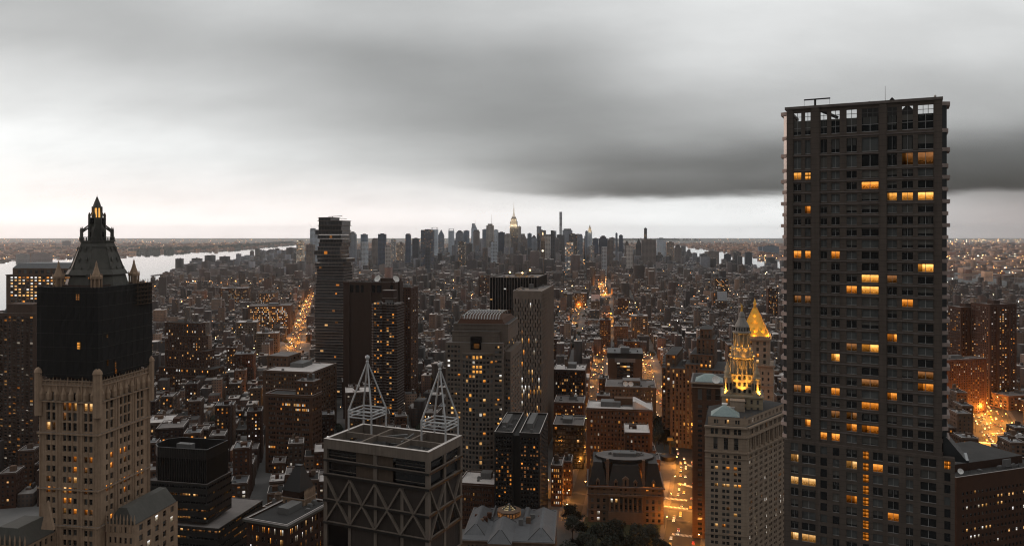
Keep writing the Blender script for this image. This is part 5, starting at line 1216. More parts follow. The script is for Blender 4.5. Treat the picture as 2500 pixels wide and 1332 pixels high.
# --- municipal palace: two wings around a court, and its lit tiered tower
b = Bld('tiered_tower_building', 'pale stone civic block with colonnaded top floors and a golden lit tiered tower', 'building', 480, 15, 1721, 1824, 60, 1043)
W, H = b.W, b.H; x0, y0 = -W/2, -b.L/2; x1 = W/2; MS = wall_mat('municipal_granite', (0.325,0.242,0.178), course=2.0, var=.2)
dv = math.radians(42)-b.th; rd = (math.sin(dv), math.cos(dv)); RL = 62.0
A, B_ = (x0,y0), (x1,y0); C_ = (x1+rd[0]*RL, y0+rd[1]*RL); E_ = (C_[0]-20, C_[1]+14); G_ = (x0+1, y0+46)
zc = b.lz(1824,1106); z2 = b.lz(1824,1068)
m = MB(); op = []; rows = floors(2, zc-1.2, 3.62, .56, .24)
cf = even(W,3,.62,.09,2)
op += facade(m, A, (1,0), W, 0, zc, cf, rows, .45); op += facade(m, B_, rd, RL, 0, zc, even(RL,8,.56,.03,2), rows, .45)
tall = [(zc+1.2, z2-.8)]; att = [(z2+1.2, H-1.6)]
op2 = facade(m, A, (1,0), W, zc, z2, even(W,3,.40,.13), tall, 1.2); op2 += facade(m, B_, rd, RL, zc, z2, even(RL,8,.5,.06), tall, 1.6)
op += facade(m, A, (1,0), W, z2, H, cf, att, .4); op += facade(m, B_, rd, RL, z2, H, even(RL,8,.5,.05,2), att, .4)
d = (G_[0]-A[0], G_[1]-A[1]); Ln = math.hypot(*d)
op += facade(m, G_, (-d[0]/Ln,-d[1]/Ln), Ln, 0, H, even(Ln,9,.42), rows, .4)
poly = [A, B_, C_, E_, G_]
i = len(m.v); m.v += [(x,y,H) for x,y in poly]; m.f.append(tuple(range(i,i+5))); m.m.append(1)
for p, q in ((C_,E_),(E_,G_)): m.q((*p,0),(*q,0),(*q,H),(*p,H))
b.part(m, 'wall', [MS, ROOF_D])
LM = [(1750,1143),(1756,1143),(1775,1145),(1779,1145),(1797,1146),(1747,1186),(1756,1187),(1772,1188),(1779,1189),(1797,1190),(1803,1190),(1795,1250),(1803,1250),(1753,1275),(1771,1276),(1795,1278)]
b.wins(op, .05, 1, 2, cap=300, choose=lambda o,sx,sy: b.rnd.choice(['yellow','yellow','orange']) if any(abs(sx-p[0])<5 and abs(sy-p[1])<6 for p in LM) else ('white' if sx > 1826 and b.rnd.random() < .06 else ('dim' if b.rnd.random() < .03 else 'dark')))
b.wins(op2, 0, 2, 3, cap=30, choose=lambda o,sx,sy: 'dark')
def course(z, h, out, nm):
    for p, q in ((A,B_),(B_,C_)):
        dx_, dy_ = q[0]-p[0], q[1]-p[1]; l = math.hypot(dx_,dy_); u = (dx_/l,dy_/l); n_ = (u[1],-u[0]); mm = MB()
        c = [(p[0]-u[0]*out*0, p[1]), (p[0]+n_[0]*out-u[0]*out*.3, p[1]+n_[1]*out-u[1]*out*.3), (q[0]+n_[0]*out+u[0]*out*.3, q[1]+n_[1]*out+u[1]*out*.3), q]
        mm.prism(c, z, z+h); b.part(mm, nm, MS)
course(zc-.5,.8,.9,'string_course'); course(z2-.4,.8,.9,'entablature'); course(H-1.0,1.1,1.5,'cornice'); course(b.lz(1824,1122),.5,.5,'string_course'); course(b.lz(1824,1310),.6,.6,'string_course')
for i in range(9):
    t = .06+.88*i/8; mm = MB(); p = (x1+rd[0]*RL*t+rd[1]*.35, y0+rd[1]*RL*t-rd[0]*.35); mm.lathe([(.75,zc+.4),(.62,z2-1.2),(.8,z2-.5)],*p,8); b.part(mm, 'column', MS)
for i in range(4):
    t = .10+.27*i; mm = MB(); mm.box(x0+W*t-.7,x0+W*t+.7,y0-.4,y0-.002,zc+.4,z2-.5); b.part(mm, 'pilaster', MS)
# attic storey, copper hip roof, roof houses
HA = H+5.2; mm = MB(); ins = 1.8; a_ = (x0+ins,y0+ins); b__ = (x1-ins*.4,y0+ins); c__ = (x1-ins*.4+rd[0]*(RL-4), y0+ins+rd[1]*(RL-4))
op = facade(mm, a_, (1,0), b__[0]-a_[0], H, HA, even(b__[0]-a_[0],3,.4,.08,2), [(H+1.2,H+3.6)], .3); op += facade(mm, b__, rd, RL-4, H, HA, even(RL-4,9,.45,.04,2), [(H+1.2,H+3.6)], .3)
q_ = [a_, b__, c__, (c__[0]-16,c__[1]+10), (a_[0],a_[1]+30)]; i = len(mm.v); mm.v += [(x,y,HA) for x,y in q_]; mm.f.append(tuple(range(i,i+5))); mm.m.append(1); b.part(mm, 'attic_wall', [MS, ROOF_D]); b.wins(op, .08, 1, 2, cap=40)
mm = MB(); rp = rect(x0+3.5,x0+21,y0+3.5,y0+17); mm.loft(rp, HA, rect(x0+11,x0+13,y0+9,y0+11), HA+5.5, 0); b.part(mm, 'copper_hip_roof', COPPER_L)
for (u_, v_, w_, l_, h_, mt) in ((20,24,9,9,6.5,MS),(12,24,3,4,3.5,WHITEP),(31,34,8,7,4,MS),(16,20,4,2.5,2.5,ROOF_L)):
    mm = MB(); px_, py_ = x0+u_, y0+v_; mm.box(px_-w_/2,px_+w_/2,py_-l_/2,py_+l_/2,HA,HA+h_); mm.box(px_-w_/2-.3,px_+w_/2+.3,py_-l_/2-.3,py_+l_/2+.3,HA+h_,HA+h_+.4); b.part(mm, 'roof_house', mt)
# left wing across the court
WLc = b.loc(xat(1733,575), 575); wx, wy = WLc; HL = zat(934, 570)
xa, xb = wx-12.5, wx+11; ya, yb = wy-4, wy+34; mm = MB(); rw = floors(2, HL-16, 3.62, .55, .24)
op = b.side(mm, 'f', xa, xb, ya, yb, 0, HL, even(xb-xa,3,.5,.1), rw+[(HL-13,HL-5)], .6); op += b.side(mm, 'r', xa, xb, ya, yb, 0, HL, even(yb-ya,7,.42,.04), rw+[(HL-13,HL-5)], .6); b.side(mm,'l',xa,xb,ya,yb,0,HL,[],[]); b.side(mm,'b',xa,xb,ya,yb,0,HL,[],[])
mm.q((xa,ya,HL),(xb,ya,HL),(xb,yb,HL),(xa,yb,HL),1); b.part(mm, 'wing_wall', [wall_mat('wing_granite', (0.15,0.10,0.075), course=2.0), ROOF_D]); b.wins(op, .03, 1, 2, cap=60)
b.ledge(xa,xb,ya,yb,HL-1.2,1.2,1.2,MS,'wing_cornice'); b.ledge(xa,xb,ya,yb,HL-4,.5,.6,MS,'wing_entablature')
for i in range(8):
    mm = MB(); yy = ya+2+(yb-ya-4)*i/7; mm.lathe([(.8,HL-14),(.65,HL-5),(.85,HL-4)],xb+.5,yy,8); b.part(mm, 'wing_column', MS)
mm = MB(); mm.loft(rect(xa+2,xb-1.5,ya+2,ya+20), HL, rect(xa+9,xb-9,ya+9,ya+12), HL+4.5, 0); b.part(mm, 'wing_hip_roof', COPPER_L)
o = dish(b.root, b.lx(1748,ya+.5), ya+1.0, HL-1.5, 3.0, .1)
# the tiered tower
TC = b.loc(xat(1811,520), 520); tx, ty = TC; TZ = lambda py: zat(py, 520); TR = lambda px: px/F*520
GS = wall_mat('floodlit_granite', (0.34,0.27,0.18), course=1.8, var=.15, streak=.15)
mm = MB(); hw = TR(47); op = b.block(mm, tx-hw, tx+hw, ty-hw, ty+hw, H-12, TZ(957), 6, 6, 5.0, .34, .55, head=1, roof=0, dep=.5); b.part(mm, 'tower_base', GS); b.wins(op, .3, 1, 2, cap=40)
b.ledge(tx-hw,tx+hw,ty-hw,ty+hw,TZ(960),1.0,.8,GS,'tower_cornice')
mm = MB(); hw2 = TR(26); op = b.block(mm, tx-hw2, tx+hw2, ty-hw2, ty+hw2, TZ(957), TZ(909), 4, 4, 4.2, .5, .6, dep=.4); b.part(mm, 'tower_wall', GS); b.wins(op, 0, 1, 2, cap=60, choose=lambda o,sx,sy: 'dark')
mm = MB(); mm.lathe([(TR(23),TZ(909)),(TR(23),TZ(873)),(TR(24),TZ(873)),(TR(24),TZ(870))],tx,ty,16); b.part(mm, 'lower_drum', GS)
for k in range(16):
    a = k*math.pi/8; mm = MB(); mm.lathe([(TR(2.2),TZ(909)),(TR(1.7),TZ(875)),(TR(2.2),TZ(872))],tx+math.cos(a)*TR(26.5),ty+math.sin(a)*TR(26.5),8); b.part(mm, 'lower_column', GS)
mm = MB(); mm.lathe([(TR(30),TZ(872)),(TR(32),TZ(869)),(TR(32),TZ(866)),(TR(25),TZ(865))],tx,ty,16); b.part(mm, 'lower_cornice', GS)
mm = MB(); mm.lathe([(TR(23),TZ(866)),(TR(22),TZ(848)),(TR(24),TZ(846)),(TR(20),TZ(844))],tx,ty,16); b.part(mm, 'middle_drum', GS)
for s1 in (-1,1):
    for s2 in (-1,1):
        mm = MB(); cx, cy = tx+s1*TR(22), ty+s2*TR(22); mm.lathe([(.9,TZ(866)),(.9,TZ(854)),(1.2,TZ(853)),(.05,TZ(846))],cx,cy,8); b.part(mm, 'urn', GS)
mm = MB(); mm.lathe([(TR(14),TZ(845)),(TR(14),TZ(814))],tx,ty,14); b.part(mm, 'upper_drum', GS)
for k in range(12):
    a = k*math.pi/6+.2; mm = MB(); mm.lathe([(TR(2.1),TZ(845)),(TR(1.7),TZ(816)),(TR(2.2),TZ(813))],tx+math.cos(a)*TR(18.5),ty+math.sin(a)*TR(18.5),8); b.part(mm, 'upper_column', GS)
mm = MB(); mm.lathe([(TR(20),TZ(813)),(TR(22),TZ(811)),(TR(22),TZ(808)),(TR(18),TZ(807)),(TR(17),TZ(797)),(TR(18),TZ(796)),(TR(11),TZ(783)),(TR(7),TZ(773)),(TR(8),TZ(772)),(TR(8),TZ(770)),(TR(6),TZ(764)),(TR(3),TZ(760))],tx,ty,16); b.part(mm, 'cupola', wall_mat('cupola_stone', (0.24,0.22,0.20)))
for k in range(16):
    a = k*math.pi/8; mm = MB(); cx, cy = tx+math.cos(a)*TR(17.6), ty+math.sin(a)*TR(17.6); mm.box(cx-.3,cx+.3,cy-.3,cy+.3,TZ(806),TZ(798)); b.part(mm, 'cupola_opening', G_BLACK)
mm = MB(); z0s = TZ(761)    # gilded standing statue with one arm raised
mm.lathe([(.75,z0s),(.62,z0s+1.2),(.45,z0s+2.6),(.62,z0s+3.6),(.5,z0s+4.2),(.16,z0s+4.4),(.3,z0s+4.7),(.3,z0s+5.1),(.05,z0s+5.4)],tx,ty,8); mm.tube((tx-.5,ty,z0s+4.0),(tx-1.0,ty-.2,z0s+6.0),.16,5,0,.11); mm.tube((tx+.5,ty,z0s+4.0),(tx+.9,ty,z0s+2.8),.16,5); b.part(mm, 'gilded_statue', GOLD)
for s1 in (-1,1):
    for s2 in (-1,1):
        cx, cy = tx+s1*TR(33), ty+s2*TR(33)
        mm = MB(); mm.lathe([(TR(10),TZ(957)),(TR(10),TZ(950)),(TR(8),TZ(949)),(TR(8),TZ(918)),(TR(9.5),TZ(917)),(TR(9.5),TZ(914)),(TR(7),TZ(913)),(TR(6.5),TZ(906)),(TR(7.5),TZ(905)),(TR(4),TZ(897)),(TR(1),TZ(884))],cx,cy,12); o = b.part(mm, 'corner_turret', GS)
        for k in range(6):
            a = k*math.pi/3+.3; d_ = MB(); ex, ey = cx+math.cos(a)*TR(8), cy+math.sin(a)*TR(8); d_.box(ex-.45,ex+.45,ey-.45,ey+.45,TZ(944),TZ(928)); d_.build('turret_opening', G_BLACK, o)
FL = (1.0,.46,.06)
for k, (px_, py_, pw) in enumerate(((tx+TR(44),ty-TR(44),2600),(tx-TR(44),ty-TR(44),1500),(tx,ty-TR(44),1500),(tx+TR(46),ty,2400))):
    spot_light('tower_flood', (px_,py_,TZ(955)+.6), (tx,ty,TZ(890)), pw*9.0, FL, 80, .5, b.root)
for k in range(6):
    a = k*math.pi/3-.4; lamp_light('drum_flood', (tx+math.cos(a)*TR(16.5)+.0, ty+math.sin(a)*TR(16.5), TZ(842)), 150, FL, .3, b.root)
    lamp_light('ring_flood', (tx+math.cos(a)*TR(29.5), ty+math.sin(a)*TR(29.5), TZ(864)), 260, FL, .3, b.root)

for k in range(8):
    a = k*math.pi/4+.39; spot_light('shaft_flood', (tx+math.cos(a)*TR(44), ty+math.sin(a)*TR(44), TZ(954)), (tx+math.cos(a)*TR(14), ty+math.sin(a)*TR(14), TZ(845)), 26000, FL, 36, .4, b.root)
    spot_light('cornice_flood', (tx+math.cos(a)*TR(31), ty+math.sin(a)*TR(31), TZ(865)), (tx+math.cos(a)*TR(15), ty+math.sin(a)*TR(15), TZ(815)), 3500, FL, 60, .3, b.root)

# --- courthouse with the gilded pyramid
b = Bld('gilded_pyramid_courthouse', 'stone courthouse tower crowned by a bright orange-gold pyramid roof', 'skyscraper', 690, 20, 1804, 1879, 24, 826)
L = b.W*.95; W, H = b.W, b.H; x0, x1, y0, y1 = -W/2, W/2, -b.L/2, -b.L/2+L
m = MB(); op = b.block(m, x0, x1, y0, y1, b.lz(1850,890), H, 4, 5, 6.2, .36, .6, dep=.6, head=2); b.part(m, 'upper_wall', MS); b.wins(op, .1, 1, 2, cap=60, choose=lambda o,sx,sy: 'orange' if abs(sx-1855) < 6 and abs(sy-868) < 9 else None)
m = MB(); op = b.block(m, x0-3.2, x1+3.2, y0-3.2, y1+3.2, 0, b.lz(1850,890)+.05, 6, 6, 5.2, .3, .5, dep=.5, head=4, roof=0); b.part(m, 'wall', MS); b.wins(op, .04, 1, 2, cap=80)
b.ledge(x0,x1,y0,y1,H-2.0,1.8,1.4,MS); b.ledge(x0-3.2,x1+3.2,y0-3.2,y1+3.2,b.lz(1850,892),1.4,1.2,MS); b.ledge(x0-3.2,x1+3.2,y0-3.2,y1+3.2,b.lz(1850,940),.9,.7,MS,'string_course')
m = MB(); m.box(x0-.4,x1+.4,y0-.4,y1+.4,H,H+1.6); b.part(m, 'parapet', MS)
cx, cy = 0, (y0+y1)/2; zt = b.lz(1838,752,cy); hw = W/2-1.0; hl = L/2-1.0; t_ = .13
m = MB(); m.loft(rect(cx-hw,cx+hw,cy-hl,cy+hl), H+1.6, rect(cx-hw*t_,cx+hw*t_,cy-hl*t_,cy+hl*t_), zt, 0); b.part(m, 'gilded_pyramid', GOLD)
for s1 in (-1,1):
    for s2 in (-1,1):
        m = MB(); m.tube((cx+s1*hw,cy+s2*hl,H+1.7),(cx+s1*hw*t_,cy+s2*hl*t_,zt),.42,6); b.part(m, 'hip_rib', GOLD)
        for k in range(12):
            t = (k+.5)/12; m = MB(); q = (cx+s1*(hw+(hw*t_-hw)*t), cy+s2*(hl+(hl*t_-hl)*t), H+1.7+(zt-H-1.7)*t); m.box(q[0]-.22,q[0]+.22,q[1]-.22,q[1]+.22,q[2]+.2,q[2]+.75); b.part(m, 'crocket', GOLD)
for k in range(3):
    for j in range(3-k):
        zz = H+5+k*6.5; fr = 1-(zz-H)/(zt-H); xx = (j-(2-k)/2)*5.0*fr*1.6; m = MB(); m.box(xx-.5,xx+.5,cy-hl*(fr+.03)-.5,cy-hl*fr+.6,zz,zz+1.6); b.part(m, 'roof_lucarne', GOLD)
m = MB(); m.lathe([(1.9,zt),(1.9,zt+.8),(1.2,zt+1.0),(1.2,zt+4.0),(1.7,zt+4.2),(1.3,zt+4.8),(.8,zt+7),(.2,zt+8.5),(.05,zt+10)],cx,cy,8); b.part(m, 'lantern', GOLD)
FG = (1.0,.43,.04)
for (ax, ay) in ((-.9,-1.12),(0,-1.15),(.9,-1.12),(1.15,-.5),(1.15,.4),(-1.15,-.4)):
    lamp_light('roof_flood', (cx+hw*ax, cy+hl*ay, H+2.6), 900, FG, .35, b.root)
for (ax, ay) in ((.0,-.62),(.62,-.1),(0,-.42),(.42,0)): lamp_light('roof_flood', (cx+hw*ax*1.2, cy+hl*ay*1.2, H+(zt-H)*(.62 if abs(ax+ay) > .5 else .78)), 160, FG, .3, b.root)

for (ax, ay, tx2, ty2) in ((-.6,-1.16,-.2,-.35),(.1,-1.18,.05,-.3),(.75,-1.16,.25,-.35),(1.16,-.6,.35,-.2),(1.18,.1,.3,.05),(1.16,.7,.35,.2)):
    spot_light('roof_spot', (cx+hw*ax, cy+hl*ay, H+1.9), (cx+hw*tx2, cy+hl*ty2, H+(zt-H)*.72), 16000, FG, 50, .3, b.root)

# --- grey setback government block
b = Bld('setback_stone_block', 'grey stone government block with stepped roofs and deep vertical window strips', 'building', 800, 19, 1636, 1768, 60, 905)
x0, x1, y0, y1 = -b.W/2, b.W/2, -b.L/2, b.L/2; GB = wall_mat('grey_government_stone', (0.20,0.165,0.14))
def strips(xa, xb, ya, yb, z0, z1, n, ns, name='wall'):
    m = MB(); op = b.block(m, xa, xb, ya, yb, z0, z1, n, ns, 3.9, .44, .78, dep=.7, head=1.5, roof=1, margin=.03); b.part(m, name, [GB, ROOF_D]); b.wins(op, .12, 1, 2, cap=110, choose=row_lit([890,905,918,935],.45,.06,4)(b)); b.ledge(xa,xb,ya,yb,z1-.6,.6,.3,GB,'coping')
strips(x0, x1, y0, y1, 0, b.H, 14, 12)
pf = [(x0-6,x0+5,y0+10,y1+12,b.lz(1625,868),'left_pavilion'),(x0+16,x0+30,y0-1.5,y0+22,b.lz(1690,888),'pavilion'),(x0+20,x1-12,y0+8,y1,b.lz(1690,864,y0+8),'upper_block'),(x0+26,x0+44,y0+14,y1-8,b.lz(1695,826,y0+14),'tower_block'),(x0+29,x0+41,y0+17,y1-12,b.lz(1695,802,y0+17),'tower_cap')]
base_z = [0,0,b.H,b.H+.1,b.lz(1695,826,y0+14)]
for (xa,xb,ya,yb,zt,nm), zb_ in zip(pf, base_z): strips(xa,xb,ya,yb,zb_,zt,max(2,int((xb-xa)/4)),max(3,int((yb-ya)/4.5)),nm)
for k in range(5):
    xa = x0-10-k*2.0; strips(xa-2, xa+7, y0+24+k*16, y0+38+k*16, 0, b.H-4+k*.5, 2, 4, 'side_pavilion')
b.rooftop(x0+2,x0+16,y0+4,y1-8,b.H,4,False,.2)

# --- low court building between the avenues, and the broad grey one in front of it
b = Bld('portal_court_building', 'brown block with a tall recessed window bay between blank piers and a black roof', 'building', 1010, 8, 1484, 1568, 48, 876)
W, L, H = b.W, b.L, b.H; x0, x1, y0, y1 = -W/2, W/2, -L/2, L/2; m = MB(); m.box(x0,x0+W*.26,y0,y1,0,H,0,1); m.box(x1-W*.26,x1,y0,y1,0,H,0,1); b.part(m, 'pier', [BRICK_T, ROOF_D])
m = MB(); op = b.side(m, 'f', x0+W*.26, x1-W*.26, y0+2.5, y1, 0, H-4, even(W*.48,5,.9,.0), floors(3,H-5,4.2,.55,.25), .3); b.side(m,'b',x0+W*.26,x1-W*.26,y0+2.5,y1,0,H-4,[],[]); b.part(m, 'bay_wall', BRICK_D); b.wins(op, .15, 1, 1, cap=90)
m = MB(); m.box(x0+W*.2,x1-W*.2,y0-.6,y0+3,H-4.5,H+.2); b.part(m, 'lintel', SLAB); m = MB(); m.box(x0-1,x1+1,y0+1,y1+1,H,H+7,0); b.part(m, 'attic', BLACKM); m = MB(); m.box(-W*.13,W*.13,y0+8,y0+22,H+7,H+13); b.part(m, 'roof_house', ROOF_STUFF); b.rooftop(x0+3,x1-3,y0+3,y1-3,H+7,4,False,.1)
b = generic('grey_court_block', 'broad grey stone block with two white roof dishes, in front of the recessed-bay building', 880, 8, 1478, 1602, 48, 948, LIME, 13, 5, 4.2, .45, .5, 2, .10, ROOF_M, tank=False, cap=150)
m = MB(); op = b.block(m, b.lx(1520,0), b.lx(1562,0), -10, 10, b.H+.1, b.lz(1540,925,0), 4, 3, 4, .4, .4, head=2, roof=1); b.part(m, 'roof_house', [LIME, ROOF_M]); b.wins(op, .1)
for px in (1527,1540): dish(b.root, b.lx(px,-b.L/2+4), -b.L/2+4, b.H+.1, 3.0, .1)
generic('dark_slim_block', 'dark stone block with lit shopfront rows, left of the lit avenue', 900, 8, 1352, 1428, 40, 905, BRICK_D, 13, 6, 4.0, .55, .55, 1, .28, ROOF_L, cap=150)
generic('striped_lower_block', 'squat brown block with bands of lit windows, below the dark stone block', 800, 8, 1352, 1425, 36, 985, BRICK_R, 14, 6, 4.0, .6, .45, 1, .22, ROOF_M, cap=150)

# --- right edge: brick block with courtyard roof, apartment towers, slab
b = Bld('low_brick_office', 'dark red brick office block with black roof, at the lower right corner', 'building', 430, -20, 2335, 2560, 50, 1170)
W, L, H = b.W, b.L, b.H; x0, x1, y0, y1 = -W/2, W/2, -L/2, L/2
m = MB(); op = b.block(m, x0, x1, y0, y1, 0, H, 22, 12, 4.1, .5, .42, head=6, dep=.35); b.part(m, 'wall', BRICK_R); b.wins(op, .05, 1, 1, cap=300, choose=lambda o,sx,sy: b.rnd.choice(['yellow','white','yellow']) if (any(abs(sy-y) < 7 for y in (1205,1232,1288,1312)) and b.rnd.random() < .38) else ('yellow' if b.rnd.random() < .015 else 'dark'))
b.parapet(x0,x1,y0,y1,H,1.2,.6,BRICK_R,ROOF_D); b.ledge(x0,x1,y0,y1,H+1.2,.15,.1,ROOF_L,'coping')
m = MB(); m.box(x0+8,x1-8,y0+10,y1-6,H+.1,H+4.5,0,1); b.part(m, 'penthouse', [BRICK_D, ROOF_D]); b.rooftop(x0+3,x1-3,y0+2,y0+9,H+.1,6,False,.1); dish(b.root, x0+10, y0+6, H, 1.6, -.5)
for nm, lab, D, fl, fr, yt, L_ in (('brick_apartment_tower','dark brick apartment tower with warm window columns, left of the right-hand pair',1040,2346,2412,752,30),('brick_apartment_tower','dark brick apartment tower with warm window columns, right of the right-hand pair',1010,2416,2482,745,30)):
    b = Bld(nm, lab, 'skyscraper', D, -14, fl, fr, L_, yt, group='pair of dark brick apartment towers')
    W, L, H = b.W, b.L, b.H; x0, x1, y0, y1 = -W/2, W/2, -L/2, L/2
    m = MB(); op = b.block(m, x0, x1, y0, y1, 0, H, 9, 8, 2.9, .5, .5, head=2, dep=.3); b.part(m, 'wall', BRICK_D); b.wins(op, .2, 1, 1, cap=200, choose=lambda o,sx,sy: pick(.38 if abs(o[0][0]) < 6 else .10,.9,.2,b.rnd)); b.parapet(x0,x1,y0,y1,H,1.4,.5,BRICK_D,ROOF_M)
    for a in (-.22,.22): m = MB(); m.box(W*a-1.6,W*a+1.6,y0-1.4,y0-.002,0,H-1); b.part(m, 'bay', BRICK_D)
    m = MB(); m.box(-5,5,-5,5,H,H+5); b.part(m, 'bulkhead', BRICK_D)
generic('brick_housing_slab', 'lower brown brick housing slab in front of the dark apartment tower pair', 960, -14, 2312, 2408, 18, 880, BRICK_R, 15, 4, 2.9, .45, .5, 1, .16, ROOF_M, cap=220, tank=False)
generic('edge_office_block', 'tan office block cut by the right picture edge beside the lit square', 985, -14, 2462, 2560, 30, 968, BRICK_T, 10, 4, 3.6, .6, .5, 1, .25, ROOF_M, cap=120)

# --- gothic block with a black pyramid roof, bottom, and neighbours
b = Bld('pyramid_roof_block', 'old stone block with a steep black pyramid roof, left of the braced tower', 'building', 430, 22, 690, 742, 0, 1218, xr=771)
W, L, H = b.W, b.L, b.H; x0, x1, y0, y1 = -W/2, W/2, -L/2, L/2
m = MB(); op = b.block(m, x0, x1, y0, y1, 0, H, 4, 8, 3.7, .4, .58, dep=.4, head=1); b.part(m, 'wall', TERRA); b.wins(op, .10, 1, 2, cap=120); b.ledge(x0,x1,y0,y1,H-.6,.6,.6,TERRA)
m = MB(); m.box(x0,x1-3,y0+.2,y0+12,H,H+3.5); b.part(m, 'tower_wall', BRICK_D); zt = b.lz(722,1135,y0+6); m = MB(); m.loft(rect(x0-.5,x1-2.5,y0-.3,y0+12.5), H+3.5, rect(x0+4.6,x1-6.0,y0+5,y0+7.5), zt, 0); b.part(m, 'pyramid_roof', BLACKM); m = MB(); m.box(x0+4.4,x1-5.8,y0+4.8,y0+7.7,zt,zt+.6); b.part(m, 'roof_cresting', BLACKM)
for k in range(9): m = MB(); yy = y0+1+(L-2)*k/8; m.loft(ngon(x1,yy,.5,5),H-1,ngon(x1,yy,.45,5),H+2.4,0); m.loft(ngon(x1,yy,.55,5),H+2.4,ngon(x1,yy,.02,5),H+5.2,0); b.part(m, 'finial', TERRA)
b = generic('cornice_block', 'dark flat-roofed block with green copper cornice and bright yellow tall windows', 400, 22, 602, 700, 38, 1285, BRICK_D, 6, 8, 5.2, .5, .6, 2, .42, ROOF_D, tank=False, cap=120, cornice=False)
b.ledge(-b.W/2,b.W/2,-b.L/2,b.L/2,b.H-.4,1.3,1.5,COPPER,'copper_cornice')
generic('courtyard_block', 'small pale block with a yellow glowing light court, above the copper-corniced block', 470, 22, 640, 676, 22, 1245, BRICK_T, 4, 4, 4.0, .6, .6, 1, .5, ROOF_M, cap=40)

# ================================================================== midtown skyline, each tower by itself
def mass_mat(name, cu=3.0, cv=3.5, ww=.26, wh=.24, p=.085, S=8.0, cool=0.25):
    """facade with a window grid in metres; wall and roof colours come from the building itself (attribute col)"""
    m, t = new_mat(name); g = t.n('ShaderNodeNewGeometry'); at = t.n('ShaderNodeAttribute'); at.attribute_name = 'col'
    n = g.outputs['True Normal']; pos = g.outputs['Position']; tv = t.vm('CROSS_PRODUCT', n, (0,0,1)); u = t.m('DIVIDE', t.vm('DOT_PRODUCT', pos, tv), cu)
    sp = t.n('ShaderNodeSeparateXYZ'); t.put(sp.inputs[0], pos); v = t.m('DIVIDE', sp.outputs[2], cv); sn = t.n('ShaderNodeSeparateXYZ'); t.put(sn.inputs[0], n)
    wall = t.m('LESS_THAN', t.m('ABSOLUTE', sn.outputs[2]), .5)
    wu = t.m('LESS_THAN', t.m('ABSOLUTE', t.m('SUBTRACT', t.m('FRACT', u), .5)), ww); wv = t.m('LESS_THAN', t.m('ABSOLUTE', t.m('SUBTRACT', t.m('FRACT', v), .5)), wh)
    win = t.m('MULTIPLY', t.m('MULTIPLY', wu, wv), wall)
    cb = t.n('ShaderNodeCombineXYZ'); t.put(cb.inputs[0], t.m('FLOOR', u)); t.put(cb.inputs[1], t.m('FLOOR', v)); t.put(cb.inputs[2], t.m('MULTIPLY_ADD', at.outputs['Alpha'], 91.7, t.m('MULTIPLY', sn.outputs[0], 3.1)))
    wn = t.n('ShaderNodeTexWhiteNoise'); t.put(wn.inputs[0], cb.outputs[0]); rv = wn.outputs[0]; rc = wn.outputs[1]
    bp = t.m('MULTIPLY', t.m('POWER', t.m('FRACT', t.m('MULTIPLY', at.outputs['Alpha'], 7.31)), 2.0), p*3.0)
    lit = t.m('MULTIPLY', t.m('LESS_THAN', rv, bp), win)
    base = t.mix(t.m('MULTIPLY', win, .85), at.outputs['Color'], (.012,.012,.014))
    nr = t.noise(pos, .11, 4.0); base = t.mix(1.0, base, t.m('MULTIPLY_ADD', nr, .7, .65), blend='MULTIPLY')
    rz = t.m('FRACT', t.m('MULTIPLY', at.outputs['Alpha'], 13.7)); rb = t.mix(t.m('POWER', rz, 2.1), (.05,.045,.042), (.82,.74,.68)); rb = t.mix(1.0, rb, t.m('MULTIPLY_ADD', t.noise(pos, .22, 3.0), 1.1, .4), blend='MULTIPLY')
    base = t.mix(wall, rb, base)
    p_ = t.n('ShaderNodeBsdfPrincipled'); t.put(p_.inputs['Base Color'], base); p_.inputs['Roughness'].default_value = .75
    sc = t.n('ShaderNodeSeparateColor'); t.put(sc.inputs[0], rc)
    ec = t.mix(t.m('LESS_THAN', sc.outputs[1], cool), (1.0,.50,.14), (1.0,.86,.66)); t.put(p_.inputs['Emission Color'], ec); t.put(p_.inputs['Emission Strength'], t.m('MULTIPLY', lit, t.m('MULTIPLY', t.m('POWER', sc.outputs[0], 2.0), S)))
    o = t.n('ShaderNodeOutputMaterial'); t.put(o.inputs[0], p_.outputs[0]); m.cycles.emission_sampling = 'NONE'; return m
MASS = mass_mat('city_facade'); MASS_FAR = mass_mat('skyline_facade', 8.0, 7.0, .34, .27, .18, 6.0, .5); MASS_OFF = mass_mat('far_facade', 5.0, 4.5, .3, .25, .09, 9.0, .3)
def attr(me, cols):
    a = me.attributes.new('col', 'FLOAT_COLOR', 'POINT'); a.data.foreach_set('color', np.asarray(cols, np.float32).ravel())
def colored(mb, name, col, mat, parent=None):
    o = mb.build(name, mat, parent); attr(o.data, [tuple(col)]*len(mb.v)); return o
NAV, CHA, GRY, PAL, BRN, TAN, BLU = (.040,.058,.09), (.032,.037,.046), (.16,.175,.20), (.38,.42,.47), (.14,.115,.105), (.32,.29,.27), (.11,.145,.19)
CN = {NAV:'dark blue', CHA:'charcoal', GRY:'grey', PAL:'pale grey', BRN:'brown', TAN:'tan', BLU:'blue-grey'}
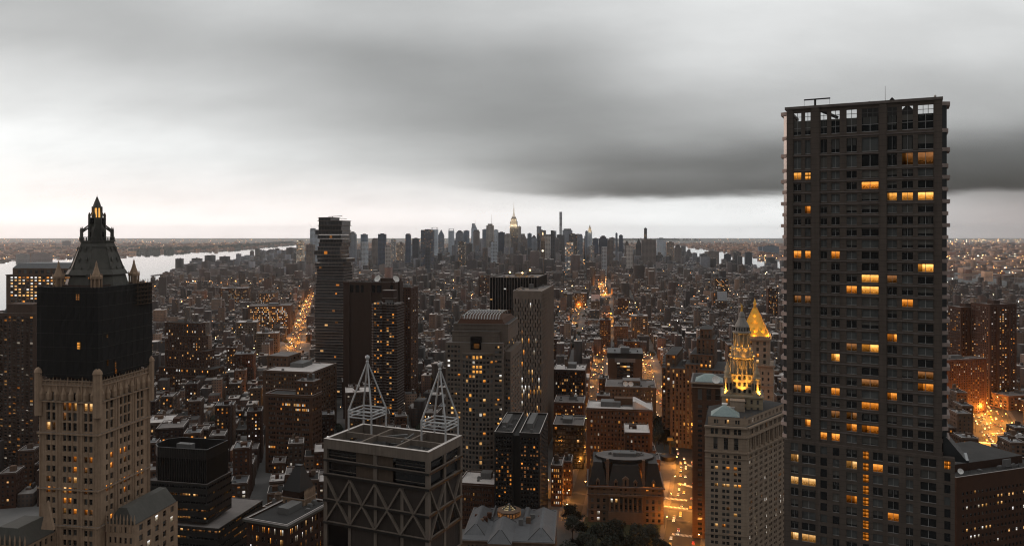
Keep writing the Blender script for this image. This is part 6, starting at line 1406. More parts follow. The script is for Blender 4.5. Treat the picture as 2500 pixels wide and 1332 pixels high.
SKYL = [  # left px, right px, top py, distance, colour, crown
 (724,740,586,4300,TAN,'box','topped by a lit cap, left of the stacked glass tower'),(748,765,597,4100,BRN,'','left of the stacked glass tower'),(757,775,557,4600,PAL,'crane','with a crane, behind the stacked glass tower'),
 (852,868,565,4900,GRY,'step','standing alone right of the stacked glass tower'),(881,895,572,4500,BLU,'','rising from a striped base'),(883,897,590,4300,PAL,'fins','with white vertical stripes'),(908,922,581,4700,BRN,'box','left of the dark blue slab'),
 (923,941,571,4300,NAV,'','slab, the left of the two dark blue ones'),(990,1002,570,4700,NAV,'round','with a rounded top'),(1007,1022,582,4600,CHA,'','next to the wide dark blue slab'),(1028,1058,561,4200,NAV,'','the widest slab of the skyline'),
 (1053,1068,555,5200,PAL,'frame','behind the wide dark slab'),(1070,1083,562,5300,BLU,'pyr','ending in a sharp pyramid'),(1095,1108,558,5400,PAL,'frame','right of the pyramid-topped tower'),(1113,1131,562,5200,GRY,'step','with a broken crown'),(1132,1145,563,5000,BLU,'','beside the broken crown tower'),
 (1151,1164,545,5400,PAL,'spire','with a faceted top and needle spire'),(1156,1170,561,5100,BRN,'box','below the faceted spire tower'),(1178,1188,560,5200,BLU,'','left of the lit masted tower'),(1188,1205,546,4800,TAN,'mast','with bright floors and a tall mast'),(1205,1216,561,4900,PAL,'','right of the masted tower'),
 (1217,1232,567,4700,NAV,'','dark face left of the great spire'),(1232,1246,571,4600,TAN,'','pressed against the left of the great spire'),(1264,1272,553,5000,TAN,'','slim, just right of the great spire'),(1272,1287,572,4800,BRN,'pyr','with a small pointed roof'),(1288,1298,570,4900,BLU,'','right of the small pointed roof'),
 (1298,1310,574,4700,GRY,'step','stepped, left of the black sliver'),(1312,1319,571,3900,CHA,'','black sliver left of the clock tower'),(1329,1344,572,4300,TAN,'box','lit block right of the clock tower'),(1345,1355,562,3800,CHA,'notch','black slender blade right of the clock tower'),
 (1366,1372.5,517,5600,PAL,'grid','pencil-thin with open bands, tallest right of the great spire'),(1374,1398,558,5300,GRY,'box','broad block behind the pencil-thin tower'),(1390,1410,571,4600,CHA,'','with black face below the broad block'),(1410,1423,571,4700,BLU,'round','with curved shoulder'),
 (1429,1436,564,5300,BLU,'','slim, left of the arched white spire'),(1435,1446,566,5100,PAL,'chrys','with stacked lit arches and a needle'),(1448,1461,582,4600,NAV,'','right of the arched spire'),(1463,1484,575,4700,NAV,'step','dark stepped mass on the right'),(1484,1497,585,4500,BRN,'','right of the dark stepped mass'),
 (1503,1508,569,5200,BLU,'','thin tube-like tower'),(1512,1521,574,5000,NAV,'','small dark pair-tower'),(1526,1536,588,4700,BRN,'step','low stepped on the right'),(1553,1567,584,4900,CHA,'pyr','with pointed dark roof'),(1573,1580,557,5600,CHA,'','tall black monolith alone at the right'),
 (1568,1602,585,4700,BRN,'','wide apartment mass under the black monolith'),(1605,1626,580,6000,PAL,'step','faint pale one in the haze'),(1629,1646,591,5200,BRN,'','broad brown, right end of the skyline'),(1648,1664,597,5000,BRN,'step','lower brown, right end of the skyline'),
 (1723,1756,614,5600,BRN,'','wide housing block by the eastern river'),(1770,1785,620,5300,CHA,'','first of the three dark towers on the river bank'),(1792,1811,615,5200,CHA,'','middle and widest of the three dark towers on the river bank'),(1821,1837,616,5300,CHA,'','last of the three dark towers on the river bank'),
 (1853,1863,602,8300,BLU,'','slim one across the eastern river'),(1864,1902,598,8200,BLU,'step','broad cluster block across the eastern river'),(955,966,584,5200,GRY,'','between the two dark blue slabs'),(968,986,590,4800,BRN,'step','brown between the two dark blue slabs'),(1038,1050,604,3800,CHA,'','black glass sliver below the wide slab'),
 (1120,1136,590,4000,CHA,'','black twin-striped tower below the broken crown'),(1199,1213,590,3900,PAL,'fins','white-striped slab below the masted tower'),(940,952,598,4000,TAN,'box','tan, low in front of the dark blue slab'),(1380,1400,592,3900,BLU,'','glass, in front of the black face'),
 (1530,1545,600,4100,TAN,'','tan, low on the right'),(1470,1482,602,3900,PAL,'fins','pale with stripes, low on the right'),(1440,1452,600,4000,GRY,'','grey, low below the arched spire')]
sk_rng = random.Random(3)
for i, (l, r, yt, D, c, cr, tx_) in enumerate(SKYL):
    W = (r-l)/F*D; L = max(18, min(45, W*sk_rng.uniform(.7,1.1))); x = xat((l+r)/2, D); H = zat(yt, D); th = -math.radians(6) if x > -1200 else math.radians(8)
    kind = 'slim ' if W < 25 else ('broad ' if W > 60 else ''); root = tag(empty('skyline_tower', (x, D+L/2, 0), th), f'{kind}{CN[c]} skyline tower {tx_}', 'skyscraper', 'distant skyline towers')
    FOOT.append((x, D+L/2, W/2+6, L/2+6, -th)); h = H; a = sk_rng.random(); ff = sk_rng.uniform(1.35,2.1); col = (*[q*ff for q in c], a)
    if cr in ('step','pyr','chrys','mast','spire','crane','frame','box','round','notch'): h = H-{'step':16,'pyr':34,'chrys':0,'mast':10,'spire':34,'crane':8,'frame':14,'box':10,'round':10,'notch':8}[cr]
    m = MB(); m.box(-W/2,W/2,-L/2,L/2,0,h); colored(m, 'tower_body', col if cr != 'grid' else (.8,.8,.82,a), MASS_FAR, root)
    k = MB()
    if cr == 'step': k.box(-W*.36,W*.36,-L*.36,L*.36,h,h+9); k.box(-W*.2,W*.2,-L*.25,L*.25,h+9,H)
    elif cr == 'pyr': k.loft(rect(-W*.48,W*.48,-L*.48,L*.48),h,rect(-.3,.3,-.3,.3),H+6,0)
    elif cr == 'chrys':
        for j, (s_, dz) in enumerate(((.9,10),(.72,20),(.52,30),(.32,40))): k.loft(rect(-W*s_/2,W*s_/2,-W*s_/2,W*s_/2),h+dz-10,rect(-W*s_*.42,W*s_*.42,-W*s_*.42,W*s_*.42),h+dz,0)
        k.loft(ngon(0,0,1.6,6),h+40,ngon(0,0,.2,6),zat(545,D),0)
    elif cr == 'mast': k.box(-W*.3,W*.3,-L*.3,L*.3,h,H); k.tube((W*.2,0,H),(W*.2,0,zat(522,D)),.9,5,0,.3)
    elif cr == 'spire': k.loft(rect(-W*.45,W*.45,-L*.45,L*.45),h,rect(-W*.4,W*.05,-L*.2,L*.3),H,0); k.tube((W*.18,0,h),(W*.18,0,zat(529,D)),1.1,5,0,.3)
    elif cr == 'crane': k.box(-W*.5,W*.1,-L*.3,L*.3,h,H); k.bar((-W*.3,0,H),(-W*.9,0,zat(541,D)),.8,.8)
    elif cr == 'frame':
        for s1 in (-1,1):
            for s2 in (-1,1): k.box(s1*W*.42-1,s1*W*.42+1,s2*L*.42-1,s2*L*.42+1,h,H)
        k.box(-W*.44,W*.44,-L*.44,L*.44,H-2,H)
    elif cr == 'box': k.box(-W*.38,W*.38,-L*.38,L*.38,h,H)
    elif cr == 'round': k.loft(rect(-W*.5,W*.5,-L*.5,L*.5),h,rect(-W*.3,W*.3,-L*.4,L*.4),H,0)
    elif cr == 'notch': k.loft(rect(-W*.5,W*.5,-L*.5,L*.5),h,rect(-W*.5,-W*.1,-L*.5,L*.5),H,0)
    elif cr == 'grid':
        for zz in (zat(531,D), zat(546,D)):
            k.box(-W/2-.3,W/2+.3,-L/2-.3,L/2+.3,zz-9,zz-1)
    elif cr == 'fins':
        for j in range(6): xx = -W/2+W*j/5; k.box(xx-.9,xx+.9,-L/2-1.4,-L/2-.01,0,h)
    else: k.box(-W*.22,W*.22,-L*.2,L*.3,h,h+4)
    colored(k, {'grid':'open_band','fins':'white_fin_row'}.get(cr,'tower_crown'), (*( (.55,.55,.56) if cr in ('grid','fins') else (.62,.52,.42) if cr == 'chrys' else [q*1.1 for q in c]), a), MASS_FAR, root)
    if cr == 'chrys':
        for dz in (4,14,24): lamp_light('crown_lamp', (0, -W*.75, h+dz), 3500, (1,.85,.6), 1.0, root)
# the great spire
D = 5000; x = xat(1254.5, D); root = tag(empty('spire_skyscraper', (x, D+30, 0), -math.radians(5)), 'grey setback skyscraper with floodlit crown and tall needle, highest of the skyline', 'skyscraper'); FOOT.append((x, D+30, 45, 45, 0))
P_ = lambda px: px/F*D; Zs = lambda y: zat(y, D); c = (.16,.155,.15,.93)
SP = wall_mat('spire_stone', (0.30,0.28,0.26))
for nm, w_, l_, z0, z1, mt in (('lower_body',30,24,0,Zs(600),MASS_FAR),('main_shaft',19,15,Zs(600),Zs(551),MASS_FAR),('floodlit_stage',17.5,13,Zs(551),Zs(540),SP),('upper_stage',13.5,11,Zs(540),Zs(533),SP),('crown_block',10,9,Zs(533),Zs(529),SP)):
    m = MB(); m.box(-P_(w_)/2,P_(w_)/2,-P_(l_)/2,P_(l_)/2,z0,z1)
    o = colored(m, nm, c, mt, root) if mt is MASS_FAR else m.build(nm, mt, root)
for sx_ in (-.32,-.11,.11,.32):
    m = MB(); xx = sx_*P_(17.5); m.box(xx-2.2,xx+2.2,-P_(13)/2-1.2,-P_(13)/2-.01,Zs(551),Zs(541)); m.build('stage_pier', SP, root)
m = MB(); m.lathe([(P_(3.6),Zs(529)),(P_(3.0),Zs(525)),(P_(1.8),Zs(520)),(P_(1.3),Zs(516)),(P_(1.2),Zs(509)),(P_(.6),Zs(507)),(P_(.45),Zs(499)),(.3,Zs(492))],0,0,10); m.build('needle', emit_mat('needle_glow', (1.0,.87,.72), .55), root)
for px_ in (-7,-2.4,2.4,7): lamp_light('crown_flood', (P_(px_), -P_(11), Zs(551)), 16000, (1,.80,.52), 1.5, root)
for px_ in (-4,4): lamp_light('crown_flood', (P_(px_), -P_(8.5), Zs(538)), 8000, (1,.80,.52), 1.5, root)
# the clock tower
D = 3900; x = xat(1325.5, D); root = tag(empty('clock_tower', (x, D+12, 0), -.1), 'tan clock tower with lit white dial and pyramid top, below the skyline', 'tower'); FOOT.append((x, D+12, 20, 20, 0)); P_ = lambda px: px/F*D; Zs = lambda y: zat(y, D)
m = MB(); m.box(-P_(5),P_(5),-P_(5),P_(5),0,Zs(588)); colored(m, 'tower_body', (.24,.16,.11,.31), MASS_FAR, root); m = MB(); m.box(-P_(4),P_(4),-P_(4),P_(4),Zs(588),Zs(584)); m.build('belfry', TERRA, root)
m = MB(); m.loft(rect(-P_(4.6),P_(4.6),-P_(4.6),P_(4.6)),Zs(584),rect(-P_(1.2),P_(1.2),-P_(1.2),P_(1.2)),Zs(573),0); m.build('pyramid_roof', TERRA, root); m = MB(); m.lathe([(P_(1.2),Zs(573)),(P_(1.2),Zs(570)),(.2,Zs(566))],0,0,8); m.build('lantern', emit_mat('tower_lantern', (1,.7,.35), 2.5), root)
m = MB(); n = 20; i = len(m.v); m.v += [(P_(2.6)*math.cos(2*math.pi*k/n), -P_(5)-.4, Zs(612)+P_(2.6)*math.sin(2*math.pi*k/n)) for k in range(n)]; m.f.append(tuple(range(n))); m.m.append(0); dial = m.build('clock_dial', emit_mat('dial_glow', (1,.86,.66), 1.6), root)
for a_, ln in ((.6,1.4),(2.3,2.0)): m = MB(); m.bar((0,-P_(5)-.6,Zs(612)),(P_(ln)*math.sin(a_),-P_(5)-.6,Zs(612)+P_(ln)*math.cos(a_)),.5,.5); m.build('clock_hand', BLACKM, dial)

# ================================================================== mid-distance buildings that stand out
for nm, lab, D, th, fl, fr, L_, yt, wl, nf, ns, p_, rf in (
 ('lit_loft','long brick loft block with glowing amber window rows beside the bright left avenue',1720,-10,606,708,60,748,BRICK_T,30,10,.45,ROOF_M),
 ('lit_loft','tan loft with a dense lit lower half, above the long amber loft block',2050,-10,632,672,60,716,BRICK_T,14,10,.5,ROOF_D),
 ('lit_loft','broad brick printing block with lit rows, above the stepped brick block',2300,-10,536,606,50,704,BRICK_R,22,8,.3,ROOF_L),
 ('concrete_frame_block','pale grid-fronted block below the long amber loft block',1460,-12,576,628,40,788,LIME,13,6,.08,ROOF_L),
 ('concrete_frame_block','pale grid-fronted block at the bend of the bright left avenue',1330,-12,625,680,30,815,LIME,11,5,.05,ROOF_L),
 ('billboard_building','slim pale building topped by a pink billboard, in the middle of the far avenue',1950,7,1443,1464,30,735,LIME,5,5,.12,ROOF_L),
 ('stepped_office','white banded office block beside the right lit avenue',1650,7,1542,1582,40,772,LIME,7,6,.2,ROOF_L),
 ('long_warehouse','long pale warehouse with lit rows left of the far bright avenue',2350,7,1375,1432,40,716,BRICK_T,18,6,.45,ROOF_L),
 ('tall_brick_flats','tall brown flats behind the black pinstripe tower, at its left',2500,7,1168,1194,30,672,BRICK_R,8,5,.15,ROOF_M),
 ('tall_brick_flats','paired brown flats between the lit avenues and the golden tower',1900,7,1508,1534,26,728,BRICK_R,8,5,.12,ROOF_M),
 ('screen_building','block with a large pale sign panel, beyond the golden pyramid',2100,7,1741,1775,30,714,BRICK_T,8,5,.2,ROOF_M),
 ('lit_stack_block','brown block with three glowing terraces, beyond the golden tower',2600,7,1746,1778,40,680,BRICK_D,10,6,.4,ROOF_D)):
    b = generic(nm, lab, D, th, fl, fr, L_, yt, wl, nf, ns, 4.3, .62, .5, 1, p_, rf, cap=0, tank=True, nrt=2)
    if 'billboard' in nm: m = MB(); m.box(-b.W*.48,b.W*.48,-4,-3,b.H+2,b.H+16); b.part(m, 'billboard', wall_mat('pink_board', (.75,.55,.50), .6))
    if 'screen' in nm: m = MB(); m.box(-b.W*.2,b.W*.5,-b.L/2-1.2,-b.L/2-.6,b.H-22,b.H+3); b.part(m, 'sign_panel', wall_mat('grey_board', (.5,.5,.52), .5))

# ================================================================== the blocks of the city
PALETTE = np.array((.36,.240,.175))*np.array([(.13,.075,.052),(.11,.065,.048),(.17,.115,.08),(.20,.155,.12),(.26,.22,.185),(.09,.06,.048),(.14,.12,.105),(.075,.05,.042),(.19,.17,.155),(.30,.26,.23)])
def in_foot(X, Y, pad=4.0):
    bad = np.zeros(X.shape, bool)
    for (cx, cy, hw, hl, t) in FOOT:
        a, b_ = X-cx, Y-cy; u = a*math.cos(t)-b_*math.sin(t); v = a*math.sin(t)+b_*math.cos(t); bad |= (np.abs(u) < hw+pad) & (np.abs(v) < hl+pad)
    return bad
cand = []      # x, y, w, l, h, theta
def district(th, test, ymin, ymax, bw, bl, st, lw, ll, hfun, seed):
    g = np.random.default_rng(seed); t = math.radians(th); c, s_ = math.cos(t), math.sin(t); out = []
    R = ymax*1.35; nu, nv = int(2*R/(bw+st)), int((ymax*1.25)/(bl+st))
    U, V = np.meshgrid(np.arange(nu)*(bw+st)-R, np.arange(nv)*(bl+st)); U = U.ravel(); V = V.ravel()
    X = U*c+V*s_; Y = -U*s_+V*c; k = (Y > ymin-bl) & (Y < ymax+bl) & (np.abs(X) < .74*Y+120); U, V = U[k], V[k]
    nl = max(1, int(round(bw/lw))); nd_ = max(1, int(round(bl/ll)))
    for i in range(nl):
        for j in range(nd_):
            n = len(U); du = bw/nl; dv_ = bl/nd_
            w = du*g.uniform(.78,1.0,n); l = dv_*g.uniform(.72,1.0,n); uu = U+(i+.5)*du+g.uniform(-.06,.06,n)*du; vv = V+(j+.5)*dv_+g.uniform(-.08,.08,n)*dv_
            x = uu*c+vv*s_; y = -uu*s_+vv*c; h = hfun(x, y, g); keep = (y > ymin) & (y < ymax) & (g.random(n) < .955) & test(x, y)
            out.append(np.stack([x,y,w,l,h,np.full(n,t)],1)[keep])
    return np.concatenate(out)
def h_low(x, y, g):
    n = len(x); h = g.choice([12,15,18,21,24,28],n,p=[.14,.22,.26,.2,.12,.06])*g.uniform(.9,1.12,n); tall = g.random(n); h = np.where((tall < .045) & (y < 3300), g.uniform(32,58,n), h)
    h = np.where((y < 1500) & (tall > .86), g.uniform(30,50,n), h); return h
H_CAP = lambda y: HC-(578-Y0)/F*y
def h_mid(x, y, g):
    n = len(x); core = np.exp(-((x-.03*y)/(.11*y))**2)*np.clip((y-3200)/1500,0,1); return np.minimum(H_CAP(y)-g.uniform(0,40,n), g.uniform(16,34,n)+core*g.gamma(2.2,30,n))+(g.random(n) < .10)*g.uniform(15,55,n)
sp_t = lambda x, y: x < -.16*y
D1 = district(-13, lambda x,y: x < -.12*y, 640, 3300, 56, 92, 15, 14, 23, h_low, 1)
D2 = district(7, lambda x,y: x >= -.12*y, 640, 3300, 56, 92, 15, 14, 23, h_low, 2)
D3 = district(5, lambda x,y: y > 3300, 3300, 7600, 78, 150, 22, 26, 50, h_mid, 3)
C = np.concatenate([D1,D2,D3])
shore = np.array([(x,y) for x,y in HUD_N]); 
ok = ~inpoly(C[:,0],C[:,1],HUD) & ~inpoly(C[:,0],C[:,1],EAST) & ~in_foot(C[:,0],C[:,1],7.0)
for k, pl in AVE.items(): ok &= segdist(C[:,0],C[:,1],pl) > AVE_W[k]+1.5+np.minimum(C[:,2],C[:,3])*.5
# only the island: left of the western river or right of the eastern one is another shore
def beyond(X, Y):
    xs = np.interp(Y, [p[1] for p in HUD_N], [p[0] for p in HUD_N]); xe = np.interp(Y, [p[1] for p in EAST_N[::-1]], [p[0] for p in EAST_N[::-1]]); return (X < xs+10) | (X > xe-10)
ok &= ~beyond(C[:,0],C[:,1])
# open ground: the square, the park and the plazas seen in the photograph
def clear_px(x, y, boxes):
    px, py = PX+F*x/y, Y0+F*HC/y; bad = np.zeros(x.shape, bool)
    for (a,b_,c_,d_) in boxes: bad |= (px > a) & (px < b_) & (py > c_) & (py < d_)
    return bad
ok &= ~clear_px(C[:,0],C[:,1],[(1595,1720,985,1400),(1380,1700,1225,1400),(2370,2500,985,1110),(660,760,835,880),(1130,1380,1180,1400),(1335,1440,1150,1400)])
C = C[ok]
gb = np.random.default_rng(44); kb = gb.random(len(C)) < .07; C[kb,2] *= 1.8; C[kb,3] *= 1.5; C[kb,4] *= gb.uniform(1.1,1.6,kb.sum())
# hidden behind something large and near: not among those built one by one
px, pt = PX+F*C[:,0]/C[:,1], Y0-F*(C[:,4]-HC)/C[:,1]; wpx = F*np.maximum(C[:,2],C[:,3])*.6/C[:,1]
hid = np.zeros(len(C), bool)
for (l, r, yt, D) in SCREEN: hid |= (C[:,1] > D+15) & (px-wpx > l+4) & (px+wpx < r-4) & (pt > yt+12)
inv = (px > -200) & (px < 2700) & (pt < 1420); C = C[inv]; hid = hid[inv]
px, pt = PX+F*C[:,0]/C[:,1], Y0-F*(C[:,4]-HC)/C[:,1]
size = (F/C[:,1])**2*C[:,2]*(C[:,4]*.6+C[:,3]*.35)
size = np.where(hid | (px < -5) | (px > 2505) | (pt > 1325), 0.0, size); order = np.argsort(-size); NB = 205; near_i = order[:NB]; rest_i = order[NB:]
def boxes_mesh(name, B, mat, cols, extras=True, seed=5):
    """many boxes as one mesh; B rows are x, y, w, l, z0, z1, theta"""
    n = len(B); c, s_ = np.cos(B[:,6]), np.sin(B[:,6]); hw, hl = B[:,2]/2, B[:,3]/2
    V = np.zeros((n,8,3), np.float32)
    for k, (a, b_, z) in enumerate(((-1,-1,4),(1,-1,4),(1,1,4),(-1,1,4),(-1,-1,5),(1,-1,5),(1,1,5),(-1,1,5))):
        u, v = a*hw, b_*hl; V[:,k,0] = B[:,0]+u*c+v*s_; V[:,k,1] = B[:,1]-u*s_+v*c; V[:,k,2] = B[:,z]
    Q = np.array([(4,5,6,7),(0,1,5,4),(1,2,6,5),(2,3,7,6),(3,0,4,7)]); Fc = (np.arange(n)[:,None,None]*8+Q[None]).reshape(-1,4)
    me = bpy.data.meshes.new(name); me.vertices.add(n*8); me.vertices.foreach_set('co', V.ravel()); me.loops.add(Fc.size); me.loops.foreach_set('vertex_index', Fc.ravel().astype(np.int32))
    me.polygons.add(len(Fc)); me.polygons.foreach_set('loop_start', np.arange(0,Fc.size,4,dtype=np.int32)); me.polygons.foreach_set('loop_total', np.full(len(Fc),4,np.int32)); me.update(); me.validate()
    me.materials.append(mat); attr(me, np.repeat(cols,8,0)); return link(bpy.data.objects.new(name, me))
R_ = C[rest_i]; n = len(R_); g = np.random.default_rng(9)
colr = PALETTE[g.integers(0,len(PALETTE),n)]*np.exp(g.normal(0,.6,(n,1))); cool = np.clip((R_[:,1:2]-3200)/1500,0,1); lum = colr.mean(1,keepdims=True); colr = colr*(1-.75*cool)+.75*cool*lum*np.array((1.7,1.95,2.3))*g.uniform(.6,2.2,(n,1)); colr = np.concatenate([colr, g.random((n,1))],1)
B0 = np.stack([R_[:,0],R_[:,1],R_[:,2],R_[:,3],np.zeros(n),R_[:,4],R_[:,5]],1)
ex = []; exc = []
for rep in range(2):
    k = g.random(n) < (.85 if rep == 0 else .55); e = R_[k]; m_ = len(e); u = g.uniform(-.28,.28,m_)*e[:,2]; v = g.uniform(-.30,.30,m_)*e[:,3]; ct, st_ = np.cos(e[:,5]), np.sin(e[:,5])
    ex.append(np.stack([e[:,0]+u*ct+v*st_, e[:,1]-u*st_+v*ct, g.uniform(.12,.36,m_)*e[:,2], g.uniform(.12,.3,m_)*e[:,3], e[:,4]-.2, e[:,4]+g.uniform(1.5,4.8,m_), e[:,5]],1)); exc.append(np.concatenate([PALETTE[g.integers(0,len(PALETTE),m_)]*g.uniform(.8,1.6,(m_,1)), g.random((m_,1))],1))
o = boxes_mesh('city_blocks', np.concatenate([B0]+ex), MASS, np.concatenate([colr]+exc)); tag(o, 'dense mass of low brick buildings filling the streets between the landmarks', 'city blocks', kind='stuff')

# --- the buildings of these blocks that show largest, one by one
ADJ = ['red brick','dark brown brick','tan brick','beige','pale stone','sooty brick','grey stone','black brick','light grey','cream']
WALLS = [wall_mat('block_wall_%s' % a.replace(' ','_'), tuple(PALETTE[i]*1.25), streak=.2, scale=.15) for i, a in enumerate(ADJ)]
def zone(px, py):
    if px < 375: return 'left of the netted gothic tower' if px < 100 else 'behind the netted gothic tower'
    if px < 650: return 'below the stepped brick block' if py > 1000 else ('right of the stepped brick block' if px > 560 else 'above the stepped brick block')
    if px < 840: return 'below the stacked glass tower' if py > 880 else 'left of the stacked glass tower'
    if px < 1090: return 'right of the windowless tower' if py < 940 else 'behind the pipe pyramids'
    if px < 1350: return 'around the black pinstripe tower'
    if px < 1480: return 'left of the lit avenue'
    if px < 1640: return 'between the two lit avenues'
    if px < 1900: return 'behind the golden lit tower' if py < 900 else 'beside the golden lit tower'
    return 'right of the tall apartment tower'
used = {}; infos = []
rr = random.Random(21)
for idx in near_i:
    x, y, w, l, h, th = C[idx]; ci = rr.randrange(len(ADJ)); sx_, sy_ = PX+F*x/y, Y0-F*(h-HC)/y; infos.append([x,y,w,l,h,th,ci,sx_,sy_,rr.random() < .35])
for i, (x,y,w,l,h,th,ci,sx_,sy_,tank) in enumerate(infos):
    fl_ = int(round(h/3.5)); lab = f'{fl_}-storey {ADJ[ci]} building' + (' with water tank' if tank else '') + ' ' + zone(sx_, sy_)
    used.setdefault(lab, []).append(i)
final = {}
ORD = ['first','second','third','fourth','fifth','sixth','seventh','eighth','ninth','tenth']
for lab, ids in used.items():
    if len(ids) == 1: final[ids[0]] = lab
    else:
        for k, i in enumerate(sorted(ids, key=lambda q: infos[q][7])): final[i] = (lab.replace(' with water tank', ' with tank') if len(lab.split()) > 13 else lab) + f', {ORD[min(k,9)]} from left'
for i, (x,y,w,l,h,th,ci,sx_,sy_,tank) in enumerate(infos):
    b = Bld.__new__(Bld); b.W, b.L, b.H, b.D, b.cx, b.cy, b.th, b.c, b.s = w, l, h, y, x, y, th, math.cos(th), math.sin(th); b.rnd = random.Random(1000+i)
    b.root = tag(empty('city_building', (x,y,0), -th), final[i], 'building', 'buildings of the low city blocks'); r = b.rnd
    x0,x1,y0,y1 = -w/2,w/2,-l/2,l/2; m = MB(); nf = max(2,int(w/3.4)); ns = max(3,int(l/3.6)); sd = 'f'+('r' if x < 0 else 'l')
    op = b.block(m,x0,x1,y0,y1,0,h,nf,ns,3.5,r.uniform(.36,.55),r.uniform(.45,.58),1,.3,head=1.3,base=1.5,sides=sd); b.part(m,'wall',WALLS[ci]); b.wins(op, r.choice([.04,.10,.16,.3]), 1, 2, cap=12, blind=.3)
    rf = r.choice([ROOF_L,ROOF_M,ROOF_M,ROOF_D,ZINC,ROOF_D]); b.parapet(x0,x1,y0,y1,h,.9,.4,WALLS[ci],rf); b.ledge(x0,x1,y0,y1,h-.7,.6,.45,WALLS[r.randrange(10)] if r.random() < .4 else WALLS[ci],'cornice','f'+sd[1])
    m = MB(); a = w*r.uniform(.2,.4); c_ = l*r.uniform(.15,.3); ux, uy = r.uniform(-.2,.2)*w, r.uniform(-.1,.3)*l; m.box(ux-a/2,ux+a/2,uy-c_/2,uy+c_/2,h+.05,h+r.uniform(2.5,4.5)); b.part(m,'bulkhead',r.choice(WALLS))
    for k in range(r.randint(1,3)): m = MB(); a, c_ = r.uniform(1,2.6), r.uniform(1,2.6); ux, uy = r.uniform(-.36,.36)*w, r.uniform(-.36,.36)*l; m.box(ux-a/2,ux+a/2,uy-c_/2,uy+c_/2,h+.05,h+r.uniform(.8,1.9)); b.part(m,'roof_unit',r.choice([ROOF_STUFF,ROOF_L,WHITEP]))
    if tank: water_tank(b.root, r.uniform(-.25,.25)*w, r.uniform(-.2,.35)*l, h, r.uniform(1.4,2.0))

# ================================================================== other shores: low houses, woods, lights
def scatter(n, ymin, ymax, test, hs, ws, seed, pw=1.0):
    g = np.random.default_rng(seed); y = ymin+(ymax-ymin)*g.random(n)**pw; x = (g.random(n)*2-1)*(.72*y+150); k = test(x,y); x, y = x[k], y[k]; m_ = len(x)
    return np.stack([x,y,g.uniform(*ws,m_),g.uniform(*ws,m_),np.zeros(m_),g.gamma(2.0,hs/2,m_)+5,g.uniform(-.3,.3,m_)],1), g
far_ok = lambda x,y: ~inpoly(x,y,HUD) & ~inpoly(x,y,EAST) & (beyond(x,y) | (y > 7600))
B, g = scatter(16000, 2500, 16000, far_ok, 12, (14,60), 31, .9); m_ = len(B)
cc = np.concatenate([PALETTE[g.integers(0,len(PALETTE),m_)]*g.uniform(2.0,9.0,(m_,1)), g.random((m_,1))],1); o = boxes_mesh('far_shore_houses', B, MASS_OFF, cc); tag(o, 'low houses and sheds spread over the far river shores', 'far city', kind='stuff')  # house tones lifted: pale haze of the far shores put into the colour
for i, (l, r, yt, yb, lab) in enumerate(((152,171,588,600,'dark block alone on the far western shore'),(76,122,618,632,'pink-lit housing block on the far western bank'),(38,66,620,632,'pale long warehouse on the far western bank'))):
    D = HC*F/(yb+1-Y0); w = (r-l)/F*D; h = zat(yt,D); root = tag(empty('far_shore_building',(xat((l+r)/2,D),D+20,0)), lab, 'building', 'far shore buildings'); m = MB(); m.box(-w/2,w/2,-18,18,0,h); colored(m,'wall',(*[(.09,.09,.095),(.34,.26,.24),(.35,.33,.32)][i],.5+.1*i),MASS_OFF,root); m = MB(); m.box(-w/5,w/5,-8,8,h,h+5); colored(m,'roof_house',(.2,.2,.2,.1),MASS_OFF,root)
# wooded bluffs
g = np.random.default_rng(77); WOODM = wall_mat('far_woods', (.035,.045,.032), var=.5, scale=.02); mb = MB()
def bluff(pl, h, wd):
    A = dense(pl, 60)
    for p, q in zip(A, A[1:]):
        d = math.hypot(q[0]-p[0],q[1]-p[1])
        for k in range(3):
            c_ = (p[0]+(q[0]-p[0])*g.random()+g.uniform(-wd,wd)*.2, p[1]+g.uniform(0,wd)); r_ = g.uniform(25,60); hh = h*g.uniform(.6,1.1); mb.loft(ngon(*c_,r_,6,g.random()),0,ngon(*c_,r_*.55,6,g.random()),hh,0)
bluff([gnd(312,619),gnd(380,613),gnd(520,608),gnd(700,594)], 45, 900); bluff([gnd(0,612),gnd(180,610),gnd(300,606)], 30, 1500); bluff([gnd(1200,588),gnd(1700,588)], 60, 2500)
tag(mb.build('far_woods', WOODM), 'dark wooded bluffs along the far river shore', 'woods', kind='stuff')
# piers on the near shore
for i, (a, b_, w_, lab) in enumerate((((440,664),(372,673),9,'long low finger pier reaching into the river'),((470,690),(392,692),16,'broad dark pier at the river bend'),((560,640),(455,650),22,'pier with long grey shed at the river bank'),((520,652),(420,664),12,'narrow pier beside the long shed pier'))):
    p, q = gnd(*a), gnd(*b_); o = MB(); root = tag(empty('pier',(p[0],p[1],0)), lab, 'pier', 'piers on the river bank'); A = offset([p,q],-w_), offset([p,q],w_)
    o.prism([(x-p[0],y-p[1]) for x,y in (A[0][0],A[1][0],A[1][1],A[0][1])],.1,3.2); o.build('pier_deck', ROOF_M, root)
    if i != 0: o = MB(); A = offset([p,q],-w_*.7), offset([p,q],w_*.7); o.prism([(x-p[0],y-p[1]) for x,y in (A[0][0],A[1][0],A[1][1],A[0][1])],3.2,11 if i != 2 else 16); o.build('pier_shed', GREYGL if i == 2 else ROOF_STUFF, root)
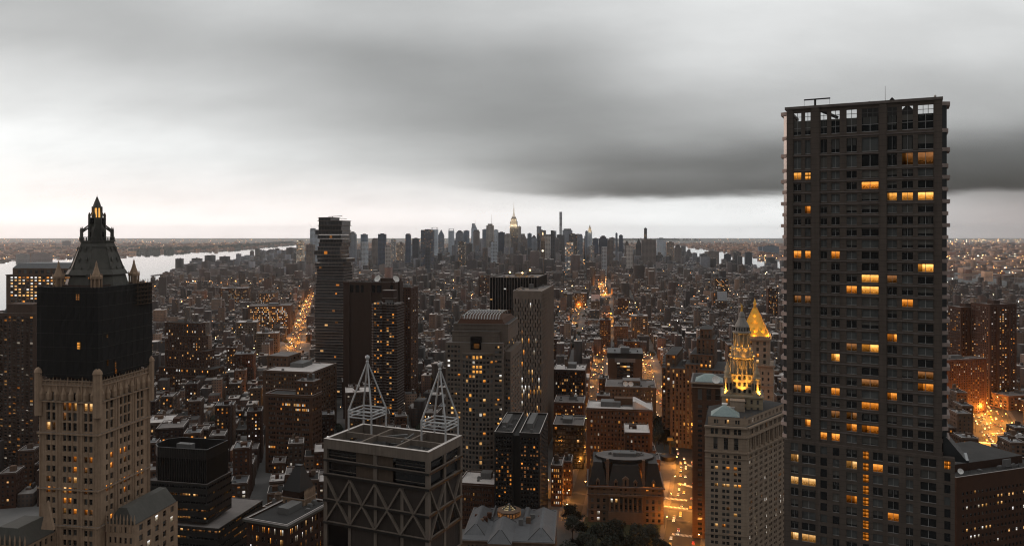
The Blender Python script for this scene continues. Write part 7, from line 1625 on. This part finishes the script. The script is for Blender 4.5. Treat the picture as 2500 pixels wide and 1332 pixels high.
# street and courtyard trees between the blocks
g = np.random.default_rng(101); mbt = MB(); nT = 2600; ty_ = 800+4200*g.random(nT)**1.1; tx_ = (g.random(nT)*2-1)*.68*ty_; kk = ~inpoly(tx_,ty_,HUD) & ~inpoly(tx_,ty_,EAST) & ~in_foot(tx_,ty_,3) & ~beyond(tx_,ty_)
for k_ in AVE: kk &= segdist(tx_,ty_,AVE[k_]) > AVE_W[k_]+1
for x, y in zip(tx_[kk], ty_[kk]):
    r_ = g.uniform(3.5,7); h_ = g.uniform(9,17)
    for q in range(3):
        cx, cy = x+g.uniform(-3,3), y+g.uniform(-3,3); rr_ = r_*g.uniform(.5,.9); z_ = h_*g.uniform(.35,.7)
        mbt.loft(ngon(cx,cy,rr_*.6,5,g.random()),z_-rr_*.6,ngon(cx,cy,rr_,5,g.random()),z_,0,False); mbt.loft(ngon(cx,cy,rr_,5,g.random()),z_,ngon(cx,cy,rr_*.35,5,g.random()),z_+rr_*.8,0)
tag(mbt.build('street_foliage', wall_mat('street_leaves', (.026,.03,.018), var=.5, scale=.5)), 'dark street trees filling gaps between the city blocks', 'foliage', kind='stuff')
# points of light spread over the whole city
def specks(name, P, cols, size, mat, label):
    n = len(P); sz = size*P[:,1]/1000.0; B = np.stack([P[:,0],P[:,1],sz,sz,P[:,2],P[:,2]+sz,np.zeros(n)],1); o = boxes_mesh(name, B, mat, np.concatenate([cols,np.ones((n,1))],1)); tag(o, label, 'city lights', kind='stuff'); return o
m, t = new_mat('speck_glow'); at = t.n('ShaderNodeAttribute'); at.attribute_name = 'col'; e = t.n('ShaderNodeEmission'); t.put(e.inputs[0], at.outputs['Color']); e.inputs[1].default_value = 16.0; oo = t.n('ShaderNodeOutputMaterial'); t.put(oo.inputs[0], e.outputs[0]); m.cycles.emission_sampling = 'NONE'; SPECK = m
g = np.random.default_rng(55); n = 4200; y = 900+6200*g.random(n)**1.15; x = (g.random(n)*2-1)*.70*y
sx_, sy_ = [x], [y]                                     # half of them stand in rows along the streets
for th, tst in ((-13, lambda a, b_: a < -.12*b_), (7, lambda a, b_: a >= -.12*b_)):
    t_ = math.radians(th); m_ = 5200; u_ = np.round(g.uniform(-3000,3000,m_)/71)*71-7.5; v_ = np.round(g.uniform(700,4300,m_)/32)*32; sw_ = g.random(m_) < .35; v_ = np.where(sw_, np.round(v_/107)*107-7.5, v_)
    a_, b2 = u_*math.cos(t_)+v_*math.sin(t_), -u_*math.sin(t_)+v_*math.cos(t_); k = tst(a_,b2) & (b2 > 800) & (np.abs(a_) < .7*b2); sx_.append(a_[k]); sy_.append(b2[k])
x = np.concatenate(sx_); y = np.concatenate(sy_); k = ~inpoly(x,y,HUD) & ~inpoly(x,y,EAST); x, y = x[k], y[k]; n = len(x)
warm = np.array([(1,.42,.10),(1,.55,.2),(1,.75,.45),(1,.9,.75)]); cs = warm[g.choice(4,n,p=[.36,.34,.2,.1])]*g.gamma(1.2,.55,(n,1)); z = g.uniform(3,26,n)
specks('city_lights', np.stack([x,y,z],1), cs, .42, SPECK, 'pinpoint lamps and lit rooms scattered through the city blocks')
n = 3000; y = 5200+20000*g.random(n)**1.2; x = (g.random(n)*2-1)*.70*y; k = far_ok(x,y); x, y = x[k], y[k]; n = len(x); cs = warm[g.choice(4,n,p=[.4,.3,.2,.1])]*g.gamma(1.0,.7,(n,1))*np.where(x > .45*y, .8, .15)[:,None]
specks('far_shore_lights', np.stack([x,y,np.full(n,14.0)],1), cs, .36, SPECK, 'pinpoint lamps along the far shores up to the horizon')

# ================================================================== streets: lamps, cars, crossings, trees
BULB = emit_mat('sodium_bulb', (1.0,.50,.12), 40.0); POLE = wall_mat('lamp_pole', (.06,.06,.06), .5)
_lm = MB(); _lm.tube((0,0,0),(0,0,8.6),.13,6,0,.08); _lm.tube((0,0,8.6),(1.9,0,9.2),.07,5); LAMP_POST = _lm.mesh('lamp_post', [POLE]); _lm = MB(); _lm.lathe([(.05,8.75),(.38,8.95),(.38,9.1),(.05,9.25)],1.9,0,8); LAMP_HEAD = _lm.mesh('lamp_head', [BULB])
lamp_n = 0
_ones = ['','first','second','third','fourth','fifth','sixth','seventh','eighth','ninth','tenth','eleventh','twelfth','thirteenth','fourteenth','fifteenth','sixteenth','seventeenth','eighteenth','nineteenth']
_tens = {20:('twentieth','twenty'),30:('thirtieth','thirty'),40:('fortieth','forty'),50:('fiftieth','fifty'),60:('sixtieth','sixty'),70:('seventieth','seventy')}
def nth(n):
    if n < 20: return _ones[n]
    t_, u_ = n//10*10, n % 10; return _tens[t_][0] if u_ == 0 else _tens[t_][1]+'-'+_ones[u_]
LATER = {}
def later(kind, where, root): LATER.setdefault((kind, where), []).append(root)
STREET_WORD = {'centre':'on the square beside the golden tower','lafayette':'right of the recessed-bay building','upper_lafayette':'beside the white banded office','broadway':'left of the recessed-bay building','mid_broadway':'above the recessed-bay building','upper_broadway':'on the far avenue below the skyline','side_avenue':'on the narrow side avenue','sixth':'by the stacked glass tower','park_row':'around the lit square at right','chambers':'by the mansard courthouse','west':'along the riverside street'}
def lamps(key, step, power, jit=0.0, side=(-1,1), post=True, z=9.0, grow=True, colr=(1.0,.36,.05)):
    global lamp_n
    pl = dense(AVE[key], step)
    for i, (x, y) in enumerate(pl):
        sgn = side[i % len(side)]; a = pl[max(i-1,0)]; b_ = pl[min(i+1,len(pl)-1)]; tx_, ty_ = b_[0]-a[0], b_[1]-a[1]; L = math.hypot(tx_,ty_) or 1; w = AVE_W[key]+1.0 if key != 'park_row' else (6, 20)[i % 2]
        X, Y = x+ty_/L*w*sgn, y-tx_/L*w*sgn; root = tag(empty('street_lamp',(X,Y,.5), math.atan2(-tx_*sgn*-1, ty_*sgn*-1) if False else math.atan2(tx_*sgn, -ty_*sgn)), 'lamp', 'street lamp', f'street lamps {STREET_WORD[key]}'); later('orange street lamp', STREET_WORD[key], root)
        s_ = max(1.0, Y/1100.0) if grow else 1.0
        for me, nm in ((LAMP_POST,'lamp_post'),(LAMP_HEAD,'lamp_head')):
            o = bpy.data.objects.new(nm, me); o.parent = root; COL.objects.link(o)
        lamp_light('lamp_bulb_light', (2.4,0,8.6), power*random.Random(i*7+len(key)).choice([.25,.5,.9,1.6,2.4]), colr, .4, root); lamp_n += 1
lamps('centre', 24, 17000); lamps('lafayette', 45, 13000); lamps('upper_lafayette', 60, 24000); lamps('broadway', 42, 9000); lamps('mid_broadway', 70, 30000); lamps('side_avenue', 80, 16000); lamps('upper_broadway', 120, 90000); lamps('sixth', 62, 28000); lamps('park_row', 11, 22000, side=(-1,1,1,-1)); lamps('chambers', 24, 22000)
lamps('west', 140, 16000)
# cars: body, cabin, wheels, lights
PAINTS = [wall_mat('car_paint_black', (.02,.02,.022), .3, spec=.6), wall_mat('car_paint_yellow', (.62,.36,.03), .35, spec=.6), wall_mat('car_paint_white', (.6,.6,.58), .35, spec=.6), wall_mat('car_paint_grey', (.18,.18,.19), .35, spec=.6), wall_mat('car_paint_red', (.28,.03,.02), .35, spec=.6)]
PN = ['black','yellow','white','grey','red']
bm_ = MB(); prof = [(-2.25,.35),(-2.25,.80),(-1.1,.95),(-.55,1.42),(.95,1.45),(1.75,.98),(2.2,.92),(2.25,.35)]
def car_body():
    m = MB(); w = .88
    L_ = [(-w,y,z) for y,z in prof]; R2 = [(w,y,z) for y,z in prof]; n = len(prof); m.v = L_+R2
    for k in range(n): j = (k+1) % n; m.f.append((k,j,n+j,n+k)); m.m.append(0)
    m.f.append(tuple(range(n-1,-1,-1))); m.f.append(tuple(range(n,2*n))); m.m += [0,0]; return m
CAR_BODY = [car_body().mesh('car_body', [p]) for p in PAINTS]
_m = MB(); _m.box(-.90,.90,-.45,.85,1.0,1.36); CAR_GLASS = _m.mesh('car_window', [G_BLACK])
_m = MB(); _m.tube((-.1,0,0),(.1,0,0),.33,10); CAR_WHEEL = _m.mesh('wheel', [BLACKM])
_m = MB(); _m.box(-.2,.2,-.05,.05,-.1,.1); HEAD = _m.mesh('headlight', [emit_mat('headlight_glow', (1.0,.74,.42), 9)]); _m = MB(); _m.box(-.2,.2,-.04,.04,-.08,.08); TAIL = _m.mesh('taillight', [emit_mat('taillight_glow', (1.0,.12,.02), 7)])
car_rng = random.Random(17); car_k = 0
def car(x, y, ang, z, where):
    global car_k
    c = car_rng.choices(range(5), [4,3,3,3,1])[0]; car_k += 1
    root = tag(empty('car',(x,y,z),ang), 'car', 'car', f'cars {where}'); later(f'{PN[c]} car', where, root)
    def add(nm, me, loc): o = bpy.data.objects.new(nm, me); o.parent = root; o.location = loc; COL.objects.link(o)
    add('car_body', CAR_BODY[c], (0,0,0)); add('car_window', CAR_GLASS, (0,0,.02))
    for sx_ in (-.85,.85):
        for sy_ in (-1.4,1.4): add('wheel', CAR_WHEEL, (sx_,sy_,.33))
        add('headlight', HEAD, (sx_*.72,-2.27,.66)); add('taillight', TAIL, (sx_*.76,2.27,.74))
def traffic(key, gap, lanes, where, n0=0.0, n1=1.0):
    pl = dense(AVE[key], gap); z = .41+.012*list(AVE).index(key)
    for i in range(int(len(pl)*n0), int(len(pl)*n1)-1):
        (xa,ya),(xb,yb) = pl[i], pl[i+1]; L = math.hypot(xb-xa,yb-ya) or 1; tx_, ty_ = (xb-xa)/L, (yb-ya)/L
        for ln in lanes:
            if car_rng.random() < .42: continue
            f = car_rng.random(); X, Y = xa+(xb-xa)*f+ty_*ln, ya+(yb-ya)*f-tx_*ln; ang = math.atan2(ty_,tx_)-math.pi/2
            car(X, Y, ang if ln < 0 else ang+math.pi, z, where)
traffic('centre', 11, (-8,-3.5,3.5,8), 'on the street below the golden tower'); traffic('park_row', 11, (-14,-9,-4,4,9,14), 'on the lit square at right')
traffic('sixth', 34, (-5,-2,2,5), 'by the stacked glass tower'); traffic('broadway', 30, (-4,4), 'left of the recessed-bay building', .35, 1); traffic('upper_broadway', 60, (-5,5), 'on the far avenue below the skyline'); traffic('lafayette', 30, (-4,4), 'right of the recessed-bay building')
# zebra crossings and lane lines, each bar its own piece of its crossing
def crossing(pa, pb, n, length, ang_off=0.0, z=.56):
    (xa,ya),(xb,yb) = gnd(*pa), gnd(*pb); L = math.hypot(xb-xa,yb-ya); tx_, ty_ = (xb-xa)/L, (yb-ya)/L; root = tag(empty('crosswalk',(xa,ya,z)), None, None, None, 'structure')
    m = MB(); w = L/n*.5; m.prism([(-tx_*w/2-ty_*-length/2*0,0),(0,0),(0,0)],0,.001) if False else None
    c = [(0,-ty_*0),]; bar = MB(); nx_, ny_ = -ty_, tx_
    pts = [(-tx_*w/2-nx_*length/2,-ty_*w/2-ny_*length/2),(tx_*w/2-nx_*length/2,ty_*w/2-ny_*length/2),(tx_*w/2+nx_*length/2,ty_*w/2+ny_*length/2),(-tx_*w/2+nx_*length/2,-ty_*w/2+ny_*length/2)]
    bar.q(*[(x,y,0) for x,y in pts]); me = bar.mesh('stripe', [PAINT])
    for k in range(n): o = bpy.data.objects.new('stripe', me); o.parent = root; o.location = (tx_*L*(k+.5)/n, ty_*L*(k+.5)/n, 0); COL.objects.link(o)
for pa, pb, n_ in (((1622,1216),(1678,1222),18),((1622,1237),(1680,1243),18),((1640,1304),(1690,1310),16),((1655,1180),(1694,1190),14),((1676,1134),(1694,1140),8),((2390,1080),(2440,1084),14),((2420,1058),(2470,1056),12),((1598,1105),(1640,1112),10)): crossing(pa, pb, n_, 4.2)
# paved squares and the traffic island with its round kiosk
for pts, nm in (([(1598,1150),(1630,1100),(1668,1095),(1680,1135),(1660,1165),(1618,1175)],'plaza'),([(1400,1335),(1430,1262),(1620,1262),(1640,1335)],'park_lawn'),([(2380,1095),(2392,990),(2500,975),(2500,1110)],'square_asphalt'),([(1600,1060),(1592,1000),(1640,1080),(1640,1100)],'park_lawn')):
    q = [gnd(*p) for p in pts]; m = MB(); m.v = [(x,y,.38) for x,y in q]; m.f = [tuple(range(len(q)))]; m.m = [0]; o = m.build(nm, ASPH if 'square' in nm else (wall_mat('lawn', (.03,.038,.018), var=.4) if 'lawn' not in MATS else MATS['lawn']) if 'lawn' in nm else PAVE)
    if o.data.polygons[0].normal.z < 0: o.data.flip_normals()
    tag(o, kind='structure')
x, y = gnd(1632,1122); root = tag(empty('subway_pavilion',(x,y,.4)), 'round dark pavilion with a post on the paved traffic island', 'pavilion'); m = MB(); m.lathe([(7.5,0),(7.5,3.6),(8.4,3.7),(8.4,4.3),(2,6)],0,0,20); m.build('pavilion_drum', BLACKM, root); m = MB(); m.tube((1.5,0,5),(1.5,0,20),.9,8); m.box(-1.5,4.5,-1,1,19,22); m.build('post_sign', BLACKM, root)
# trees: trunk, limbs, crown of leaf clumps
LEAF = wall_mat('dark_leaves', (.018,.021,.012), .6, var=.5, scale=.6); tr = random.Random(8); TREES = []
for v in range(4):
    t_ = MB(); h = 11+v; t_.tube((0,0,0),(0,0,h*.45),.32,7,0,.2); limbs = []
    for k in range(7):
        a = k*2*math.pi/7+tr.random(); q = (math.cos(a)*tr.uniform(1.6,3.4), math.sin(a)*tr.uniform(1.6,3.4), h*tr.uniform(.6,.86)); t_.tube((0,0,h*tr.uniform(.3,.45)),q,.13,5,0,.04); limbs.append(q)
    trunk = t_.mesh('trunk', [BARK]); c_ = MB()
    for k in range(80):
        q = tr.choice(limbs+[(0,0,h*.9)]); cx, cy, cz = [q[j]+tr.gauss(0,1.0) for j in range(3)]; rad = tr.uniform(.7,1.5)
        for j in range(15):
            d = Vector((tr.gauss(0,1),tr.gauss(0,1),tr.gauss(0,1))); d.normalize(); p = Vector((cx,cy,cz))+d*rad*tr.random()**.4; u = Vector((tr.gauss(0,1),tr.gauss(0,1),tr.gauss(0,.7))).normalized(); w = u.orthogonal().normalized(); s_ = tr.uniform(.32,.62)
            c_.q(tuple(p-u*s_),tuple(p+w*s_*.6),tuple(p+u*s_),tuple(p-w*s_*.6))
    TREES.append((trunk, c_.mesh('crown', [LEAF])))
def tree(px_, py_, s_, lab, grp):
    x, y = gnd(px_,py_); trk, crn = TREES[tr.randrange(4)]; root = tag(empty('tree',(x,y,.35),tr.uniform(0,6.2)), lab, 'tree', grp); later('dark tree', lab, root); s_ *= .8; root.scale = (s_,s_,s_)
    for nm, me in (('trunk',trk),('crown',crn)): o = bpy.data.objects.new(nm, me); o.parent = root; COL.objects.link(o)
for i, (px_, py_, s_) in enumerate(((1395,1275,1.5),(1388,1290,1.4),(1408,1296,1.5),(1398,1318,1.6),(1422,1322,1.5),(1455,1345,1.7),(1478,1350,1.9),(1505,1352,2.1),(1530,1365,1.6),(1555,1350,1.9),(1580,1345,2.0),(1600,1362,1.6),(1430,1365,1.7),(1405,1372,1.6),(1490,1375,1.9),(1540,1382,1.9),(1575,1378,1.7),(1448,1385,1.8),(1392,1392,1.7),(1620,1385,1.5))): tree(px_, py_, s_, 'in the park by the mansard courthouse' , 'trees in the park by the courthouse')
for i, (px_, py_, s_) in enumerate(((1600,1100,1.8),(1608,1085,1.8),(1616,1072,1.7),(1604,1062,1.7),(1622,1098,1.6),(1612,1048,1.5),(1600,1042,1.5),(1628,1085,1.5),(1596,1080,1.7),(1650,1076,1.2),(1682,1092,1.2))): tree(px_, py_, s_, 'in the grove right of the brick corner block', 'grove beside the lit street')
for i, (px_, py_, s_) in enumerate(((2340,1085,1.6),(2325,1070,1.6),(2355,1060,1.5),(2330,1040,1.6),(2360,1095,1.5),(2445,1105,1.4),(2462,1108,1.4),(2345,1010,1.6),(2325,1000,1.6),(2440,985,1.5),(2465,975,1.5))): tree(px_, py_, s_, 'beside the lit square at right', 'trees around the lit square')
for (kind, where), L_ in LATER.items():
    L_.sort(key=lambda o: (o.location.x/o.location.y) if kind == 'dark tree' else o.location.y)
    for i, o in enumerate(L_): o['label'] = f'{nth(i+1)} {kind} {where}, ' + ('from the left' if kind == 'dark tree' else 'from the near end')
# ------------------------------------------------------------------ haze: one closed box of even, thin air round everything
m, t = new_mat('haze_air'); v = t.n('ShaderNodeVolumePrincipled'); v.inputs['Color'].default_value = (.985,.99,1.0,1); v.inputs['Density'].default_value = HAZE_D; v.inputs['Anisotropy'].default_value = .7
oo = t.n('ShaderNodeOutputMaterial'); t.put(oo.inputs['Volume'], v.outputs[0])
hb = MB(); hb.box(-35000,35000,-1600,FAR+500,-1,470); tag(hb.build('haze', m), 'thin pale haze hanging over the whole city', 'haze', kind='stuff')
